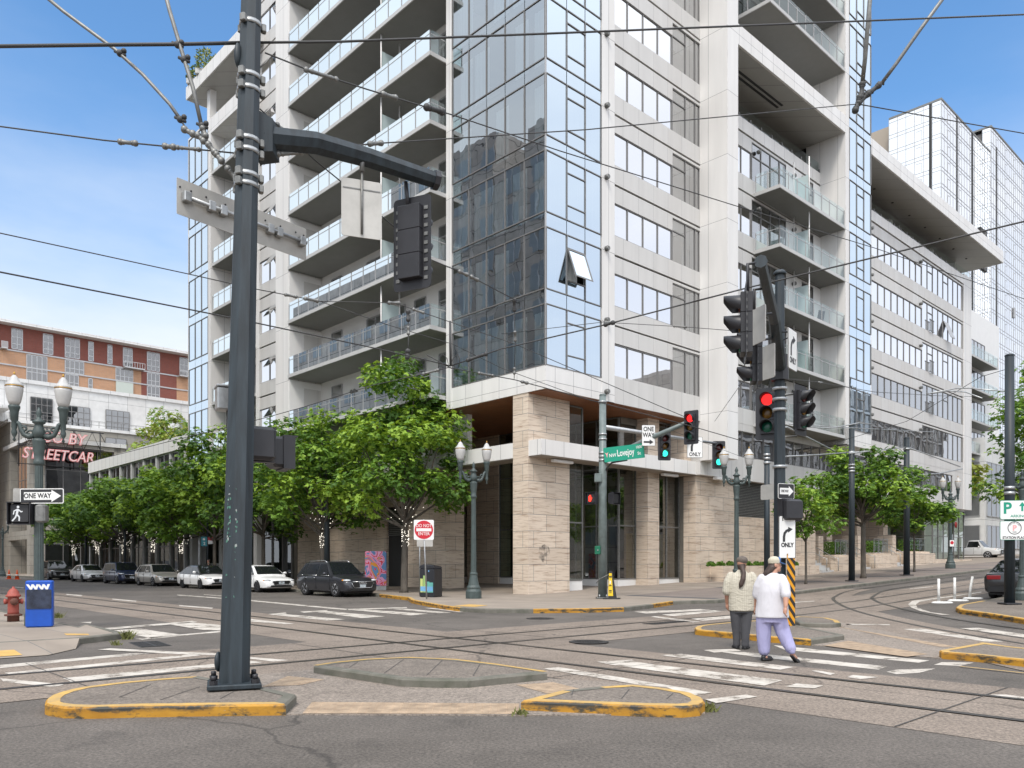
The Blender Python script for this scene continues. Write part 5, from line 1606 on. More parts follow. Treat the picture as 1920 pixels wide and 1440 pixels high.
for i, (u, v, lb, h) in enumerate(((60, 3, 'light green rounded tree past the far end of the block', 7), (66, -4, 'dark tree beside the far end of the white block', 5.6), (75, -6, 'small tree far up the right street', 5))):
    tree(lb, bp(u, v), h + 3, h - (.2 if i else -.8), (3.6, 3.8, 2.8), .14, 3600, 60 + i, .38, ((2, 3, 3), (0, 1, 1), (1, 2, 1))[i], 16, None, name='distant_tree', lobe_r=.45)
# low shrubs on the planter wall
SH = 'clipped shrubs along the stone planter'
def shrub(u, v, z, r0, label, seed, grp, pal=(0, 0, 1), n=260, box=None):
    r = random.Random(seed)
    m = MB()
    for _ in range(n):
        if box: p = Vector((r.uniform(0, box[0]), r.uniform(0, box[1]), r.uniform(0, box[2])))
        else:
            d = Vector((r.gauss(0, 1), r.gauss(0, 1), abs(r.gauss(0, 1)))).normalized()
            p = d * r0 * r.uniform(.5, 1)
        a = Vector((r.uniform(-1, 1), r.uniform(-1, 1), r.uniform(.1, 1))).normalized()
        b = a.cross(Vector((r.uniform(-1, 1), r.uniform(-1, 1), r.uniform(-1, 1)))).normalized()
        s = .075
        m.add([p - a * s, p + b * s * .5, p + a * s, p - b * s * .5], [(0, 1, 2, 3)], r.choice(pal))
    o = put('shrub', m, LEAF, None, (*xy(u, v), z), RZ)
    tag(o, label, 'shrub', grp)
pl = ['first of the round shrubs at the left end of the planter', 'second round shrub along the planter', 'third round shrub along the planter', 'round shrub just behind the flat cap of the man', 'round shrub right of the pony tail', 'round shrub beside the dark round pole', 'last round shrub left of the young tree']
for i, (px, lb) in enumerate(zip((1333, 1351, 1369, 1402, 1418, 1431, 1490), pl)):
    u = onv(px, -.05)
    shrub(u, -.05, 1.42, .27, lb, 70 + i, SH)
for i, (a, w) in enumerate(((29.5, 2.2), (35.9, 2.2), (42.6, 3.0))):
    shrub(a, .8, gzu(a) + 1.3, 0, ('clipped box hedge behind the first set of steps', 'clipped box hedge above the middle terrace wall', 'clipped box hedge on the farthest terrace')[i], 80 + i, 'hedges on the terraces', (0, 1), 900, (w, .8, .9))
# ------------------------------------------------------------------ street furniture
def gp(px, py, dz=0.0):
    x, y = G(px, py, dz)
    return (x, y, gz(x, y) + dz)
def rrect(w, h, r, n=4):
    o = []
    for cx, cz, a0 in ((w / 2 - r, h / 2 - r, 0), (-w / 2 + r, h / 2 - r, pi / 2), (-w / 2 + r, -h / 2 + r, pi), (w / 2 - r, -h / 2 + r, 1.5 * pi)):
        o += [(cx + r * cos(a0 + pi / 2 * i / n), cz + r * sin(a0 + pi / 2 * i / n)) for i in range(n + 1)]
    return o
def plate(mb, pts, y0, y1, mi=0, M_=None):      # flat outline in x,z given thickness along y
    n = len(pts)
    mb.add([(x, y0, z) for x, z in pts] + [(x, y1, z) for x, z in pts], [tuple(reversed(range(n))), tuple(range(n, 2 * n))][::1] + [(i, (i + 1) % n, n + (i + 1) % n, n + i) for i in range(n)], mi, False, M_)
def sign(name, label, cat, loc, rz, w, h, face, back=None, border=None, group=None, r=.04):
    """panel facing local -y, centred on loc; returns the root"""
    m = MB()
    plate(m, rrect(w, h, r), .0, .012, 1)
    plate(m, rrect(w, h, r), -.003, -.0005, 2 if border else 0)
    if border: plate(m, rrect(w - border[0] * 2, h - border[0] * 2, max(.01, r - border[0])), -.006, -.0035, 0)
    o = put(name, m, [face, back or M['alu'], border[1] if border else face], None, loc, rz)
    return tag(o, label, cat, group)
def letters(parent, items, material, y=-.008, name='lettering'):
    m = MB()
    for body, x, z, size, *rest in items:
        kw = rest[0] if rest else {}
        m.text(body, size, T(x, y, z), 0, **{'bold': .012 * size, **kw})
    put(name, m, material, parent)
def shape(parent, name, polys, material, y0=-.010, y1=-.0065):
    m = MB()
    for p in polys: plate(m, p, y0, y1)
    put(name, m, material, parent)
def arrow_right(w, h, sh, hd):                   # straight arrow outline, centred
    return [(-w / 2, -sh / 2), (w / 2 - hd, -sh / 2), (w / 2 - hd, -h / 2), (w / 2, 0), (w / 2 - hd, h / 2), (w / 2 - hd, sh / 2), (-w / 2, sh / 2)]
def right_turn(parent, w, h):                    # bent arrow and the word ONLY
    s = w / .61
    P = []
    t = .085 * s
    c = [(-.12, -.16), (-.12, .02), (-.095, .13), (-.03, .21), (.05, .245)]
    c = [(x * s, z * s) for x, z in c]
    L_, R_ = [], []
    for i, p in enumerate(c):
        a, b = Vector(c[max(0, i - 1)]), Vector(c[min(len(c) - 1, i + 1)])
        d = (b - a).normalized()
        L_.append((p[0] - d.y * t / 2, p[1] + d.x * t / 2)); R_.append((p[0] + d.y * t / 2, p[1] - d.x * t / 2))
    m = MB()
    for i in range(len(c) - 1): plate(m, [L_[i], L_[i + 1], R_[i + 1], R_[i]][::-1], -.010, -.0065)
    plate(m, [(.03 * s, .15 * s), (.19 * s, .27 * s), (.03 * s, .345 * s)], -.010, -.0065)
    put('arrow', m, M['sign_k'], parent)
    letters(parent, [('ONLY', 0, -.275 * s, .2 * s, {'sx': .82, 'bold': .006})], M['sign_k'])
def turn_sign(label, loc, rz, w=.61, h=.76): 
    o = sign('turn_sign', label, 'turn sign', loc, rz, w, h, M['sign_w'], None, (.014, M['sign_k']), 'right turn only signs')
    right_turn(o, w, w * .76 / .61 if h > w else w)
    return o
LENS = {c: (emat('lens_%s_lit' % c, e, s), mat('lens_%s_dark' % c, d, .25)) for c, e, s, d in (('red', (1, .02, .02), 1.5, (.09, .008, .008)), ('amber', (1, .4, 0), 3, (.16, .075, .005)), ('green', (.05, 1, .72), 1.1, (.008, .10, .06)))}
SIG = 'traffic signals at the crossing'
def signal(label, loc, rz, lit=None, back=True, s=1.0):
    """three-lamp head hanging from its top at loc; lamps look towards local -y"""
    t = thing('traffic_signal', label, 'traffic signal', loc, rz, SIG)
    m = MB()
    for i in range(3): m.bbox((-.18 * s, -.1 * s, (-.35 * (i + 1) + .0015) * s), (.18 * s, .1 * s, (-.35 * i - .0015) * s), .006 * s)
    put('housing', m, M['black'], t)
    if back:
        m = MB(); plate(m, rrect(.62 * s, 1.34 * s, .06 * s), -.02 * s, -.008 * s, 0, T(0, 0, -.525 * s))
        for sd in (-1, 1):
            for i in range(9): m.box((sd * .235 * s - .03 * s, -.006 * s, (-.02 - i * .125) * s), (sd * .235 * s + .03 * s, .004 * s, (-.07 - i * .125) * s), 1)
        put('backplate', m, [M['black'], M['steeld']], t)
    for i, c in enumerate(('red', 'amber', 'green')):
        z = (-.175 - .35 * i) * s
        m = MB(); m.lathe([(.145 * s, 0), (.13 * s, .02 * s), (.06 * s, .035 * s), (.01 * s, .038 * s)], 18, M=T(0, -.1 * s, z, rx=pi / 2))
        put('lens', m, LENS[c][0 if lit == c else 1], t)
        m = MB()
        n, a0, a1 = 18, radians(-38), radians(218)
        vo = []
        for j in range(n + 1):
            a = a0 + (a1 - a0) * j / n
            ln = .28 * s * (.45 + .55 * max(0, min(1, (sin(a) + .62) / 1.2)))
            for rr, yy in ((.165, -.1), (.165, None), (.155, None), (.155, -.1)): vo.append((rr * s * cos(a), (-.1 * s - ln) if yy is None else yy * s, z + rr * s * sin(a)))
        fs = []
        for j in range(n):
            b = j * 4
            for k in range(3): fs.append((b + k, b + 4 + k, b + 5 + k, b + 1 + k))
        m.add(vo, fs, 0, True)
        put('visor', m, M['black'], t)
    return t
def pedhead(label, loc, rz, sym=None, s=1.0):
    t = thing('walk_signal', label, 'walk signal', loc, rz, 'walk signals at the crossing')
    m = MB()
    m.bbox((-.24 * s, -.13 * s, -.24 * s), (.24 * s, .14 * s, .24 * s), .045 * s)
    for a, b in (((-.262, -.24, .242), (.262, -.02, .262)), ((-.262, -.2, -.262), (-.243, -.02, .242)), ((.243, -.2, -.262), (.262, -.02, .242)), ((-.243, -.15, -.262), (.243, -.02, -.243))): m.box([q * s for q in a], [q * s for q in b])
    put('housing', m, M['black'], t)
    m = MB(); plate(m, rrect(.4 * s, .4 * s, .03), -.145 * s, -.131 * s); put('screen', m, M['sign_k'], t)
    m = MB()
    if sym == 'walk':
        X = -.06
        m.ball((X + .03, -.15, .145), (.03, .006, .03), 10)
        for a, b, r in (((.03, .10), (-.0, -.02), .032), ((.0, -.02), (.06, -.09), .022), ((.06, -.09), (.055, -.18), .02), ((.0, -.02), (-.03, -.10), .022), ((-.03, -.10), (-.10, -.18), .02), ((.03, .09), (.10, .03), .018), ((.10, .03), (.13, .045), .015), ((.02, .09), (-.06, .05), .018), ((-.06, .05), (-.075, -.03), .016)):
            m.tube([(X + a[0], -.15, a[1]), (X + b[0], -.15, b[1])], r * .8, 6)
        put('walking_symbol', m, emat('walk_white', (.95, .97, 1), .55), t)
    elif sym == 'hand':
        plate(m, rrect(.11, .13, .03), -.155, -.148, 0, T(-.03, 0, -.07))
        for i, (x, l) in enumerate(((-.075, .10), (-.045, .14), (-.015, .15), (.015, .12))): plate(m, rrect(.024, l, .011), -.155, -.148, 0, T(x, 0, -.02 + l / 2))
        plate(m, rrect(.026, .1, .011), -.155, -.148, 0, T(.045, 0, -.03, ry=radians(28)))
        put('hand_symbol', m, emat('hand_red', (1, .05, .03), 1.6), t)
    return t
def octo(mb, p0, p1, r0, r1, mi=0, n=8): mb.tube([p0, p1], [r0, r1], n, mi, True, False)
def clamp(mb, c, r, mi=1, h=.07):
    mb.lathe([(r, -h / 2), (r + .012, -h / 2), (r + .012, h / 2), (r, h / 2)], 16, mi, M=T(*c))

# --- tall near pole with the short curved arm
px0 = gp(439, 1287, .13)
PT = Vector((-3.36, 10.4, 9.5))
P0 = Vector((px0[0], px0[1], .13))
pl = thing('signal_pole', 'tall dark octagonal pole bolted to the near left island with short mast arm', 'signal pole', P0)
def pole_c(z): return P0.lerp(PT, (z - .13) / (PT.z - .13)) - P0      # local centre of the shaft at height z
def pole_r(z): return .185 - .058 * (z / 9.5)
m = MB(); octo(m, (0, 0, .0), tuple(PT - P0), .185, .127); put('shaft', m, M['pole'], pl)
m = MB(); m.bbox((-.3, -.3, .0), (.3, .3, .06), .012, M=T(rz=.35)); put('base_plate', m, M['pole'], pl)
for sx_, sy_ in ((-1, -1), (1, -1), (1, 1), (-1, 1)):
    m = MB(); m.lathe([(.05, .06), (.05, .11)], 6, sm=False); m.lathe([(.032, .11), (.032, .16), (.02, .165)], 8)
    put('anchor_bolt', m, M['black'], pl, tuple(Matrix.Rotation(.35, 3, 'Z') @ Vector((sx_ * .23, sy_ * .23, 0))))
m = MB(); m.ball((-.17, -.05, .30), (.04, .075, .12), 12); put('hand_hole', m, M['pole'], pl)
c = pole_c(8.0); m = MB(); m.ball((c.x - .12, c.y - .07, 7.9), (.05, .08, .16), 12); put('junction_cover', m, M['pole'], pl)
m = MB()
for z in (8.32 + .17, 7.78, 7.6, 6.93, 6.78, 6.46, 6.33):
    c = pole_c(z); clamp(m, (c.x, c.y, z - .13), pole_r(z) * .96, 0, .055)
    for a in (.4, 2.6, 4.4): m.bbox((-.03, -.03, -.05), (.03, .05, .05), .01, 1, T(c.x + cos(a) * (pole_r(z) + .03), c.y + sin(a) * (pole_r(z) + .03), z - .13, rz=a))
put('clamp', m, [M['steel'], M['steeld']], pl)
# arm
a0 = at(487, 258, 10.4); a1 = at(690, 296, 11.25); a2 = at(816, 338, 11.7)
m = MB(); m.tube([a0 - P0, at(590, 268, 10.85) - P0, a1 - P0, a2 - P0], [.155, .148, .135, .118], 8, 0, True, False)
arm = put('mast_arm', m, M['pole'], pl)
d = (a2 - a1).normalized()
m = MB(); m.tube([a2 - P0 - d * .03, a2 - P0 + d * .05], .14, 8, 0, True, False); put('end_cap', m, M['black'], arm)
m = MB()
q0 = at(480, 255, 10.38) - P0
m.loft([[(q0.x - .06, q0.y - .17, q0.z + dz_ * .30 - .02) for dz_ in ()] or [(q0.x, q0.y + s * .17, q0.z + t * .29) for s, t in ((-1, -1), (1, -1), (1, 1), (-1, 1))],
        [(q0.x + .23, q0.y + .10 + s * .15, q0.z - .01 + t * .21) for s, t in ((-1, -1), (1, -1), (1, 1), (-1, 1))]])
put('arm_socket', m, M['pole'], pl)
# scrapes on the shaft
m = MB()
r = random.Random(3)
for i in range(46):
    z = r.gauss(1.95, .16) if i < 36 else r.uniform(.7, 2.6)
    c = pole_c(z + .13); rr = pole_r(z) * .925
    a = radians(-112.5 + r.uniform(-8, 8)) if i % 3 else radians(-80 + r.uniform(-6, 6))
    w_, h_ = r.uniform(.004, .016), r.uniform(.008, .05)
    nx, ny = cos(a), sin(a)
    o_ = Vector((c.x + nx * (rr + .004), c.y + ny * (rr + .004), z))
    tx = Vector((-ny, nx, 0))
    m.add([o_ - tx * w_, o_ + tx * w_ + Vector((0, 0, h_ * .3)), o_ + tx * w_ * .6 + Vector((0, 0, h_)), o_ - tx * w_ * .7 + Vector((0, 0, h_ * .8))], [(0, 1, 2, 3)], 1 if i % 4 == 0 else 0)
put('scrape', m, [mat('scrape_green', (.08, .2, .15), .7), mat('scrape_pale', (.3, .33, .31), .7)], pl)
# what hangs on it
A1 = at(330, 378, 10.15); A2_ = at(575, 449, 11.75)
ang = atan2(A2_.y - A1.y, A2_.x - A1.x)
mid = (A1 + A2_) / 2
ln = (Vector((A2_.x, A2_.y)) - Vector((A1.x, A1.y))).length
o = thing('street_name_sign', 'back of a long blank metal street sign behind the tall near pole', 'street sign', mid, ang)
for sd in (-1, 1):
    m = MB(); plate(m, rrect(ln / 2 - .14, .46, .01, 1), -.004, .004, 0, T(sd * (ln / 4 + .06), 0, 0)); put('panel', m, M['alu'], o)
m = MB(); m.tube([(-ln / 2 + .08, -.06, .0), (ln / 2 - .05, -.06, 0)], .028, 8)
for x in (-ln / 2 + .12, -.55, -.38, .35, .5, ln / 2 - .12): m.bbox((x - .05, -.09, -.06), (x + .05, -.004, .07), .01)
for x in (-ln / 2 + .05, -ln / 2 + .2, -.6, -.32, .3, .55, ln / 2 - .2, ln / 2 - .06): m.lathe([(.012, 0), (.012, .01)], 6, 1, T(x, -.004, .12, rx=pi / 2))
put('bracket_tube', m, [M['steel'], M['black']], o)
o = sign('turn_sign', 'white back of a rectangular sign hung under the near mast arm', 'turn sign', at(678, 392, 11.2), radians(180 + 20), .56, .80, M['alu'])
m = MB(); m.tube([(0, .03, .56), (0, .03, -.36)], .018, 6); m.box((-.26, .013, .26), (.26, .02, .275)); m.tube([(0, .03, .5), (0, .03, .62), (-.04, .05, .70)], .035, 8)
put('hanger', m, M['steeld'], o)
signal('traffic signal seen from behind under the end of the near mast arm', tuple(at(772, 388, 11.6)), radians(180 - 24), None, True, 1.0)
m = MB(); o_ = at(772, 388, 11.6); m.tube([at(782, 345, 11.65) - o_, at(778, 392, 11.62) - o_], .03, 8)
put('hanger', m, M['black'], bpy.data.objects['traffic_signal'])
o = thing('control_box', 'small pale metal box high on the left of the tall near pole', 'control box', at(423, 748, 10.25), .5)
m = MB(); m.bbox((-.115, -.12, -.15), (.115, .12, .13), .012); m.bbox((-.125, -.13, .13), (.125, .13, .16), .008); put('box', m, M['steel'], o)
m = MB(); m.tube([(.02, .0, -.15), (.02, 0, -.4), (.08, .05, -.45)], .012, 6); put('cable', m, M['black'], o)
pedhead('black walk signal box seen from behind, nearer one on the tall near pole', tuple(at(484, 832, 10.15)), radians(180 + 30), None, .86)
pedhead('black walk signal box half hidden behind the nearer one on the tall pole', tuple(at(522, 850, 10.7)), radians(180 - 60), None, .84)

# --- right signal pole on its island
b0 = Vector(gp(1462, 1172, .12))
sp = thing('signal_pole', 'dark octagonal signal pole on the right island with arm reaching towards the viewer', 'signal pole', b0)
m = MB(); hp = CH + (HZ - 512) * b0.y / F_ - b0.z; octo(m, (0, 0, 0), (0, 0, hp), .155, .11); m.lathe([(.15, hp - .05), (.155, hp), (.1, hp + .06)], 10); put('shaft', m, M['pole'], sp)
m = MB(); m.bbox((-.24, -.24, 0), (.24, .24, .05), .01, M=T(rz=RZ)); m.bbox((-.17, -.17, .05), (.17, .17, .42), .02, M=T(rz=RZ)); put('base_plate', m, M['pole'], sp)
e0 = at(1462, 690, b0.y - .1); e2 = at(1427, 492, 14.0); e1 = at(1452, 600, 17.3)
m = MB(); m.tube([e0 - b0, e1 - b0, e2 - b0], [.145, .12, .09], 8, 0, True, False); arm = put('mast_arm', m, M['pole'], sp)
dd_ = (e2 - e1).normalized(); m = MB(); m.tube([e2 - b0, e2 - b0 + dd_ * .06], .115, 8, 0, True, False); put('end_cap', m, M['pole'], arm)
m = MB(); m.tube([(0, -.02, e0.z - b0.z - .28), (0, -.02, e0.z - b0.z + .32)], [.21, .19], 8, 0, True, False); put('arm_socket', m, M['black'], sp)
m = MB()
for z in (5.1, 5.35, 5.6, 5.85, 3.75): clamp(m, (0, 0, z), .155)
put('clamp', m, [M['pole'], M['steel']], sp)
signal('traffic signal in profile hanging nearest on the right mast arm', tuple(at(1399, 552, 14.0)), radians(-103), None, True, 1.0)
signal('traffic signal in profile hanging lower behind the nearest one on the right arm', tuple(at(1418, 622, 15.6)), radians(-99), None, True, .95)
m = MB()
o_ = b0
m.tube([at(1430, 492, 14.0) - o_, at(1402, 495, 14.0) - o_, at(1402, 552, 14.0) - o_], .03, 6)
m.tube([at(1440, 540, 15.2) - o_, at(1414, 543, 15.2) - o_, at(1414, 580, 15.2) - o_], .03, 6)
m.tube([at(1446, 588, 16.0) - o_, at(1422, 590, 15.8) - o_, at(1420, 625, 15.6) - o_], .03, 6)
m.tube([at(1452, 634, 18) - o_, at(1430, 637, 17) - o_], .03, 6)
m.tube([at(1462, 622, 19) - o_, at(1480, 622, 18.4) - o_], .025, 6); m.tube([at(1463, 640, 19) - o_, at(1480, 632, 18.4) - o_], .015, 6)
put('hanger', m, M['black'], arm)
o = sign('turn_sign', 'white sign panel seen edge on between the two right arm signals', 'turn sign', tuple(at(1419, 612, 15.0)), radians(105), .6, .66, M['sign_w'])
o = sign('turn_sign', 'white sign panel seen from its edge beside the pole arm socket', 'turn sign', tuple(at(1437, 680, 17.2)), radians(112), .55, .72, M['sign_w'])
turn_sign('right turn only sign with bent arrow, high beside the right mast arm', tuple(at(1486, 656, 18.2)), radians(52), .56, .92)
signal('traffic signal with its red lamp lit on the left of the right pole', tuple(at(1440, 738, 20.4)), radians(-28), 'red', True, .98)
signal('unlit traffic signal turned away on the right of the right pole', tuple(at(1500, 733, 20.6)), radians(42), None, True, .96)
m = MB(); o_ = b0
for a, b in (((1452, 745), (1462, 745)), ((1452, 823), (1462, 823)), ((1462, 742), (1492, 738)), ((1462, 820), (1494, 818))): m.tube([at(*a, 20.7) - o_, at(*b, 20.8) - o_], .03, 6)
put('signal_bracket', m, M['steeld'], sp)
YB = b0.y - .22
o = sign('one_way_sign', 'black one way arrow sign on the right signal pole', 'one way sign', tuple(at(1474, 921, YB)), radians(20), .46, .36, M['sign_k'], None, (.012, M['sign_w']), 'one way signs')
shape(o, 'arrow', [[(-.185, -.075), (.07, -.075), (.07, -.12), (.2, 0), (.07, .12), (.07, .075), (-.185, .075)]], M['sign_w'])
letters(o, [('ONE WAY', -.045, 0, .085, {'sx': .52, 'bold': .002})], M['sign_k'], -.0115)
o = sign('one_way_sign', 'grey back of a sign on the left side of the right signal pole', 'one way sign', tuple(at(1447, 922, YB + .3)), radians(180 - 55), .62, .36, M['steeld'], None, None, 'one way signs')
pedhead('black walk signal box seen from behind on the right signal pole', tuple(at(1485, 956, YB)), radians(180 + 22), None, 1.0)
turn_sign('right turn only sign lowest on the right signal pole', tuple(at(1476, 1007, YB - .05)), radians(8), .42, 1.0)
o = sign('hazard_marker', 'orange and black striped marker panel at the foot of the right pole', 'hazard marker', tuple(at(1483, 1112, YB + .02)), radians(36), .30, 1.85, M['orange'], r=.01)
m = MB()
for i in range(9):
    z = -1.1 + i * .25
    p = [(-.16, z + .30), (.16, z - .02), (.16, z + .10), (-.16, z + .42)]
    p = [(x, max(-.92, min(.92, q))) for x, q in p]
    if p[3][1] - p[0][1] > .01 or p[2][1] - p[1][1] > .01: plate(m, p, -.008, -.004)
put('stripe', m, M['sign_k'], o)

# --- centre pole at the block corner
c0 = Vector(gp(1130, 1122, .14))
cp = thing('signal_pole', 'grey green signal pole on the pavement before the travertine pillar', 'signal pole', c0)
m = MB(); m.tube([(0, 0, 0), (0, 0, 8.15)], [.19, .135], 14); m.lathe([(.14, 8.15), (.12, 8.22)], 12); put('shaft', m, M['polegreen'], cp)
m = MB(); m.bbox((-.26, -.26, 0), (.26, .26, .05), .01); put('base_plate', m, M['steeld'], cp)
for a in range(4):
    m = MB(); m.lathe([(.04, .05), (.04, .14), (.02, .16)], 6, M=T(.2 * cos(a * pi / 2 + .8), .2 * sin(a * pi / 2 + .8), 0)); put('anchor_bolt', m, M['steel'], cp)
m = MB()
for z in (7.9, 6.6, 6.4, 5.85, 5.7, 5.55): clamp(m, (0, 0, z), .155, 0)
put('clamp', m, M['steel'], cp)
E1 = Vector((6.62, 29.5, 6.83))
m = MB(); m.tube([(0, 0, 5.5), tuple((E1 - c0) * .5 + Vector((0, 0, .12 + 2.72 - 0))) if False else tuple(Vector((0, 0, 5.5)).lerp(E1 - c0, .5) + Vector((0, 0, .06))), tuple(E1 - c0)], [.12, .1, .075], 10); put('mast_arm', m, M['polegreen'], cp)
u1, v1 = uv(c0.x, c0.y)
e3 = Vector((*xy(u1 + 8.6, v1), 7.25))
m = MB(); m.tube([(0, 0, 6.9), tuple(e3 - c0)], [.1, .055], 10); put('mast_arm', m, M['steel'], cp)
signal('traffic signal with red lit at the end of the centre pole arm', (6.55, 29.35, 7.02), radians(-38), 'red', True, .92)
fg = Vector((*xy(u1 + 4.0, v1 - .1), 7.15))
signal('traffic signal with green lit nearest the one way sign', tuple(fg), radians(6), 'green', True, .92)
fg = Vector((*xy(u1 + 8.3, v1 - .1), 7.2))
signal('traffic signal with green lit at the far right of the centre pole arm', tuple(fg), radians(-6), 'green', True, .98)
o = turn_sign('right turn only sign partly hidden behind the red centre signal', (*xy(u1 + 6.3, v1 - .12), 6.85), radians(2), .72, .95)
o = sign('one_way_sign', 'white one way sign with black arrow above the green street name sign', 'one way sign', tuple(at(1216, 816.5, 30.6)), radians(4), .52, .80, M['sign_w'], None, (.012, M['sign_k']), 'one way signs')
letters(o, [('ONE', 0, .235, .24, {'sx': .8, 'bold': .006}), ('WAY', 0, .01, .24, {'sx': .8, 'bold': .006})], M['sign_k'])
shape(o, 'arrow', [[(x, z - .25) for x, z in arrow_right(.38, .19, .07, .15)]], M['sign_k'])
o = sign('street_name_sign', 'green street name sign reading NW Lovejoy St on the centre pole', 'street sign', tuple(at(1170, 849, 31.0)), radians(-8), 1.55, .56, M['sign_g'], None, None, None, .02)
o.rotation_euler = (0, radians(-6), radians(-8))
letters(o, [('NW', -.44, -.05, .19, {'sx': .8}), ('Lovejoy', .06, .0, .36, {'sx': .58}), ('1000', .58, .15, .15, {'sx': .8}), ('St', .57, -.09, .16, {})], M['sign_w'])
shape(o, 'emblem', [[(-.74, .1), (-.69, .02), (-.66, -.12), (-.63, .02), (-.59, .1), (-.66, .05)]], M['pink'])
m = MB(); m.tube([(-.80, 2.1, -.62), (-.74, 1.0, -.40), (-.5, .06, -.31), (.1, .03, -.29)], .035, 6); put('bracket', m, M['black'], o)
pedhead('walk signal showing a red hand on the left of the centre pole', (c0.x - .42, c0.y - .12, 4.18), radians(-38), 'hand', .92)
pedhead('dark walk signal on the right of the centre pole', (c0.x + .42, c0.y - .05, 4.18), radians(48), None, .92)
o = thing('control_box', 'grey control box on the centre pole above the red hand signal', 'control box', (c0.x - .2, c0.y - .1, 5.0), 0); m = MB(); m.bbox((-.14, -.12, -.17), (.14, .1, .17), .012); put('box', m, M['polegreen'], o)
o = thing('push_button', 'green push button box on the centre pole at waist height', 'push button', (c0.x - .22, c0.y - .1, 2.1), 0)
m = MB(); m.bbox((-.11, -.1, -.17), (.11, .08, .17), .02); put('box', m, mat('button_green', (.0, .12, .06), .5), o); m = MB(); m.lathe([(.03, 0), (.025, .02)], 8, M=T(0, -.1, 0, rx=pi / 2)); put('button', m, M['steel'], o)
k0 = Vector(gp(1147, 1123, .14))
o = thing('barricade', 'tall thin black and yellow folding barricade leaning by the centre pole', 'barricade', k0, -.2)
m = MB(); m.bbox((-.34, -.2, 0), (.34, .2, .045), .015); put('base', m, M['sign_k'], o)
m = MB(); m.loft([[(-.13, -.05, .04), (.2, -.05, .04), (.2, .05, .04), (-.13, .05, .04)], [(-.1, -.03, 1.12), (.02, -.03, 1.12), (.02, .03, 1.12), (-.1, .03, 1.12)]]); put('panel', m, M['sign_k'], o)
m = MB(); m.add([(-.135, -.056, .12), (.06, -.056, .12), (.0, -.037, 1.02), (-.105, -.037, 1.02)], [(0, 1, 2, 3)]); put('yellow_face', m, mat('sign_yellow', (.75, .52, .02), .5), o)
letters(o, [], M['sign_k']) if False else None
m = MB()
for z, h in ((.86, .05), (.52, .03), (.3, .05), (.24, .02)): m.box((-.1, -.062, z), (.0, -.05, z + h))
m.box((-.08, -.062, .6), (-.03, -.048, .72), 1)
put('lettering', m, [M['sign_k'], M['sign_w']], o)
m = MB(); m.tube([(-.06, 0, 1.0), (-.5, .1, .78), (-.62, .12, .62)], .015, 5); put('strap', m, M['steeld'], o)

# --- twin ornamental lamps
TL = 'twin globe ornamental street lamps'
def twin_lamp(label, loc, rz, s=1.0, proto=[]):
    if proto:
        t = copy_tree(proto[0])
        t.location, t.rotation_euler, t.scale = loc, (0, 0, rz), (s,) * 3
        t['label'] = label
        return t
    t = thing('street_lamp', label, 'street lamp', loc, rz, TL)
    proto.append(t)
    t.scale = (s,) * 3
    m = MB(); m.lathe([(.36, 0), (.36, .32), (.33, .36), (.30, .42), (.31, .50), (.25, .60), (.2, .85), (.165, 1.05), (.185, 1.08), (.185, 1.13), (.15, 1.17)], 16, sm=False); put('base', m, M['lampg'], t)
    m = MB(); m.lathe([(.135, 1.15), (.13, 1.3), (.105, 4.55)], 24, flute=.09, sm=False); m.lathe([(.11, 4.5), (.14, 4.54), (.14, 4.62), (.115, 4.66), (.125, 4.78), (.15, 4.95), (.16, 5.12), (.17, 5.17), (.17, 5.22), (.12, 5.26)], 18); put('shaft', m, M['lampg'], t)
    m = MB(); m.lathe([(.1, 5.24), (.16, 5.36), (.17, 5.46), (.12, 5.58), (.11, 5.66), (.17, 5.7), (.17, 5.74), (.08, 5.8), (.05, 5.88), (.085, 5.95), (.05, 6.06), (.015, 6.14)], 14); put('finial', m, M['lampg'], t)
    for sd in (-1, 1):
        m = MB()
        m.tube([(sd * .12, 0, 5.34), (sd * .26, 0, 5.30), (sd * .38, 0, 5.36), (sd * .45, 0, 5.5), (sd * .5, 0, 5.66), (sd * .58, 0, 5.72)], [.08, .075, .07, .06, .055, .05], 8)
        for cx, cz, cr in ((.21, 5.40, .09), (.37, 5.52, .075)):
            m.tube([(sd * (cx + cr * (1 - i * .04) * cos(i * .5)), -.005, cz + cr * (1 - i * .04) * sin(i * .5)) for i in range(14)], .03, 6)
        a = put('arm', m, M['lampg'], t)
        m = MB(); m.lathe([(.012, 5.16), (.045, 5.2), (.02, 5.27), (.06, 5.34), (.08, 5.42), (.055, 5.5), (.075, 5.56), (.07, 5.72), (.1, 5.76), (.11, 5.98), (.13, 6.06), (.15, 6.1), (.15, 6.15), (.11, 6.18)], 14, M=T(sd * .62, 0, 0)); put('lamp_holder', m, M['lampg'], a)
        m = MB(); m.lathe([(.12, 6.17), (.165, 6.28), (.205, 6.46), (.225, 6.62), (.22, 6.7)], 18, M=T(sd * .62, 0, 0)); put('lamp_globe', m, M['globe'], a)
        m = MB(); m.lathe([(.225, 6.70), (.23, 6.74), (.2, 6.78), (.13, 6.86), (.10, 6.94), (.05, 7.0), (.03, 7.02)], 16, 0, M=T(sd * .62, 0, 0)); m.lathe([(.228, 6.685), (.236, 6.70), (.228, 6.715)], 18, 1, M=T(sd * .62, 0, 0)); m.lathe([(.015, 7.01), (.03, 7.05), (.01, 7.12)], 8, 1, M=T(sd * .62, 0, 0)); put('lamp_cap', m, [M['globe'], M['gold']], a)
    return t
def lampat(label, px, py, top, rz, dz=.14):
    b = Vector(gp(px, py, dz))
    h = CH + (HZ - top) * b.y / F_ - b.z
    return twin_lamp(label, b, rz, h / 7.1)
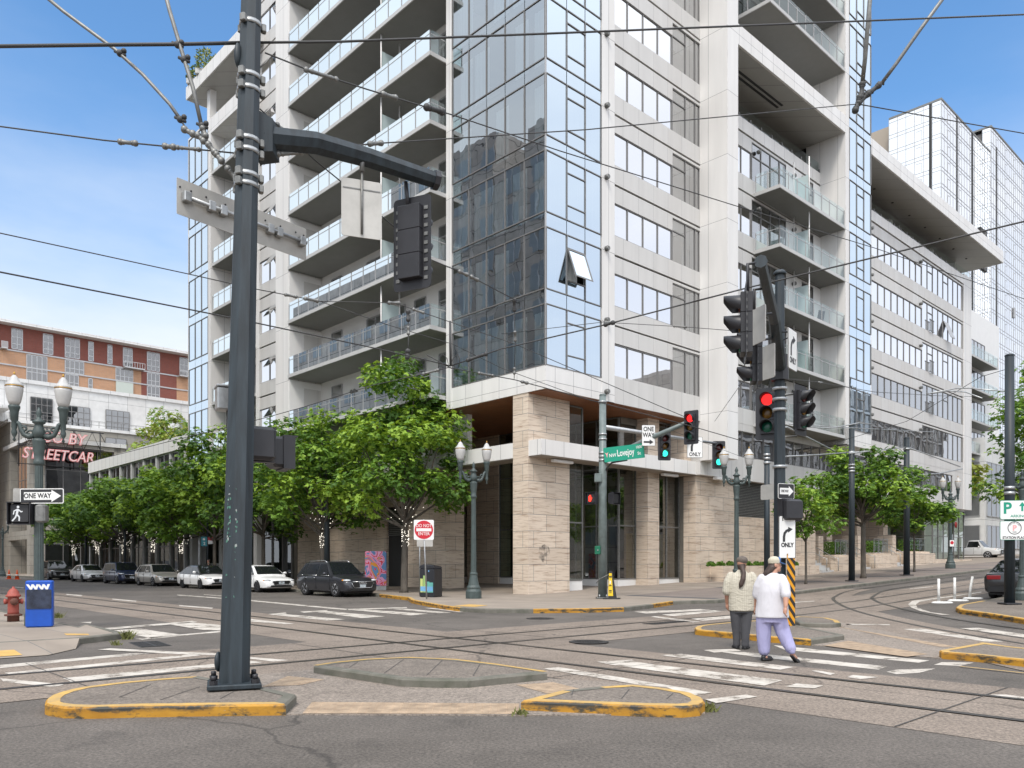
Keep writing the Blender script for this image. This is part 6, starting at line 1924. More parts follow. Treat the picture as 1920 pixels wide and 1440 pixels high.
lampM = lampat('twin globe lamp on the corner pavement left of the travertine pillar', 888, 1122, 826, .35)
lampL = lampat('largest twin globe lamp at the left, carrying the one way sign', 73, 1172, 700, .25, .13)
b_ = Vector((*xy(*uv(*G(1381, 1113, .14))), 0)); 
lampat('twin globe lamp in front of the slatted louvre, behind the two walkers', 1381, 1112, 838, .05)
lampat('twin globe lamp with small notice far along the right pavement', 1782, 1066, 893, .1)
lampat('lamp at the right edge of the photo behind the dark round pole', 1917, 1125, 843, .1)
lampat('tiny twin globe lamp at the far left edge beyond the walk signal', 5, 1081, 972, .1, .13)
o = sign('notice_sign', 'small white notice on the far right twin globe lamp', 'notice', (bpy.data.objects['street_lamp.003'].location.x, bpy.data.objects['street_lamp.003'].location.y - .2, bpy.data.objects['street_lamp.003'].location.z + 1.75), 0, .34, .48, M['sign_w'], None, (.02, M['sign_k']))
shape(o, 'symbol', [[(.12 * cos(i * .5236) * 1, .04 + .12 * sin(i * .5236)) for i in range(12)]], M['sign_r'])

# signs on the left lamp
lx, ly, lz = lampL.location
o = sign('one_way_sign', 'black one way sign with white arrow on the large left lamp', 'one way sign', tuple(at(78.5, 930, ly - .25)), radians(-4), 1.06, .35, M['sign_k'], None, (.02, M['sign_w']), 'one way signs')
shape(o, 'arrow', [[(-.43, -.09), (.24, -.09), (.24, -.14), (.47, 0), (.24, .14), (.24, .09), (-.43, .09)]], M['sign_w'])
letters(o, [('ONE WAY', -.1, -.0, .16, {'sx': .88, 'bold': .004})], M['sign_k'], -.0115)
o = sign('one_way_sign', 'pale back of a second sign just behind the left one way sign', 'one way sign', tuple(at(66, 930, ly + .25)), radians(180 + 35), .9, .33, M['alu'], None, None, 'one way signs')
pedhead('walk signal showing the white walking figure at the left', tuple(at(43, 963, ly - .1)), radians(3), 'walk', 1.0)
o = thing('junction_box', 'rounded grey box on the left lamp post beside the walk signal', 'junction box', tuple(at(79, 963, ly - .2)), 0); m = MB(); m.bbox((-.12, -.12, -.21), (.12, .1, .21), .04); put('box', m, M['steeld'], o)
# newspaper box
n0 = Vector(gp(75, 1175, .13))
o = thing('newspaper_box', 'blue newspaper box with white letters on the near left corner', 'newspaper box', n0, radians(25))
blue = mat('box_blue', (.006, .075, .42), .4, ns=4, na=.15)
m = MB(); m.bbox((-.27, -.2, 0), (.27, .2, 1.06), .025); put('body', m, blue, o)
m = MB(); plate(m, rrect(.5, .44, .02), -.214, -.201, 0, T(0, 0, .64)); put('window', m, mat('dirty_window', (.035, .045, .075), .18, ns=6, na=.7), o)
letters(o, [('WW', 0, .905, .165, {'sx': 1.25, 'bold': .012, 'shear': -.12})], M['sign_w'], -.206)
# fire hydrant
h0 = Vector(gp(25, 1165, .13))
o = thing('fire_hydrant', 'faded red fire hydrant on the near left pavement', 'fire hydrant', h0, .3)
red = mat('hydrant_red', (.34, .075, .055), .6, ns=5, na=.3); rust = mat('hydrant_rust', (.13, .05, .035), .8, ns=8, na=.3)
m = MB(); m.lathe([(.135, 0), (.135, .13), (.2, .14), (.2, .18), (.14, .19)], 14); put('foot', m, rust, o)
m = MB(); m.lathe([(.135, .18), (.125, .25), (.125, .6), (.17, .62), (.17, .66), (.14, .67), (.125, .74), (.07, .81), (.03, .83), (.03, .87), (.01, .87)], 14); put('barrel', m, red, o)
for a, l, rr in ((-1.2, .2, .075), (.3, .21, .055), (3.4, .2, .055)):
    m = MB(); m.lathe([(rr, 0), (rr, l - .06), (rr * 1.25, l - .05), (rr * 1.25, l), (.02, l + .01)], 10, M=T(0, 0, .5, rz=a) @ Matrix.Rotation(pi / 2, 4, 'Y')); put('nozzle', m, rust if a < 0 else red, o)
# cones
def cone(px, py, label):
    b = Vector(gp(px, py))
    o = thing('traffic_cone', label, 'traffic cone', b, 0, 'orange traffic cones at the far left')
    m = MB(); m.bbox((-.24, -.24, 0), (.24, .24, .05), .02); m.lathe([(.19, .05), (.04, .92), (.01, .93)], 12); put('cone', m, mat('cone_orange', (.75, .12, .03), .5), o)
    m = MB(); m.lathe([(.143, .34), (.152, .34), (.128, .48), (.119, .48)], 12); put('band', m, M['sign_w'], o)
cone(17, 1086, 'orange traffic cone at the far left, left one of the pair'); cone(32, 1086.5, 'orange traffic cone at the far left, right one of the pair')
# do not enter sign
d0 = Vector(gp(800, 1123, .14))
o = thing('do_not_enter_sign', 'red do not enter sign on a leaning steel post by the corner kerb', 'road sign', d0, radians(4))
m = MB(); m.tube([(0, 0, 0), (-.13, 0, 3.2)], .03, 8); put('post', m, M['steel'], o)
m = MB(); plate(m, rrect(.8, .8, .05), -.05, -.042, 0, T(-.11, 0, 2.78)); pn = put('panel', m, M['sign_w'], o)
m = MB(); plate(m, [(.37 * cos(i * .2094), .37 * sin(i * .2094)) for i in range(30)], -.056, -.051, 0, T(-.11, 0, 2.78)); put('disc', m, M['sign_r'], pn)
m = MB(); plate(m, rrect(.6, .12, .01), -.062, -.057, 0, T(-.11, 0, 2.78))
m.text('DO NOT', .185, T(-.11, -.06, 2.94), 0, bold=.0, sx=.84); m.text('ENTER', .185, T(-.11, -.06, 2.62), 0, bold=.0, sx=.84); put('lettering', m, M['sign_w'], pn)
d1 = Vector(gp(787, 1117, .14))
o = thing('sign_post', 'thin steel post with sign backs just behind the do not enter sign', 'sign post', d1, radians(10)); m = MB(); m.tube([(0, 0, 0), (0, 0, 3.3)], .028, 8); put('post', m, M['steel'], o)
m = MB(); plate(m, rrect(.7, .5, .03), -.05, -.04, 0, T(.22, 0, 2.42)); put('panel', m, M['alu'], o)
# street bin
t0 = Vector(gp(808, 1119, .14))
o = thing('litter_bin', 'black street litter bin with a pastel skyline picture', 'litter bin', t0, radians(-24))
m = MB()
pr = [(-.33, -.36), (.33, -.36), (.33, .36), (-.33, .36)]
m.bbox((-.36, -.36, 0), (.36, .36, 1.22), .03)
m.loft([[(-.36, -.36, 1.22), (.36, -.36, 1.22), (.36, .36, 1.22), (-.36, .36, 1.22)], [(-.33, -.36, 1.33), (.33, -.36, 1.33), (.33, .3, 1.3), (-.33, .3, 1.3)], [(-.2, -.34, 1.38), (.2, -.34, 1.38), (.2, .2, 1.34), (-.2, .2, 1.34)]]); put('body', m, mat('bin_black', (.015, .016, .02), .35), o)
pastel = [mat('picture_green', (.30, .45, .16), .6), mat('picture_blue', (.16, .38, .62), .6), mat('picture_teal', (.13, .42, .36), .6), mat('picture_lime', (.50, .58, .20), .6)]
m = MB()
for i, (a, b, w, h) in enumerate(((-.25, .42, .12, .45), (-.1, .42, .14, .62), (.08, .42, .1, .3), (.2, .42, .22, .25), (0, .25, .6, .2))):
    for rz_ in (0, -pi / 2): m.box((a - w / 2, -.366 - .001 * i, b if i == 4 else .2), (a + w / 2, -.361, b + h if i == 4 else b + h * .8), (3, 0, 2, 2, 1)[i], T(rz=rz_))
m.ball((.1, -.37, 1.1), (.03, .005, .035), 8, 1)
put('picture', m, pastel, o)
# painted utility box
u0_ = Vector(gp(705, 1106, .14))
def mural():
    m, n, l = newmat('mural')
    o = n.new('ShaderNodeOutputMaterial'); p = n.new('ShaderNodeBsdfPrincipled'); l.new(p.outputs[0], o.inputs[0]); p.inputs['Roughness'].default_value = .5
    c = n.new('ShaderNodeTexCoord'); mp = n.new('ShaderNodeMapping'); mp.inputs['Scale'].default_value = (1, 1, .8); l.new(c.outputs['Object'], mp.inputs[0])
    z = n.new('ShaderNodeTexNoise'); z.inputs['Scale'].default_value = 1.35; z.inputs['Detail'].default_value = 1.0; z.inputs['Distortion'].default_value = 2.2; l.new(mp.outputs[0], z.inputs['Vector'])
    r = n.new('ShaderNodeValToRGB'); r.color_ramp.interpolation = 'CONSTANT'
    e = r.color_ramp.elements
    e[0].position, e[0].color = 0, (.10, .22, .42, 1)
    e[1].position, e[1].color = .38, (.68, .30, .48, 1)
    for ps, cl_ in ((.44, (.62, .03, .05, 1)), (.475, (.72, .34, .50, 1)), (.54, (.62, .03, .05, 1)), (.57, (.70, .28, .02, 1)), (.63, (.12, .25, .45, 1)), (.70, (.55, .05, .2, 1))):
        q = e.new(ps); q.color = cl_
    l.new(z.outputs['Fac'], r.inputs[0]); l.new(r.outputs[0], p.inputs['Base Color'])
    return m
o = thing('utility_box', 'utility cabinet painted with a pink, red and orange flower design', 'utility box', u0_, radians(8))
m = MB(); m.bbox((-.56, -.4, .22), (.56, .4, 2.05), .03); put('cabinet', m, mural(), o); m = MB(); m.box((-.54, -.38, 0), (.54, .38, .22)); put('plinth', m, M['steel'], o)
# transit flag sign on its pole
tp = Vector((*xy(-2.6, 30.2), .14))
o = thing('transit_sign', 'teal and red stop signs on a slim pole behind the parked cars', 'transit sign', tp, .25)
m = MB(); m.tube([(0, 0, 0), (0, 0, 4.6)], .07, 8); put('pole', m, M['pole'], o)
m = MB(); m.box((-.42, -.1, 2.6), (-.02, -.07, 3.25)); put('panel', m, mat('transit_teal', (.02, .22, .28), .5), o)
m = MB(); m.box((.04, -.1, 2.75), (.36, -.07, 3.0)); m.box((.04, -.1, 3.0), (.36, -.07, 3.22), 1); put('panel', m, [M['sign_w'], M['sign_r']], o)
m = MB(); m.text('2', .28, T(-.2, -.105, 2.78), 0, bold=.006); m.lathe([(.08, 0), (.08, .004)], 12, M=T(-.22, -.1, 3.08, rx=pi / 2)); put('lettering', m, M['sign_w'], o)
for v, lb in ((47, 'slim dark pole between the lit tree trunks on the left pavement'), (58, 'slim dark pole farthest along the left pavement')):
    o = thing('street_pole', lb, 'pole', (*xy(-2.7, v), .14), 0, 'slim dark poles along the left pavement'); m = MB(); m.tube([(0, 0, 0), (0, 0, 5.2)], [.12, .1], 10); put('shaft', m, M['pole'], o)
o = thing('street_pole', 'dark pole standing between the white sedan and the dark suv', 'pole', (*xy(-2.6, 14.2), .14), 0); m = MB(); m.tube([(0, 0, 0), (0, 0, 7.5)], [.17, .13], 12); put('shaft', m, M['pole'], o)

# --- dark round poles carrying the overhead wires
CP = 'dark round poles that carry the overhead wires'
def catpole(label, px, py, top, w, bands):
    b = Vector(gp(px, py, .14))
    h = CH + (HZ - top) * b.y / F_ - b.z
    r_ = w / 2 * b.y / F_
    o = thing('wire_pole', label, 'pole', b, 0, CP)
    m = MB(); m.tube([(0, 0, 0), (0, 0, h)], [r_, r_ * .86], 16); m.lathe([(r_ * .9, h), (r_ * .95, h + .03), (r_ * .6, h + .07)], 14); put('shaft', m, M['pole'], o)
    m = MB()
    for y in bands: clamp(m, (0, 0, CH + (HZ - y) * b.y / F_ - b.z), r_ * .95, 0, .1)
    put('clamp', m, M['steel'], o)
    m = MB(); m.bbox((-r_ * 1.6, -r_ * 1.6, 0), (r_ * 1.6, r_ * 1.6, .05), .01); put('base_plate', m, M['black'], o)
    return b
w1 = catpole('dark round pole left of the broad tree on the right pavement', 1597, 1090, 798, 11.5, (848, 872, 878, 884))
w2 = catpole('dark round pole right of the broad tree on the right pavement', 1700, 1079, 822, 11.5, (842, 893, 898))
w3 = catpole('dark round pole close behind the right signal pole', 1438, 1112, 838, 11.5, (853, 860, 868))
w4 = catpole('thickest dark round pole at the right edge with the parking signs', 1893, 1133, 668, 18.5, (915, 925))
# parking signs
pb = w4 + Vector((.02, -.22, 0))
for lb, y0, y1, kind in (('white parking sign with big green P and arrow', 938, 974, 0), ('white Station Place parking sign below the green P sign', 977, 1012, 1)):
    z = CH + (HZ - (y0 + y1) / 2) * pb.y / F_
    o = sign('parking_sign', lb, 'parking sign', (pb.x, pb.y, z), radians(-6), .88, .61, M['sign_w'], None, (.012, M['sign_g']), None, .05)
    if kind == 0:
        letters(o, [('P', -.22, .04, .5, {'bold': .014}), ('ARKING', .12, -.2, .115, {'sx': 1.15})], M['sign_g'])
        shape(o, 'arrow', [[(.23 + q, z_ + .1) for q, z_ in ((-.03, -.14), (.03, -.14), (.03, .02), (.095, .02), (0, .15), (-.095, .02), (-.03, .02))]], M['sign_g'])
    else:
        m = MB()
        for i in range(24):
            a, b = i * 2 * pi / 24, (i + 1) * 2 * pi / 24
            plate(m, [(r_ * cos(t) * 1.0, .08 + r_ * sin(t)) for r_, t in ((.19, a), (.21, a), (.21, b), (.19, b))], -.010, -.0065)
        put('ring', m, M['sign_k'], o)
        letters(o, [('P', 0, .07, .24, {'bold': .008})], M['pink'], name='letter')
        m = MB()
        for body, a0, st in (('STATION PLACE', 155, -10.8),):
            for i, chh in enumerate(body): 
                a = radians(a0 + st * i); m.text(chh, .045, T(.16 * cos(a), -.008, .08 + .16 * sin(a)) @ Matrix.Rotation(-(a - pi / 2), 4, 'Y'), 0)
        m.text('PARK', .05, T(0, -.008, -.055), 0)
        put('ring_lettering', m, M['sign_k'], o)
        letters(o, [('STATION PLACE', 0, -.235, .115, {'sx': .86, 'bold': .003})], M['sign_k'])
# white flexible posts
for i, (px, py, tp_, lean, lb) in enumerate(((1760, 1131, 1085, 0, 'left one of the three white plastic posts'), (1790, 1127, 1083, 0, 'middle one of the three white plastic posts'), (1818, 1123, 1081, .07, 'right, slightly leaning one of the three white plastic posts'))):
    b = Vector(gp(px, py))
    h = (py - tp_) * b.y / F_
    o = thing('flexible_post', lb, 'bollard', b, 0, 'white plastic lane posts')
    m = MB(); m.tube([(0, 0, .03), (lean * .5, 0, h * .5), (lean * 1.6, 0, h)], [.05, .045, .045], 10); put('post', m, mat('post_white', (.72, .71, .68), .5, ns=6, na=.25), o)
    m = MB(); m.loft([[(.36 * sc * cos(a * .5236) + (.12 if 1 else 0), .11 * sc * sin(a * .5236), z) for a in range(12)] for sc, z in ((1, 0), (1, .03), (.8, .06))], M=T(rz=-.15)); put('base', m, M['sign_w'], o)
# far signs on the right
b = Vector((*xy(44, -4.2), 0)); b.z = gzu(44) + .14
o = thing('sign_post', 'slim brown post with small red and white signs beyond the dark sedan', 'sign post', (*xy(46.5, -7.0), gzu(46.5) + .14), 0); m = MB(); m.tube([(0, 0, 0), (0, 0, 6.0)], .05, 8); put('post', m, mat('post_brown', (.13, .09, .07), .6), o)
m = MB(); m.box((.25, -.06, 4.6), (.85, -.03, 5.5)); m.box((.25, -.06, 5.5), (.85, -.03, 6.1), 1); put('panel', m, [M['sign_r'], M['sign_w']], o)
# ------------------------------------------------------------------ vehicles
M['tyre'] = mat('tyre', (.015, .015, .016), .85)
M['rim'] = mat('rim_silver', (.42, .42, .43), .3, .8)
M['rimd'] = mat('rim_dark', (.04, .04, .045), .35, .6)
M['cglass'] = mat('car_glass', (.012, .014, .016), .04, spec=.8)
M['trim'] = mat('car_trim_black', (.014, .014, .015), .4)
M['chrome'] = mat('car_chrome', (.6, .6, .6), .2, .9)
M['hlamp'] = mat('headlamp', (.62, .64, .66), .12, coat=.8)
M['tlamp'] = mat('tail_lamp', (.25, .008, .012), .2)
M['amber'] = mat('amber_lamp', (.75, .28, .02), .3)
M['plate'] = mat('number_plate', (.50, .56, .60), .5, ns=14, na=.5)
def carpaint(name, c, metal=.0): return mat(name, c, .28, metal, coat=.7)
CARG = 'cars parked along the left kerb'
def car(label, paint, L_, W_, H_, kind, u, v, head, r=.34, wb=2.8, roofcol=None, rim='rim', group=None, cat='car', rails=False, chrome=False):
    rz = atan2(head.y, head.x)
    x, y = xy(u, v)
    slope = head.dot(U)
    t = thing('parked_car', label, cat, (x, y, gz(x, y)), rz, group)
    if u > 4: t.rotation_euler = (0, -math.atan(SL) * slope, rz)
    hw = W_ / 2
    belt = {'sedan': .60, 'suv': .60, 'wagon': .615, 'box': .595, 'pickup': .60}[kind] * H_ + (.06 if kind == 'sedan' else 0)
    hood = belt - {'sedan': .10, 'suv': .04, 'wagon': .1, 'box': .03, 'pickup': .02}[kind]
    hf = hood - .13
    deck = belt + (.06 if kind == 'sedan' else -.01)
    lo = .2 if kind != 'pickup' else .36
    ST = [(-.5, .80, lo + .22, deck - .16), (-.488, .91, lo + .1, deck - .04), (-.44, .97, lo + .02, deck), (-.3, 1, lo, belt + (.02 if kind == 'sedan' else 0)), (-.1, 1, lo, belt), (.1, 1, lo, belt - .01), (.22, 1, lo, belt - .03), (.3, .99, lo, hood), (.4, .97, lo + .01, hf + .07), (.46, .93, lo + .03, hf), (.488, .85, lo + .06, hf - .08), (.5, .76, lo + .12, hf - .2)]
    rings = []
    for fx, fw, zl, zt in ST:
        w, d = hw * fw, zt - zl
        half = [(0, zl), (w * .82, zl), (w * .965, zl + .1 * d), (w * .985, zl + .34 * d), (w, zl + .62 * d), (w * .985, zl + .82 * d), (w * .90, zl + .97 * d), (w * .6, zt + .012), (0, zt + .03)]
        rings.append([(fx * L_, a, b) for a, b in half] + [(fx * L_, -a, b) for a, b in half[-2:0:-1]])
    m = MB(); m.loft([q[::-1] for q in rings], True, 0, True)
    o = put('body', m, paint, t)
    fxs = (wb / 2 + .02 * L_ / 4.7, -wb / 2 + .02 * L_ / 4.7)
    cu = MB()
    for wx in fxs:
        for sd in (-1, 1): cu.tube([(wx, sd * (hw - .34), r), (wx, sd * (hw + .2), r)], r + .055, 28)
    co = put('cutter', cu, paint)
    bo = o.modifiers.new('b', 'BOOLEAN'); bo.object = co; bo.operation = 'DIFFERENCE'
    co.matrix_world = t.matrix_world
    bpy.context.view_layer.update()
    co.parent = t
    bpy.context.view_layer.update()
    me = evalmesh(o)
    o.modifiers.clear(); old = o.data; o.data = me; me.name = 'body'
    bpy.data.meshes.remove(old); bpy.data.objects.remove(co)
    me.polygons.foreach_set('use_smooth', [True] * len(me.polygons))
    me.set_sharp_from_angle(angle=radians(38))
    m = MB()
    for wx in fxs:
        for sd in (-1, 1): m.tube([(wx, sd * (hw - .33), r), (wx, sd * (hw - .30), r)], r + .05, 20)
    m.box((-L_ * .44, -hw * .8, lo - .02), (L_ * .44, hw * .8, lo + .06))
    put('underbody', m, M['trim'], t)
    # greenhouse
    G_ = {'sedan': [(-.40, 0), (-.245, .93), (-.12, 1.0), (.02, .985), (.085, .93), (.255, 0)], 'suv': [(-.475, .05), (-.375, .93), (-.2, .985), (0, 1.0), (.075, .95), (.235, 0)], 'wagon': [(-.475, .05), (-.395, .90), (-.2, .98), (0, 1.0), (.075, .94), (.245, 0)],
          'box': [(-.485, .05), (-.435, .96), (-.2, 1.0), (.06, .985), (.14, .94), (.275, 0)], 'pickup': [(-.03, 0), (-.0, .93), (.03, .98), (.12, 1.0), (.16, .95), (.26, 0)]}[kind]
    zb = belt - .02
    wbl, wrf = hw * .93, hw * .70 if kind != 'box' else hw * .78
    def roofz(fx):
        for (a, za), (b, zb_) in zip(G_, G_[1:]):
            if a <= fx <= b: return zb + (H_ - zb) * (za + (zb_ - za) * (fx - a) / (b - a))
        return zb
    def side(fx, tt, sd, out=.006):
        zt = roofz(fx)
        k = (zt - zb) / (H_ - zb)
        z = zb + (H_ - zb - .07) * tt
        return (fx * L_, sd * (wbl + (wrf - wbl) * tt + out), z)
    rings = []
    for fx, k in G_:
        zt = zb + (H_ - zb) * k
        wr = wbl + (wrf - wbl) * k
        half = [(0, zb - .12), (wbl, zb - .12), (wbl, zb), (wr * 1.0, max(zb + .005, zt - .065)), (wr * .90, zt - .012), (wr * .5, zt + .01), (0, zt + .015)]
        rings.append([(fx * L_, a, b) for a, b in half] + [(fx * L_, -a, b) for a, b in half[-2:0:-1]])
    m = MB(); m.loft([q[::-1] for q in rings], True, 0, True)
    g_ = put('cabin', m, roofcol or paint, t)
    g_.data.set_sharp_from_angle(angle=radians(30))
    fr0, fr1 = G_[-1][0], G_[-2][0]
    bk0, bk1 = G_[0][0], G_[1][0]
    k1 = G_[-2][1]; kb = G_[1][1]
    def slope_pane(x0, k0, x1, k1_, a, b, name, dirn):
        m = MB()
        pts = []
        for tt, q in ((a, -1), (a, 1), (b, 1), (b, -1)):
            k = k0 + (k1_ - k0) * tt
            wr = wbl + (wrf - wbl) * k
            nz = .012
            pts.append(((x0 + (x1 - x0) * tt) * L_ + dirn * .012, q * (wr * .90), zb + (H_ - zb) * k + .012))
        m.add(pts, [(0, 1, 2, 3)] if dirn > 0 else [(3, 2, 1, 0)])
        return put(name, m, M['cglass'], t)
    slope_pane(fr0, 0, fr1, k1, .10, .96, 'windscreen', 1)
    slope_pane(bk0, G_[0][1], bk1, kb, .12, .93, 'rear_window', -1)
    mid = (G_[2][0] + G_[3][0]) / 2 + (.04 if kind != 'pickup' else .02)
    def sw(f0, f1, f2, f3, name='side_window'):
        for sd in (-1, 1):
            m = MB(); p = [side(f0, .07, sd), side(f1, .07, sd), side(f2, .90, sd), side(f3, .90, sd)]
            m.add(p if sd < 0 else p[::-1], [(0, 1, 2, 3)])
            put(name, m, M['cglass'], t)
            if chrome:
                c = MB(); c.tube([side(f0, .03, sd, .008), side(f1, .03, sd, .008)], .012, 5); put('window_trim', c, M['chrome'], t)
    front_b = fr0 - .055
    front_t = fr1 - .005
    if kind == 'pickup': sw(G_[0][0] + .012, front_b, front_t, G_[1][0] + .005)
    else:
        sw(mid + .008, front_b, front_t, mid + .008)
        rb, rt = (bk0 + .10, bk1 + .035) if kind == 'sedan' else (bk0 + .14, bk1 + .10)
        sw(rb, mid - .008, mid - .008, rt)
        if kind != 'sedan': sw(bk0 + .045, rb - .015, rt - .015, bk1 + .025)
    if kind == 'pickup':
        m = MB(); m.box((-.46 * L_, -hw * .86, belt - .05), (-.05 * L_, hw * .86, belt + .035)); put('bed', m, M['trim'], t)
    # wheels
    for wx in fxs:
        for sd in (-1, 1):
            wt = put('wheel', MB().tube([(0, 0, 0), (0, sd * .05, 0)], .06, 8), M['trim'], t, (wx, sd * (hw - .12), r))
            m = MB(); m.lathe([(r * .66, -.11), (r * .93, -.115), (r, -.08), (r, .08), (r * .93, .115), (r * .66, .11)], 28, M=Matrix.Rotation(pi / 2, 4, 'X')); put('tyre', m, M['tyre'], wt)
            m = MB()
            m.lathe([(r * .69, -.1), (r * .69, .1), (r * .64, .1), (r * .60, .03), (.02, .02), (.02, -.05)], 28, 1, M=Matrix.Rotation(-sd * pi / 2, 4, 'X'))
            for k in range(5):
                a = k * 2 * pi / 5 + .3
                for da in (-.16, .16):
                    p = [(.05 * cos(a), .05 * sin(a)), (r * .66 * cos(a + da), r * .66 * sin(a + da))]
                    m.tube([(p[0][0], sd * .085, p[0][1]), (p[1][0], sd * .10, p[1][1])], [.028, .022], 6, 0)
            m.tube([(r * .665 * cos(a_ * .25), sd * .10, r * .665 * sin(a_ * .25)) for a_ in range(26)], .014, 6, 0)
            put('rim', m, [M[rim], M['rimd']], wt)
    # details
    fx = .5 * L_
    m = MB(); gw = hw * .62
    gz0, gz1 = lo + .24, hf - .10
    if kind in ('suv', 'box', 'pickup'): P_ = [(-gw, gz1 - .08), (-gw * .92, gz1), (gw * .92, gz1), (gw, gz1 - .08), (gw * .78, gz0), (-gw * .78, gz0)]
    else: P_ = [(-gw * .9, gz1 - .02), (-gw * .8, gz1 + .02), (gw * .8, gz1 + .02), (gw * .9, gz1 - .02), (gw * .72, gz1 - .17), (-gw * .72, gz1 - .17)]
    MR = T(fx, 0, 0, rz=pi / 2)
    plate(m, P_, -.03, .015, 0, MR)
    gr = put('grille', m, M['trim'], t)
    m = MB()
    n_ = len(P_)
    m.tube([(fx + .03, -P_[i % n_][0], P_[i % n_][1]) for i in range(n_ + 1)], .014, 5); 
    if kind == 'suv' and rails:
        for q in range(4): m.tube([(fx + .034, -.15 + q * .1 + .045 * cos(a), gz1 - .07 + .045 * sin(a)) for a in [i * .5236 for i in range(13)]], .009, 5)
    else: m.ball((fx + .03, 0, (gz1 + gz0) / 2 + .1 if kind in ('suv', 'box', 'pickup') else gz1 - .06), (.015, .06, .04), 8)
    put('grille_frame', m, M['chrome'], gr)
    m = MB(); plate(m, [(-hw * .7, lo + .1), (hw * .7, lo + .1), (hw * .62, lo + .2), (-hw * .62, lo + .2)], -.02, .02, 0, MR)
    for sd in (-1, 1): plate(m, [(sd * hw * .66 - .09, lo + .16), (sd * hw * .66 + .09, lo + .16), (sd * hw * .66 + .07, lo + .34), (sd * hw * .66 - .05, lo + .34)][:: 1], -.0, .06, 0, T(fx - .045, 0, 0, rz=pi / 2))
    put('air_intake', m, M['trim'], t)
    m = MB(); m.box((fx + .012, -.16, gz0 + .02), (fx + .036, .16, gz0 + .15)); put('number_plate', m, M['plate'], t)
    for sd in (-1, 1):
        m = MB(); m.ball((0, 0, 0), (.2, .16, .055), 12, 0, T(.455 * L_, sd * hw * .76, hf - .045, rz=-sd * .5)); put('headlight', m, M['hlamp'], t)
        m = MB(); m.ball((0, 0, 0), (.08, .05, .035), 8, 0, T(.437 * L_, sd * hw * .90, hf - .04, rz=-sd * .9)); put('indicator', m, M['amber'], t)
        m = MB(); m.ball((0, 0, 0), (.08, .11, .075), 10, 0, T((fr0 - .075) * L_, sd * (hw + .10), belt + .09)); m.tube([((fr0 - .075) * L_, sd * hw * .9, belt + .04), ((fr0 - .075) * L_, sd * (hw + .06), belt + .07)], .03, 6, 1); put('wing_mirror', m, [paint, M['trim']], t)
        m = MB(); m.bbox((-.5 * L_ - .012, sd * hw * .52 - .2, deck - .26), (-.462 * L_, sd * hw * .62 + .2 - .03, deck - .1), .02) if kind == 'sedan' else m.bbox((-.497 * L_ - .01, sd * hw * .78 - .09, deck - .34), (-.46 * L_, sd * hw * .78 + .09, deck - .02), .03); put('tail_light', m, M['tlamp'], t)
        for hx in (mid - .03, mid - .2):
            m = MB(); m.tube([(hx * L_ - .1, sd * (hw + .012), belt - .13), (hx * L_ + .08, sd * (hw + .012), belt - .125)], .016, 6); put('door_handle', m, M['chrome'] if chrome else paint, t)
        m = MB()
        for hx in (mid, mid - .21 if kind != 'pickup' else mid, fr0 - .03):
            m.box((hx * L_ - .006, sd * (hw - .012), lo + .12), (hx * L_ + .006, sd * (hw + .0035), belt - .02))
        put('door_gap', m, M['trim'], t)
        if rails:
            m = MB(); m.tube([(-.33 * L_, sd * wrf * .92, H_ - .06), (-.3 * L_, sd * wrf * .92, H_ + .015), (0, sd * wrf * .92, H_ + .035), (.05 * L_, sd * wrf * .92, H_ - .05)], .022, 6); put('roof_rail', m, M['chrome'], t)
    m = MB(); m.box((-.5 * L_ - .02, -.17, deck - .42), (-.5 * L_ + .03, .17, deck - .28)); put('number_plate', m, M['plate'], t)
    if kind == 'sedan':
        m = MB(); plate(m, [(-hw * .78, lo + .1), (hw * .78, lo + .1), (hw * .74, lo + .3), (-hw * .74, lo + .3)], -.02, .03, 0, T(-fx, 0, 0, rz=-pi / 2)); put('rear_valance', m, M['trim'], t)
    return t
def onu(px, u0):
    p = CO + U * u0; k = (px - 960) / F_
    return (k * p.y - p.x) / (V.x - k * V.y)
HD = -V
def parked(label, paint, px_front, L_, W_, H_, kind, **kw):
    u = -5.85 + W_ / 2
    v = onu(px_front, -5.85 + W_) + L_ / 2
    return car(label, paint, L_, W_, H_, kind, u, v, HD, group=CARG, **kw)
parked('dark grey suv with roof rails, nearest in the parked row', carpaint('paint_graphite', (.035, .036, .042), .3), 712, 4.68, 1.89, 1.66, 'suv', r=.375, wb=2.82, rails=True, chrome=True, cat='suv')
parked('white sedan with black grille directly behind the dark grey suv', carpaint('paint_white', (.88, .88, .87)), 557, 4.88, 1.84, 1.46, 'sedan', rim='rimd')
parked('white sedan with black roof partly behind the thick near pole', carpaint('paint_pearl', (.90, .90, .89)), 443, 4.9, 1.84, 1.45, 'sedan', roofcol=carpaint('paint_roof_black', (.02, .02, .022)), rim='rimd')
parked('silver beige estate car parked between the white sedan and the navy boxy car', carpaint('paint_champagne', (.50, .47, .42), .4), 347, 4.64, 1.86, 1.50, 'wagon', chrome=True)
parked('boxy navy blue car in the parked row', carpaint('paint_navy', (.022, .032, .075), .2), 271, 4.2, 1.8, 1.64, 'box')
parked('silver white sedan parked between the navy boxy car and the black suv', carpaint('paint_silver', (.80, .80, .79), .15), 205, 4.76, 1.85, 1.44, 'sedan', rim='rimd')
parked('black suv farthest back in the parked row', carpaint('paint_black', (.012, .012, .014)), 139, 4.9, 1.95, 1.78, 'suv', r=.39, wb=2.9, cat='suv')
car('black sedan parked with its tail towards us at the right edge', carpaint('paint_ink', (.016, .016, .018)), 4.9, 1.88, 1.47, 'sedan', 7.7 + 2.45, -15.05 - .94, U, r=.35, rim='rimd')
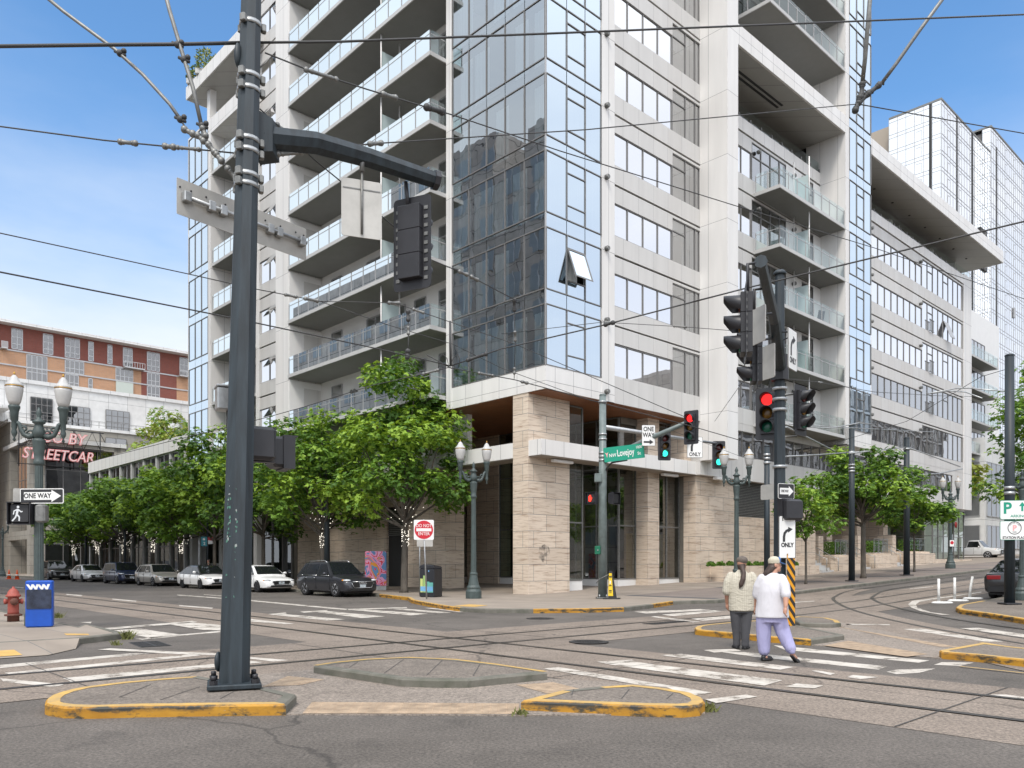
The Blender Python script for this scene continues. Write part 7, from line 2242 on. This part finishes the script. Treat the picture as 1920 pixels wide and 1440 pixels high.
car('white pickup truck far away beyond the end of the white block', carpaint('paint_work_white', (.68, .68, .67)), 5.8, 2.0, 1.92, 'pickup', 66.5, 3.3, HD, r=.4, wb=3.6, cat='pickup')

# ------------------------------------------------------------------ people
def org(name, build, material, parent, voxel=.012, it=6, loc=(0, 0, 0)):
    m = MB(); build(m)
    o = put(name, m, material, parent, loc)
    a = o.modifiers.new('r', 'REMESH'); a.mode = 'VOXEL'; a.voxel_size = voxel
    b = o.modifiers.new('s', 'SMOOTH'); b.iterations = it; b.factor = .5
    bpy.context.view_layer.update()
    me = evalmesh(o)
    o.modifiers.clear(); old = o.data; o.data = me; bpy.data.meshes.remove(old)
    me.name = name
    me.polygons.foreach_set('use_smooth', [True] * len(me.polygons))
    return o
def ell(cx, cy, z, rx, ry, rot=0, n=24, tx=0.0):
    return [(cx + rx * cos(a) * cos(rot) - ry * sin(a) * sin(rot), cy + rx * cos(a) * sin(rot) + ry * sin(a) * cos(rot), z + tx * cos(a)) for a in [2 * pi * i / n for i in range(n)]]
def limb(m, pts, rs):
    m.tube(pts, rs, 14)
    m.ball(pts[0], rs[0], 12); m.ball(pts[-1], rs[-1], 12)
    for p, r in zip(pts[1:-1], rs[1:-1]): m.ball(p, r, 12)
def hand(m, w, d, side_):
    """wrist point, direction, side (+1: thumb towards +y)"""
    w, d = Vector(w), Vector(d).normalized()
    a = Vector((0, 1, 0)) * side_
    a = (a - d * a.dot(d)).normalized()
    c = d.cross(a)
    limb(m, [w, w + d * .05, w + d * .095], [.026, .036, .034])
    m.ball(w + d * .07, (.03, .045, .05), 10)
    for i, l in enumerate((.07, .08, .075, .058)):
        b = w + d * .095 + a * (.03 - .02 * i)
        m.tube([b, b + d * l * .5 + c * .008, b + d * l * .85 + c * .03, b + d * l * .9 + c * .045], [.011, .0105, .0095, .008], 7)
    b = w + d * .03 + a * .03
    m.tube([b, b + a * .022 + d * .03, b + a * .025 + d * .065 + c * .01], [.014, .012, .009], 7)
skin = mat('skin_light', (.50, .27, .19), .55, ns=8, na=.12)
skin2 = mat('skin_warm', (.42, .215, .145), .55, ns=8, na=.12)
hairm = mat('hair_brown', (.055, .034, .026), .6, ns=30, na=.5, scl=(1, 1, .15))
def striped():
    m, n, l = newmat('shirt_stripes')
    o = n.new('ShaderNodeOutputMaterial'); p = n.new('ShaderNodeBsdfPrincipled'); l.new(p.outputs[0], o.inputs[0]); p.inputs['Roughness'].default_value = .85
    c = n.new('ShaderNodeTexCoord'); w = n.new('ShaderNodeTexWave'); w.inputs['Scale'].default_value = 9; w.inputs['Distortion'].default_value = .6; w.inputs['Detail'].default_value = 1; w.bands_direction = 'X'
    l.new(c.outputs['Object'], w.inputs['Vector'])
    r = n.new('ShaderNodeValToRGB'); r.color_ramp.elements[0].color = (.40, .365, .29, 1); r.color_ramp.elements[1].color = (.50, .465, .38, 1); r.color_ramp.elements[0].position = .06; r.color_ramp.elements[1].position = .2
    l.new(w.outputs['Color'], r.inputs[0]); l.new(r.outputs[0], p.inputs['Base Color'])
    z = n.new('ShaderNodeTexNoise'); z.inputs['Scale'].default_value = 6; z.inputs['Detail'].default_value = 2; z.inputs['Distortion'].default_value = 1.5
    mp = n.new('ShaderNodeMapping'); mp.inputs['Rotation'].default_value = (0, .6, 0); mp.inputs['Scale'].default_value = (1, 1, 2.4); l.new(c.outputs['Object'], mp.inputs[0]); l.new(mp.outputs[0], z.inputs['Vector'])
    b = n.new('ShaderNodeBump'); b.inputs['Strength'].default_value = .9; b.inputs['Distance'].default_value = .022; l.new(z.outputs['Fac'], b.inputs['Height']); l.new(b.outputs[0], p.inputs['Normal'])
    return m
def cloth(name, c, sc=5, d=.03):
    m = mat(name, c, .9, ns=4, na=.05)
    n, l = m.node_tree.nodes, m.node_tree.links
    p = [q for q in n if q.type == 'BSDF_PRINCIPLED'][0]
    t = n.new('ShaderNodeTexCoord'); mp = n.new('ShaderNodeMapping'); mp.inputs['Rotation'].default_value = (0, .35, 0); mp.inputs['Scale'].default_value = (2.0, 2.0, .6)
    z = n.new('ShaderNodeTexNoise'); z.inputs['Scale'].default_value = sc; z.inputs['Detail'].default_value = 3; z.inputs['Distortion'].default_value = .5
    b = n.new('ShaderNodeBump'); b.inputs['Strength'].default_value = .8; b.inputs['Distance'].default_value = d
    l.new(t.outputs['Object'], mp.inputs[0]); l.new(mp.outputs[0], z.inputs['Vector']); l.new(z.outputs['Fac'], b.inputs['Height']); l.new(b.outputs[0], p.inputs['Normal'])
    return m
def head(m, c, face, s=1.0):
    """skull, jaw, nose, ears; face = yaw of the face direction"""
    R = T(*c, rz=face - pi / 2)
    m.ball((0, -.01, .02), (.078 * s, .098 * s, .112 * s), 18, 0, R)
    m.ball((0, .035, -.055), (.058 * s, .062 * s, .062 * s), 14, 0, R)
    m.ball((0, .075, -.088), (.03 * s, .025 * s, .024 * s), 10, 0, R)
    m.ball((0, .094, -.022), (.016 * s, .026 * s, .018 * s), 10, 0, R); m.ball((0, .085, .01), (.013, .02, .03), 8, 0, R)
    m.ball((0, .083, -.052), (.026, .016, .009), 8, 0, R); m.ball((0, .08, -.066), (.024, .016, .008), 8, 0, R)
    m.ball((0, .074, .03), (.06, .022, .016), 10, 0, R)
    for sd in (-1, 1): m.ball((sd * .079, -.01, -.005), (.012, .022, .034), 10, 0, R)
def eyes(parent, c, face):
    m = MB(); R = T(*c, rz=face - pi / 2)
    for sd in (-1, 1):
        m.ball((sd * .031, .082, .012), (.014, .008, .008), 8, 0, R); m.ball((sd * .031, .089, .012), (.006, .003, .006), 8, 1, R); m.tube([R @ Vector((sd * .015, .093, .034)), R @ Vector((sd * .05, .082, .036))], .005, 5, 1)
    put('eye', m, [mat('eye_white', (.7, .68, .65), .3), mat('eye_dark', (.03, .02, .015), .3)], parent)
def shoe(m, p, yaw, l=.27, pitch=0.0, lift=0):
    R = T(*p, rz=yaw - pi / 2) @ Matrix.Rotation(pitch, 4, 'X')
    m.loft([[R @ Vector((x, y, z)) for x, y in ((-.036, -.08), (.036, -.08), (.047, -.02), (.045, .06), (.053, .12), (.042, .165), (.0, .185), (-.042, .165), (-.05, .11), (-.043, .04), (-.046, -.02))] for z in (0, .028)])
    m.ball((0, .09, .035), (.046, .085, .036), 12, 0, R); m.ball((0, -.03, .05), (.042, .06, .048), 12, 0, R)
# the man
mx, my = G(1390, 1217)
pm = thing('person', 'man in flat cap and cream striped shirt with long pony tail, seen from behind', 'person', (mx, my, .012), radians(-7))
fa = pi / 2 + .0
HC = (0.015, .02, 1.565)
def b1(m):
    head(m, HC, pi / 2 - .5, 1.12)
    limb(m, [(0, 0, 1.38), (.008, .01, 1.47)], [.075, .065])
    m.loft([ell(0, 0, z, a, b) for z, a, b in ((.78, .17, .13), (1.0, .18, .15), (1.2, .19, .14), (1.36, .15, .1), (1.42, .08, .07))])
    limb(m, [(-.205, 0, 1.30), (-.285, -.02, 1.08), (-.262, .06, .84)], [.056, .052, .036]); hand(m, (-.262, .06, .84), (.1, .18, -1), 1)
    limb(m, [(.205, 0, 1.30), (.30, -.03, 1.06), (.245, .03, .80)], [.056, .052, .036]); hand(m, (.245, .03, .80), (-.1, .12, -1), 1)
    limb(m, [(-.09, 0, .8), (-.085, .02, .45), (-.08, .03, .1)], [.1, .07, .05]); limb(m, [(.09, 0, .8), (.075, -.03, .45), (.07, -.05, .1)], [.1, .07, .05])
org('body', b1, skin2, pm, .009, 4)
eyes(pm, HC, pi / 2 - .5)
def s1(m):
    m.loft([ell(0, y, z, a, b) for z, a, b, y in ((.695, .232, .175, 0), (.70, .238, .18, 0), (.86, .246, .19, .01), (1.0, .247, .19, .01), (1.15, .244, .175, 0), (1.27, .235, .15, 0), (1.345, .205, .12, 0), (1.40, .13, .085, 0), (1.43, .085, .07, 0))])
    limb(m, [(-.195, 0, 1.335), (-.25, -.01, 1.22), (-.285, -.02, 1.06)], [.088, .094, .084]); limb(m, [(.195, 0, 1.335), (.25, -.01, 1.22), (.295, -.03, 1.06)], [.088, .094, .084])
    m.loft([ell(0, 0, z, a, a * .86) for z, a in ((1.40, .09), (1.45, .082), (1.455, .07))])
org('shirt', s1, striped(), pm, .011, 5)
def t1(m):
    m.loft([ell(0, 0, z, a, b) for z, a, b in ((.66, .215, .155), (.78, .222, .16), (.86, .21, .16))])
    limb(m, [(-.105, 0, .76), (-.10, .015, .5), (-.085, .03, .26), (-.08, .035, .07)], [.125, .1, .078, .07])
    limb(m, [(.105, 0, .76), (.085, -.02, .5), (.07, -.045, .26), (.065, -.05, .075)], [.125, .105, .082, .074])
org('trousers', t1, cloth('trouser_grey', (.062, .062, .068), 6), pm, .011, 5)
shoe_m = mat('shoe_black', (.018, .018, .02), .45)
org('shoe', lambda m: shoe(m, (-.085, .05, 0), pi / 2 + .2), shoe_m, pm, .007, 2)
org('shoe', lambda m: shoe(m, (.065, -.03, 0), pi / 2 - .55), shoe_m, pm, .007, 2)
def hr(m):
    m.ball((HC[0] - .015, HC[1] - .035, HC[2] - .035), (.082, .085, .085), 14)
    limb(m, [(.0, -.085, 1.50), (.02, -.15, 1.40), (.0, -.19, 1.28), (-.035, -.195, 1.19), (-.065, -.19, 1.125)], [.05, .047, .05, .047, .012])
org('hair', hr, hairm, pm, .009, 3)
def cp_(m):
    m.ball((HC[0], HC[1] - .005, HC[2] + .065), (.112, .128, .082), 18)
    m.ball((HC[0] + .03, HC[1] + .085, HC[2] + .045), (.07, .06, .022), 12)
    m.loft([ell(HC[0], HC[1], HC[2] + z, a, a * 1.16) for z, a in ((.02, .102), (.075, .109))])
org('cap', cp_, mat('cap_brown', (.12, .10, .085), .9, ns=30, na=.3), pm, .008, 3)
# the woman
wx, wy = G(1446, 1240)
pw_ = thing('person', 'woman in loose white t shirt and lavender trousers looking to the right', 'person', (wx, wy, .012), radians(-14))
HC = (.065, .03, 1.55)
FA = radians(12)
pw_.scale = (.93, .95, 1)
pm.scale = (.95, .95, 1)
def b2(m):
    head(m, HC, FA, .98)
    limb(m, [(.02, 0, 1.36), (.05, .015, 1.46)], [.07, .06])
    m.loft([ell(0, 0, z, a, b) for z, a, b in ((.78, .17, .13), (1.0, .18, .15), (1.2, .18, .14), (1.36, .14, .1), (1.42, .08, .07))])
    limb(m, [(-.18, .02, 1.3), (-.235, .06, 1.06), (-.215, .16, .86)], [.06, .055, .036]); hand(m, (-.215, .16, .86), (.1, .3, -1), 1)
    limb(m, [(.19, -.06, 1.3), (.225, -.235, 1.07), (.215, -.285, .90)], [.065, .056, .036]); hand(m, (.215, -.285, .90), (-.12, -.05, -1), 1)
    limb(m, [(-.1, 0, .8), (-.1, .04, .45), (-.11, .04, .09)], [.1, .07, .048]); m.ball((-.09, .07, .05), (.042, .11, .032), 12)
    limb(m, [(.1, 0, .8), (.21, .02, .46), (.33, -.14, .16)], [.1, .07, .048])
    limb(m, [(.33, -.14, .16), (.35, -.11, .10), (.405, -.04, .055)], [.046, .04, .03])
org('body', b2, skin, pw_, .009, 4)
eyes(pw_, HC, FA)
def s2(m):
    m.loft([ell(.015, y, z, a, b, tx=t_) for z, a, b, y, t_ in ((.70, .275, .20, .0, 0), (.705, .285, .21, 0, 0), (.80, .278, .21, .01, 0), (.95, .262, .20, .01, 0), (1.12, .245, .18, 0, 0), (1.25, .232, .15, 0, 0), (1.33, .205, .12, 0, 0), (1.39, .13, .09, 0, 0), (1.425, .085, .07, 0, 0))])
    limb(m, [(-.15, 0, 1.32), (-.205, .02, 1.20), (-.235, .05, 1.07)], [.088, .094, .084]); limb(m, [(.17, -.02, 1.32), (.21, -.12, 1.21), (.226, -.22, 1.08)], [.088, .094, .084])
org('shirt', s2, cloth('shirt_white', (.58, .57, .60), 2.6, .05), pw_, .011, 5)
def t2(m):
    m.loft([ell(0, 0, z, a, b) for z, a, b in ((.62, .23, .165), (.76, .245, .175), (.86, .22, .165))])
    limb(m, [(-.12, 0, .72), (-.125, .03, .5), (-.12, .04, .28), (-.115, .035, .16), (-.112, .035, .115)], [.135, .13, .115, .1, .062])
    limb(m, [(.12, 0, .72), (.185, .02, .5), (.265, -.06, .31), (.31, -.115, .22), (.328, -.14, .175)], [.135, .128, .108, .092, .06])
org('trousers', t2, cloth('trouser_lavender', (.34, .33, .52), 3.0, .06), pw_, .011, 5)
sand_m = mat('sandal_black', (.015, .015, .016), .5)
org('sandal', lambda m: shoe(m, (-.1, .02, 0), pi / 2 - .75, pitch=0), sand_m, pw_, .007, 2)
def sl(m):
    R = T(.36, -.12, .05, rz=-.9) @ Matrix.Rotation(-.75, 4, 'X')
    m.loft([[R @ Vector((x, y, z)) for x, y in ((-.036, -.08), (.036, -.08), (.045, .06), (.05, .12), (.0, .18), (-.05, .11), (-.043, .04))] for z in (-.01, .02)])
    m.ball((0, .09, .03), (.05, .05, .035), 10, 0, R)
org('sandal', sl, sand_m, pw_, .007, 2)
def hr2(m):
    m.ball((HC[0] - .03, HC[1], HC[2] - .005), (.085, .088, .098), 14)
    for i in range(9):
        a = 1.2 + i * .5
        s_ = Vector((HC[0] - .04 + .05 * cos(a), HC[1] + .07 * sin(a), HC[2] - .03))
        m.tube([s_, s_ + Vector((-.045, -.01, -.06)), s_ + Vector((-.085, -.015, -.10)), s_ + Vector((-.12, -.02, -.155))], [.035, .032, .026, .008], 8)
org('hair', hr2, hairm, pw_, .009, 2)
def cap2(m):
    R = T(*HC, rz=FA - pi / 2)
    m.ball((0, -.012, .068), (.09, .11, .075), 18, 0, R); m.loft([[R @ Vector(p) for p in ell(0, -.012, z, a, a * 1.2)] for z, a in ((.025, .087), (.08, .09))])
org('cap', cap2, mat('cap_beige', (.50, .46, .36), .9, ns=12, na=.12), pw_, .008, 3)
def brim(m):
    R = T(*HC, rz=FA - pi / 2)
    m.loft([[R @ Vector((x, y, z - .04 * (y - .06) / .13)) for x, y in ((-.075, .06), (.075, .06), (.078, .12), (.05, .175), (0, .19), (-.05, .175), (-.078, .12))] for z in (.042, .054)])
    m.ball((0, .065, .085), (.07, .035, .05), 12, 0, R)
org('cap_brim', brim, mat('cap_blue', (.05, .13, .32), .8, ns=12, na=.12), pw_, .007, 2)
# the bystander half hidden behind the parked cars
bx, by = xy(-2.6, 30.0)
pb_ = thing('person', 'person in dark clothes and beige scarf standing behind the parked cars', 'person', (bx, by, .14), 1.9)
HC = (0, .01, 1.56)
def b3(m):
    head(m, HC, pi / 2); limb(m, [(0, 0, 1.36), (0, .01, 1.46)], [.07, .06])
    for sd in (-1, 1):
        limb(m, [(sd * .2, 0, 1.34), (sd * .27, .03, 1.08), (sd * .2, .2, .98)], [.06, .05, .036]); hand(m, (sd * .2, .2, .98), (-sd * .4, 1, -.3), 1)
        limb(m, [(sd * .09, 0, .85), (sd * .1, .02, .45), (sd * .1, 0, .08)], [.1, .07, .05]); m.ball((sd * .1, .06, .05), (.045, .12, .045), 10)
    m.loft([ell(0, 0, z, a, b) for z, a, b in ((.8, .17, .12), (1.2, .18, .12), (1.4, .1, .08))])
org('body', b3, skin2, pb_, .012, 4); eyes(pb_, HC, pi / 2)
def s3(m):
    m.loft([ell(0, 0, z, a, b) for z, a, b in ((.7, .2, .15), (1.0, .2, .15), (1.3, .21, .14), (1.4, .12, .09))])
    for sd in (-1, 1): limb(m, [(sd * .17, 0, 1.34), (sd * .27, .03, 1.08), (sd * .215, .16, 1.0)], [.08, .07, .055])
org('coat', s3, mat('coat_black', (.018, .018, .02), .9), pb_, .014, 4)
def t3(m):
    for sd in (-1, 1): limb(m, [(sd * .1, 0, .8), (sd * .1, .02, .45), (sd * .1, 0, .1)], [.12, .095, .075])
org('trousers', t3, mat('trouser_dark', (.03, .03, .035), .9), pb_, .014, 4)
def h3(m): m.ball((0, -.02, 1.60), (.088, .105, .105), 14); m.ball((0, -.05, 1.52), (.08, .07, .09), 12)
org('hair', h3, hairm, pb_, .012, 3)
def sc3(m): m.loft([ell(0, .01, z, a, a * .8) for z, a in ((1.32, .15), (1.42, .12), (1.45, .09))])
org('scarf', sc3, mat('scarf_beige', (.32, .27, .2), .9), pb_, .012, 3)
# ------------------------------------------------------------------ overhead wires
OW = 'thin overhead wires over the crossing'
def wire(label, pts, r=.012, grp=OW, beads=(), name='overhead_wire', sag=0):
    P_ = [at(*p) if len(p) == 3 else Vector(p) for p in pts]
    if len(P_) == 2 and sag:
        P_ = [P_[0].lerp(P_[1], i / 10) - Vector((0, 0, sag * 4 * (i / 10) * (1 - i / 10))) for i in range(11)]
    o0 = P_[0].copy()
    m = MB(); m.tube([p - o0 for p in P_], r, 6)
    o = put(name, m, M['wire'], None, o0)
    tag(o, label, 'overhead wire', grp)
    for b, l, rr in beads:                      # insulators and turnbuckles threaded on the line
        tot = [0]
        for a, c in zip(P_, P_[1:]): tot.append(tot[-1] + (c - a).length)
        s = b * tot[-1]
        for i in range(len(P_) - 1):
            if tot[i] <= s <= tot[i + 1] + 1e-6:
                c = P_[i].lerp(P_[i + 1], (s - tot[i]) / max(1e-6, tot[i + 1] - tot[i]))
                d = (P_[i + 1] - P_[i]).normalized()
                m = MB(); m.tube([c - d * l / 2 - o0, c - d * l * .3 - o0, c - d * l * .25 - o0, c + d * l * .25 - o0, c + d * l * .3 - o0, c + d * l / 2 - o0], [rr * .6, rr * 1.3, rr, rr, rr * 1.3, rr * .6], 8)
                for e in (-1, 1): m.ball(c + d * e * l * .5 - o0, rr * 1.5, 8)
                put('insulator', m, M['steeld'] if rr < .04 else M['wire'], o)
                break
    return o
wire('slack wire from the left edge to the upper clamp of the tall near pole', [(-200, 210, 11.5), (0, 237, 11), (195, 263, 10.7), (440, 287, 10.4)], .010, beads=((.72, .22, .028), (.83, .12, .03), (.88, .3, .022)))
wire('long wire from the tall near pole rising right to the junction at the top right', [(488, 291, 10.4), (590, 284, 10.9), (690, 270, 11.8), (1100, 243, 14.5), (1608, 195, 18)], .010, beads=((.03, .35, .03), (.09, .25, .035), (.15, .2, .03)))
wire('wire from the top right junction sloping down to the right edge', [(1608, 195, 18), (1925, 251, 20), (2200, 300, 22)], .012)
wire('dark cable running level across the top left into the tall near pole', [(-100, 88, 9.6), (200, 84, 10), (330, 83, 10.2), (465, 80, 10.35)], .022)
wire('upper wire leaving the tall near pole to the right at the very top', [(470, 80, 10.4), (640, 78, 11), (1100, 60, 13), (2100, 20, 18)], .016)
RD = 'thick pull-off rods on the wires'
def rod(label, pts, r, ends): 
    P_ = [at(*p) for p in pts]; o0 = P_[0].copy()
    m = MB(); m.tube([p - o0 for p in P_], r, 8)
    o = put('strain_rod', m, M['steeld'], None, o0); tag(o, label, 'strain rod', RD)
    m = MB()
    for p in ends: 
        c = at(*p) - o0
        m.ball(c, .045, 8); m.ball(c + Vector((.05, 0, .03)), .035, 8); m.tube([c + Vector((-.07, 0, .03)), c + Vector((.07, 0, -.03))], .02, 6)
    put('shackle', m, M['wire'], o)
rod('thick curved rod nearest the tall pole at the top left', [(290, -90, 10.2), (318, 20, 10.2), (345, 110, 10.2), (362, 165, 10.2), (377, 232, 10.2)], .026, ((333, 84, 10.2), (345, 112, 10.2), (379, 236, 10.2)))
rod('thick curved rod farther left at the top left', [(20, -60, 10.2), (120, 22, 10.2), (215, 92, 10.2), (268, 140, 10.2), (318, 195, 10.2), (337, 222, 10.2)], .022, ((225, 100, 10.2), (338, 224, 10.2)))
wire('short chain of links from the left rods down to the tall pole', [(377, 232, 10.2), (388, 262, 10.2), (398, 280, 10.2), (430, 320, 10.2), (455, 350, 10.25)], .014, beads=((.12, .1, .03), (.38, .16, .03), (.5, .14, .032), (.82, .2, .03)))
wire('short link joining the two thick left rods', [(337, 222, 10.2), (352, 246, 10.2), (375, 258, 10.2), (398, 280, 10.2)], .013, beads=((.35, .12, .032), (.65, .1, .03)))
rod('thick steel rod coming down steeply at the top right', [(1636, -60, 17.2), (1626, 60, 17.6), (1622, 110, 17.8), (1617, 155, 18)], .05, ((1617, 158, 18), (1616, 178, 18)))
rod('thick steel rod slanting in from the right at the top right', [(1810, -60, 17.2), (1722, 60, 17.6), (1680, 120, 17.8), (1654, 155, 18)], .042, ((1652, 156, 18), (1632, 172, 18)))
wire('knot of shackles below the two thick top right rods', [(1617, 155, 18), (1615, 176, 18), (1608, 195, 18), (1630, 174, 18), (1654, 155, 18)], .03, beads=((.15, .3, .05), (.4, .3, .055), (.55, .3, .05), (.8, .3, .05)))
wire('wire from the top of the tall near pole falling right across the glass corner', [(497, 99, 10.4), (590, 136, 10.9), (690, 168, 11.6), (850, 216, 13), (1050, 283, 15), (1380, 386, 19), (1640, 465, 23), (1925, 562, 28)], .010, beads=((.03, .5, .026), (.075, .25, .03), (.11, .35, .04)))
wire('stay wire from the tall near pole passing under its arm to the signal', [(487, 204, 10.4), (545, 257, 10.8), (590, 300, 11.1), (645, 345, 11.5), (742, 428, 12.2), (806, 486, 12.8), (880, 517, 13.4), (965, 562, 14.5)], .009, beads=((.1, .5, .022), (.73, .16, .025), (.78, .16, .025)))
wire('wire entering at the left edge above the brick building', [(-100, 415, 14), (0, 437, 14.5), (350, 513, 17), (480, 542, 18), (600, 565, 19)], .011, beads=((.9, .25, .03), (.97, .3, .035)))
wire('wire branching right below the balconies towards the signal backplate', [(600, 565, 19), (740, 568, 20.5), (848, 605, 21), (965, 645, 21.5), (1285, 782, 23)], .010, beads=((.2, .3, .035), (.26, .25, .03)))
wire('wire branching lower across the balconies to the far right', [(600, 565, 19), (730, 610, 21), (848, 645, 23), (940, 690, 24), (1110, 752, 26)], .009)
TWG = 'trolley contact wires'
wire('dark contact wire from the left edge to the wire crossing before the corner', [(-100, 488, 12.5), (0, 510, 13), (440, 597, 16), (690, 650, 18.5), (770, 668, 19.5), (845, 686, 20.5)], .014, TWG)
wire('dark contact wire from the wire crossing up to the right edge', [(845, 686, 20.5), (940, 654, 20), (1130, 610, 19.5), (1400, 540, 17.5), (1925, 414, 15), (2200, 350, 14)], .017, TWG, beads=((.05, .5, .04), (.28, .2, .04)))
wire('contact wire from the wire crossing down past the green street sign', [(800, 665, 20), (845, 690, 20.5), (900, 700, 21), (965, 712, 22), (1130, 756, 24), (1300, 800, 26), (1420, 835, 28)], .013, TWG, beads=((.14, .5, .03), (.25, .16, .035)))
wire('contact wire from the wire crossing down to the left over the treetops', [(845, 688, 20.5), (790, 702, 20.7), (700, 722, 21.5), (570, 763, 23), (495, 784, 24), (320, 827, 27), (160, 868, 31)], .011, TWG, beads=((.03, .4, .03),))
wire('white hanger strap at the wire crossing', [(844, 602, 20.5), (845, 686, 20.5)], .03, 'hangers at the wire crossing', name='wire_hanger')
wire('chain hanger left of the wire crossing', [(765, 588, 20), (766, 640, 20), (764, 668, 20)], .012, 'hangers at the wire crossing', beads=((.05, .2, .04), (.4, .15, .03), (.95, .15, .045)), name='wire_hanger')
wire('chain hanger right of the wire crossing', [(964, 563, 21.5), (966, 640, 22), (964, 710, 22)], .010, 'hangers at the wire crossing', beads=((.06, .25, .04), (.45, .2, .035), (.9, .12, .03)), name='wire_hanger')
wire('looped jumper cables at the wire crossing', [(822, 690, 20.5), (823, 672, 20.5), (830, 664, 20.5), (838, 672, 20.5), (842, 688, 20.5), (850, 672, 20.5), (858, 664, 20.5), (862, 674, 20.5), (860, 690, 20.5)], .012, 'hangers at the wire crossing', name='jumper_cable')
wire('thin span wire from the wire crossing to the right signal pole', [(940, 626, 21), (1130, 604, 20.5), (1285, 613, 20.3), (1385, 621, 20.2), (1455, 630, 20.9)], .008, beads=((.38, .2, .03), (.62, .3, .022)))
wire('thin stay wire rising to the right signal pole from the white block', [(1340, 790, 30), (1400, 705, 22), (1450, 690, 20.9)], .008)
wire('thin wire from the right signal pole across the lower balconies', [(1470, 710, 20.9), (1530, 716, 23), (1640, 735, 30), (1760, 742, 36), (1890, 745, 40)], .010, beads=((.12, .3, .025),))
wire('dark wire from the right arm bracket rising to the upper right of the wing', [(1300, 545 + 20, 18), (1402, 540, 17.4)], .008)
wire('wire from the dark pole at the right edge sloping down to the left', [(1895, 690, 26), (1840, 706, 30), (1700, 790, 36), (1500, 850, 40)], .011)
wire('thin span wire high over the right pavement', [(1240, 800, 34), (1400, 860, 30), (1600, 870, 42)], .007)
BR = 'pale bracket arms holding the right hand wires'
def bracket(label, pts, r=.03):
    P_ = [at(*p) if len(p) == 3 else Vector(p) for p in pts]; o0 = P_[0].copy()
    m = MB(); m.tube([p - o0 for p in P_], r, 8)
    o = put('wire_bracket', m, M['steel'], None, o0); tag(o, label, 'bracket arm', BR)
bracket('pale bracket arm reaching left from the dark pole beside the broad tree', [(1597, 848, w1.y), (1530, 853, w1.y - 3), (1474, 856, w1.y - 6)], .035)
bracket('pale strut sloping down to the dark pole beside the broad tree', [(1474, 800, w1.y - 7), (1510, 818, w1.y - 4), (1565, 846, w1.y - 1)], .04)
bracket('pale bracket arm from the second dark pole with upturned tip', [(1700, 838, w2.y), (1640, 845, w2.y - 3), (1592, 850, w2.y - 6)], .035)
bracket('pale strut from the second dark pole sloping to the right', [(1700, 838, w2.y), (1760, 860, w2.y + 4), (1800, 875, w2.y + 6)], .035)
bracket('pale bracket arm with lamp shaped end by the far twin globe lamp', [(1700, 892, w2.y), (1760, 888, w2.y + 4), (1805, 879, w2.y + 8)], .035)
bracket('pale curved steady arm over the lower windows of the wing, upper one', [(1900, 735, 30), (1820, 728, 31), (1795, 728, 31.5), (1755, 735, 32), (1740, 738, 32)], .022)
bracket('pale curved steady arm over the lower windows of the wing, lower one', [(1842, 747, 30), (1810, 735, 31), (1780, 733, 31.5), (1745, 738, 32)], .022)
bracket('pale bracket arm above the broad tree at the foot of the glass column', [(1505, 800, 34), (1560, 803, 35), (1610, 793, 36), (1640, 796, 36)], .025)
bracket('pale strut above the second dark pole', [(1480, 795, 32), (1590, 802, 38), (1750, 810, 44)], .022)
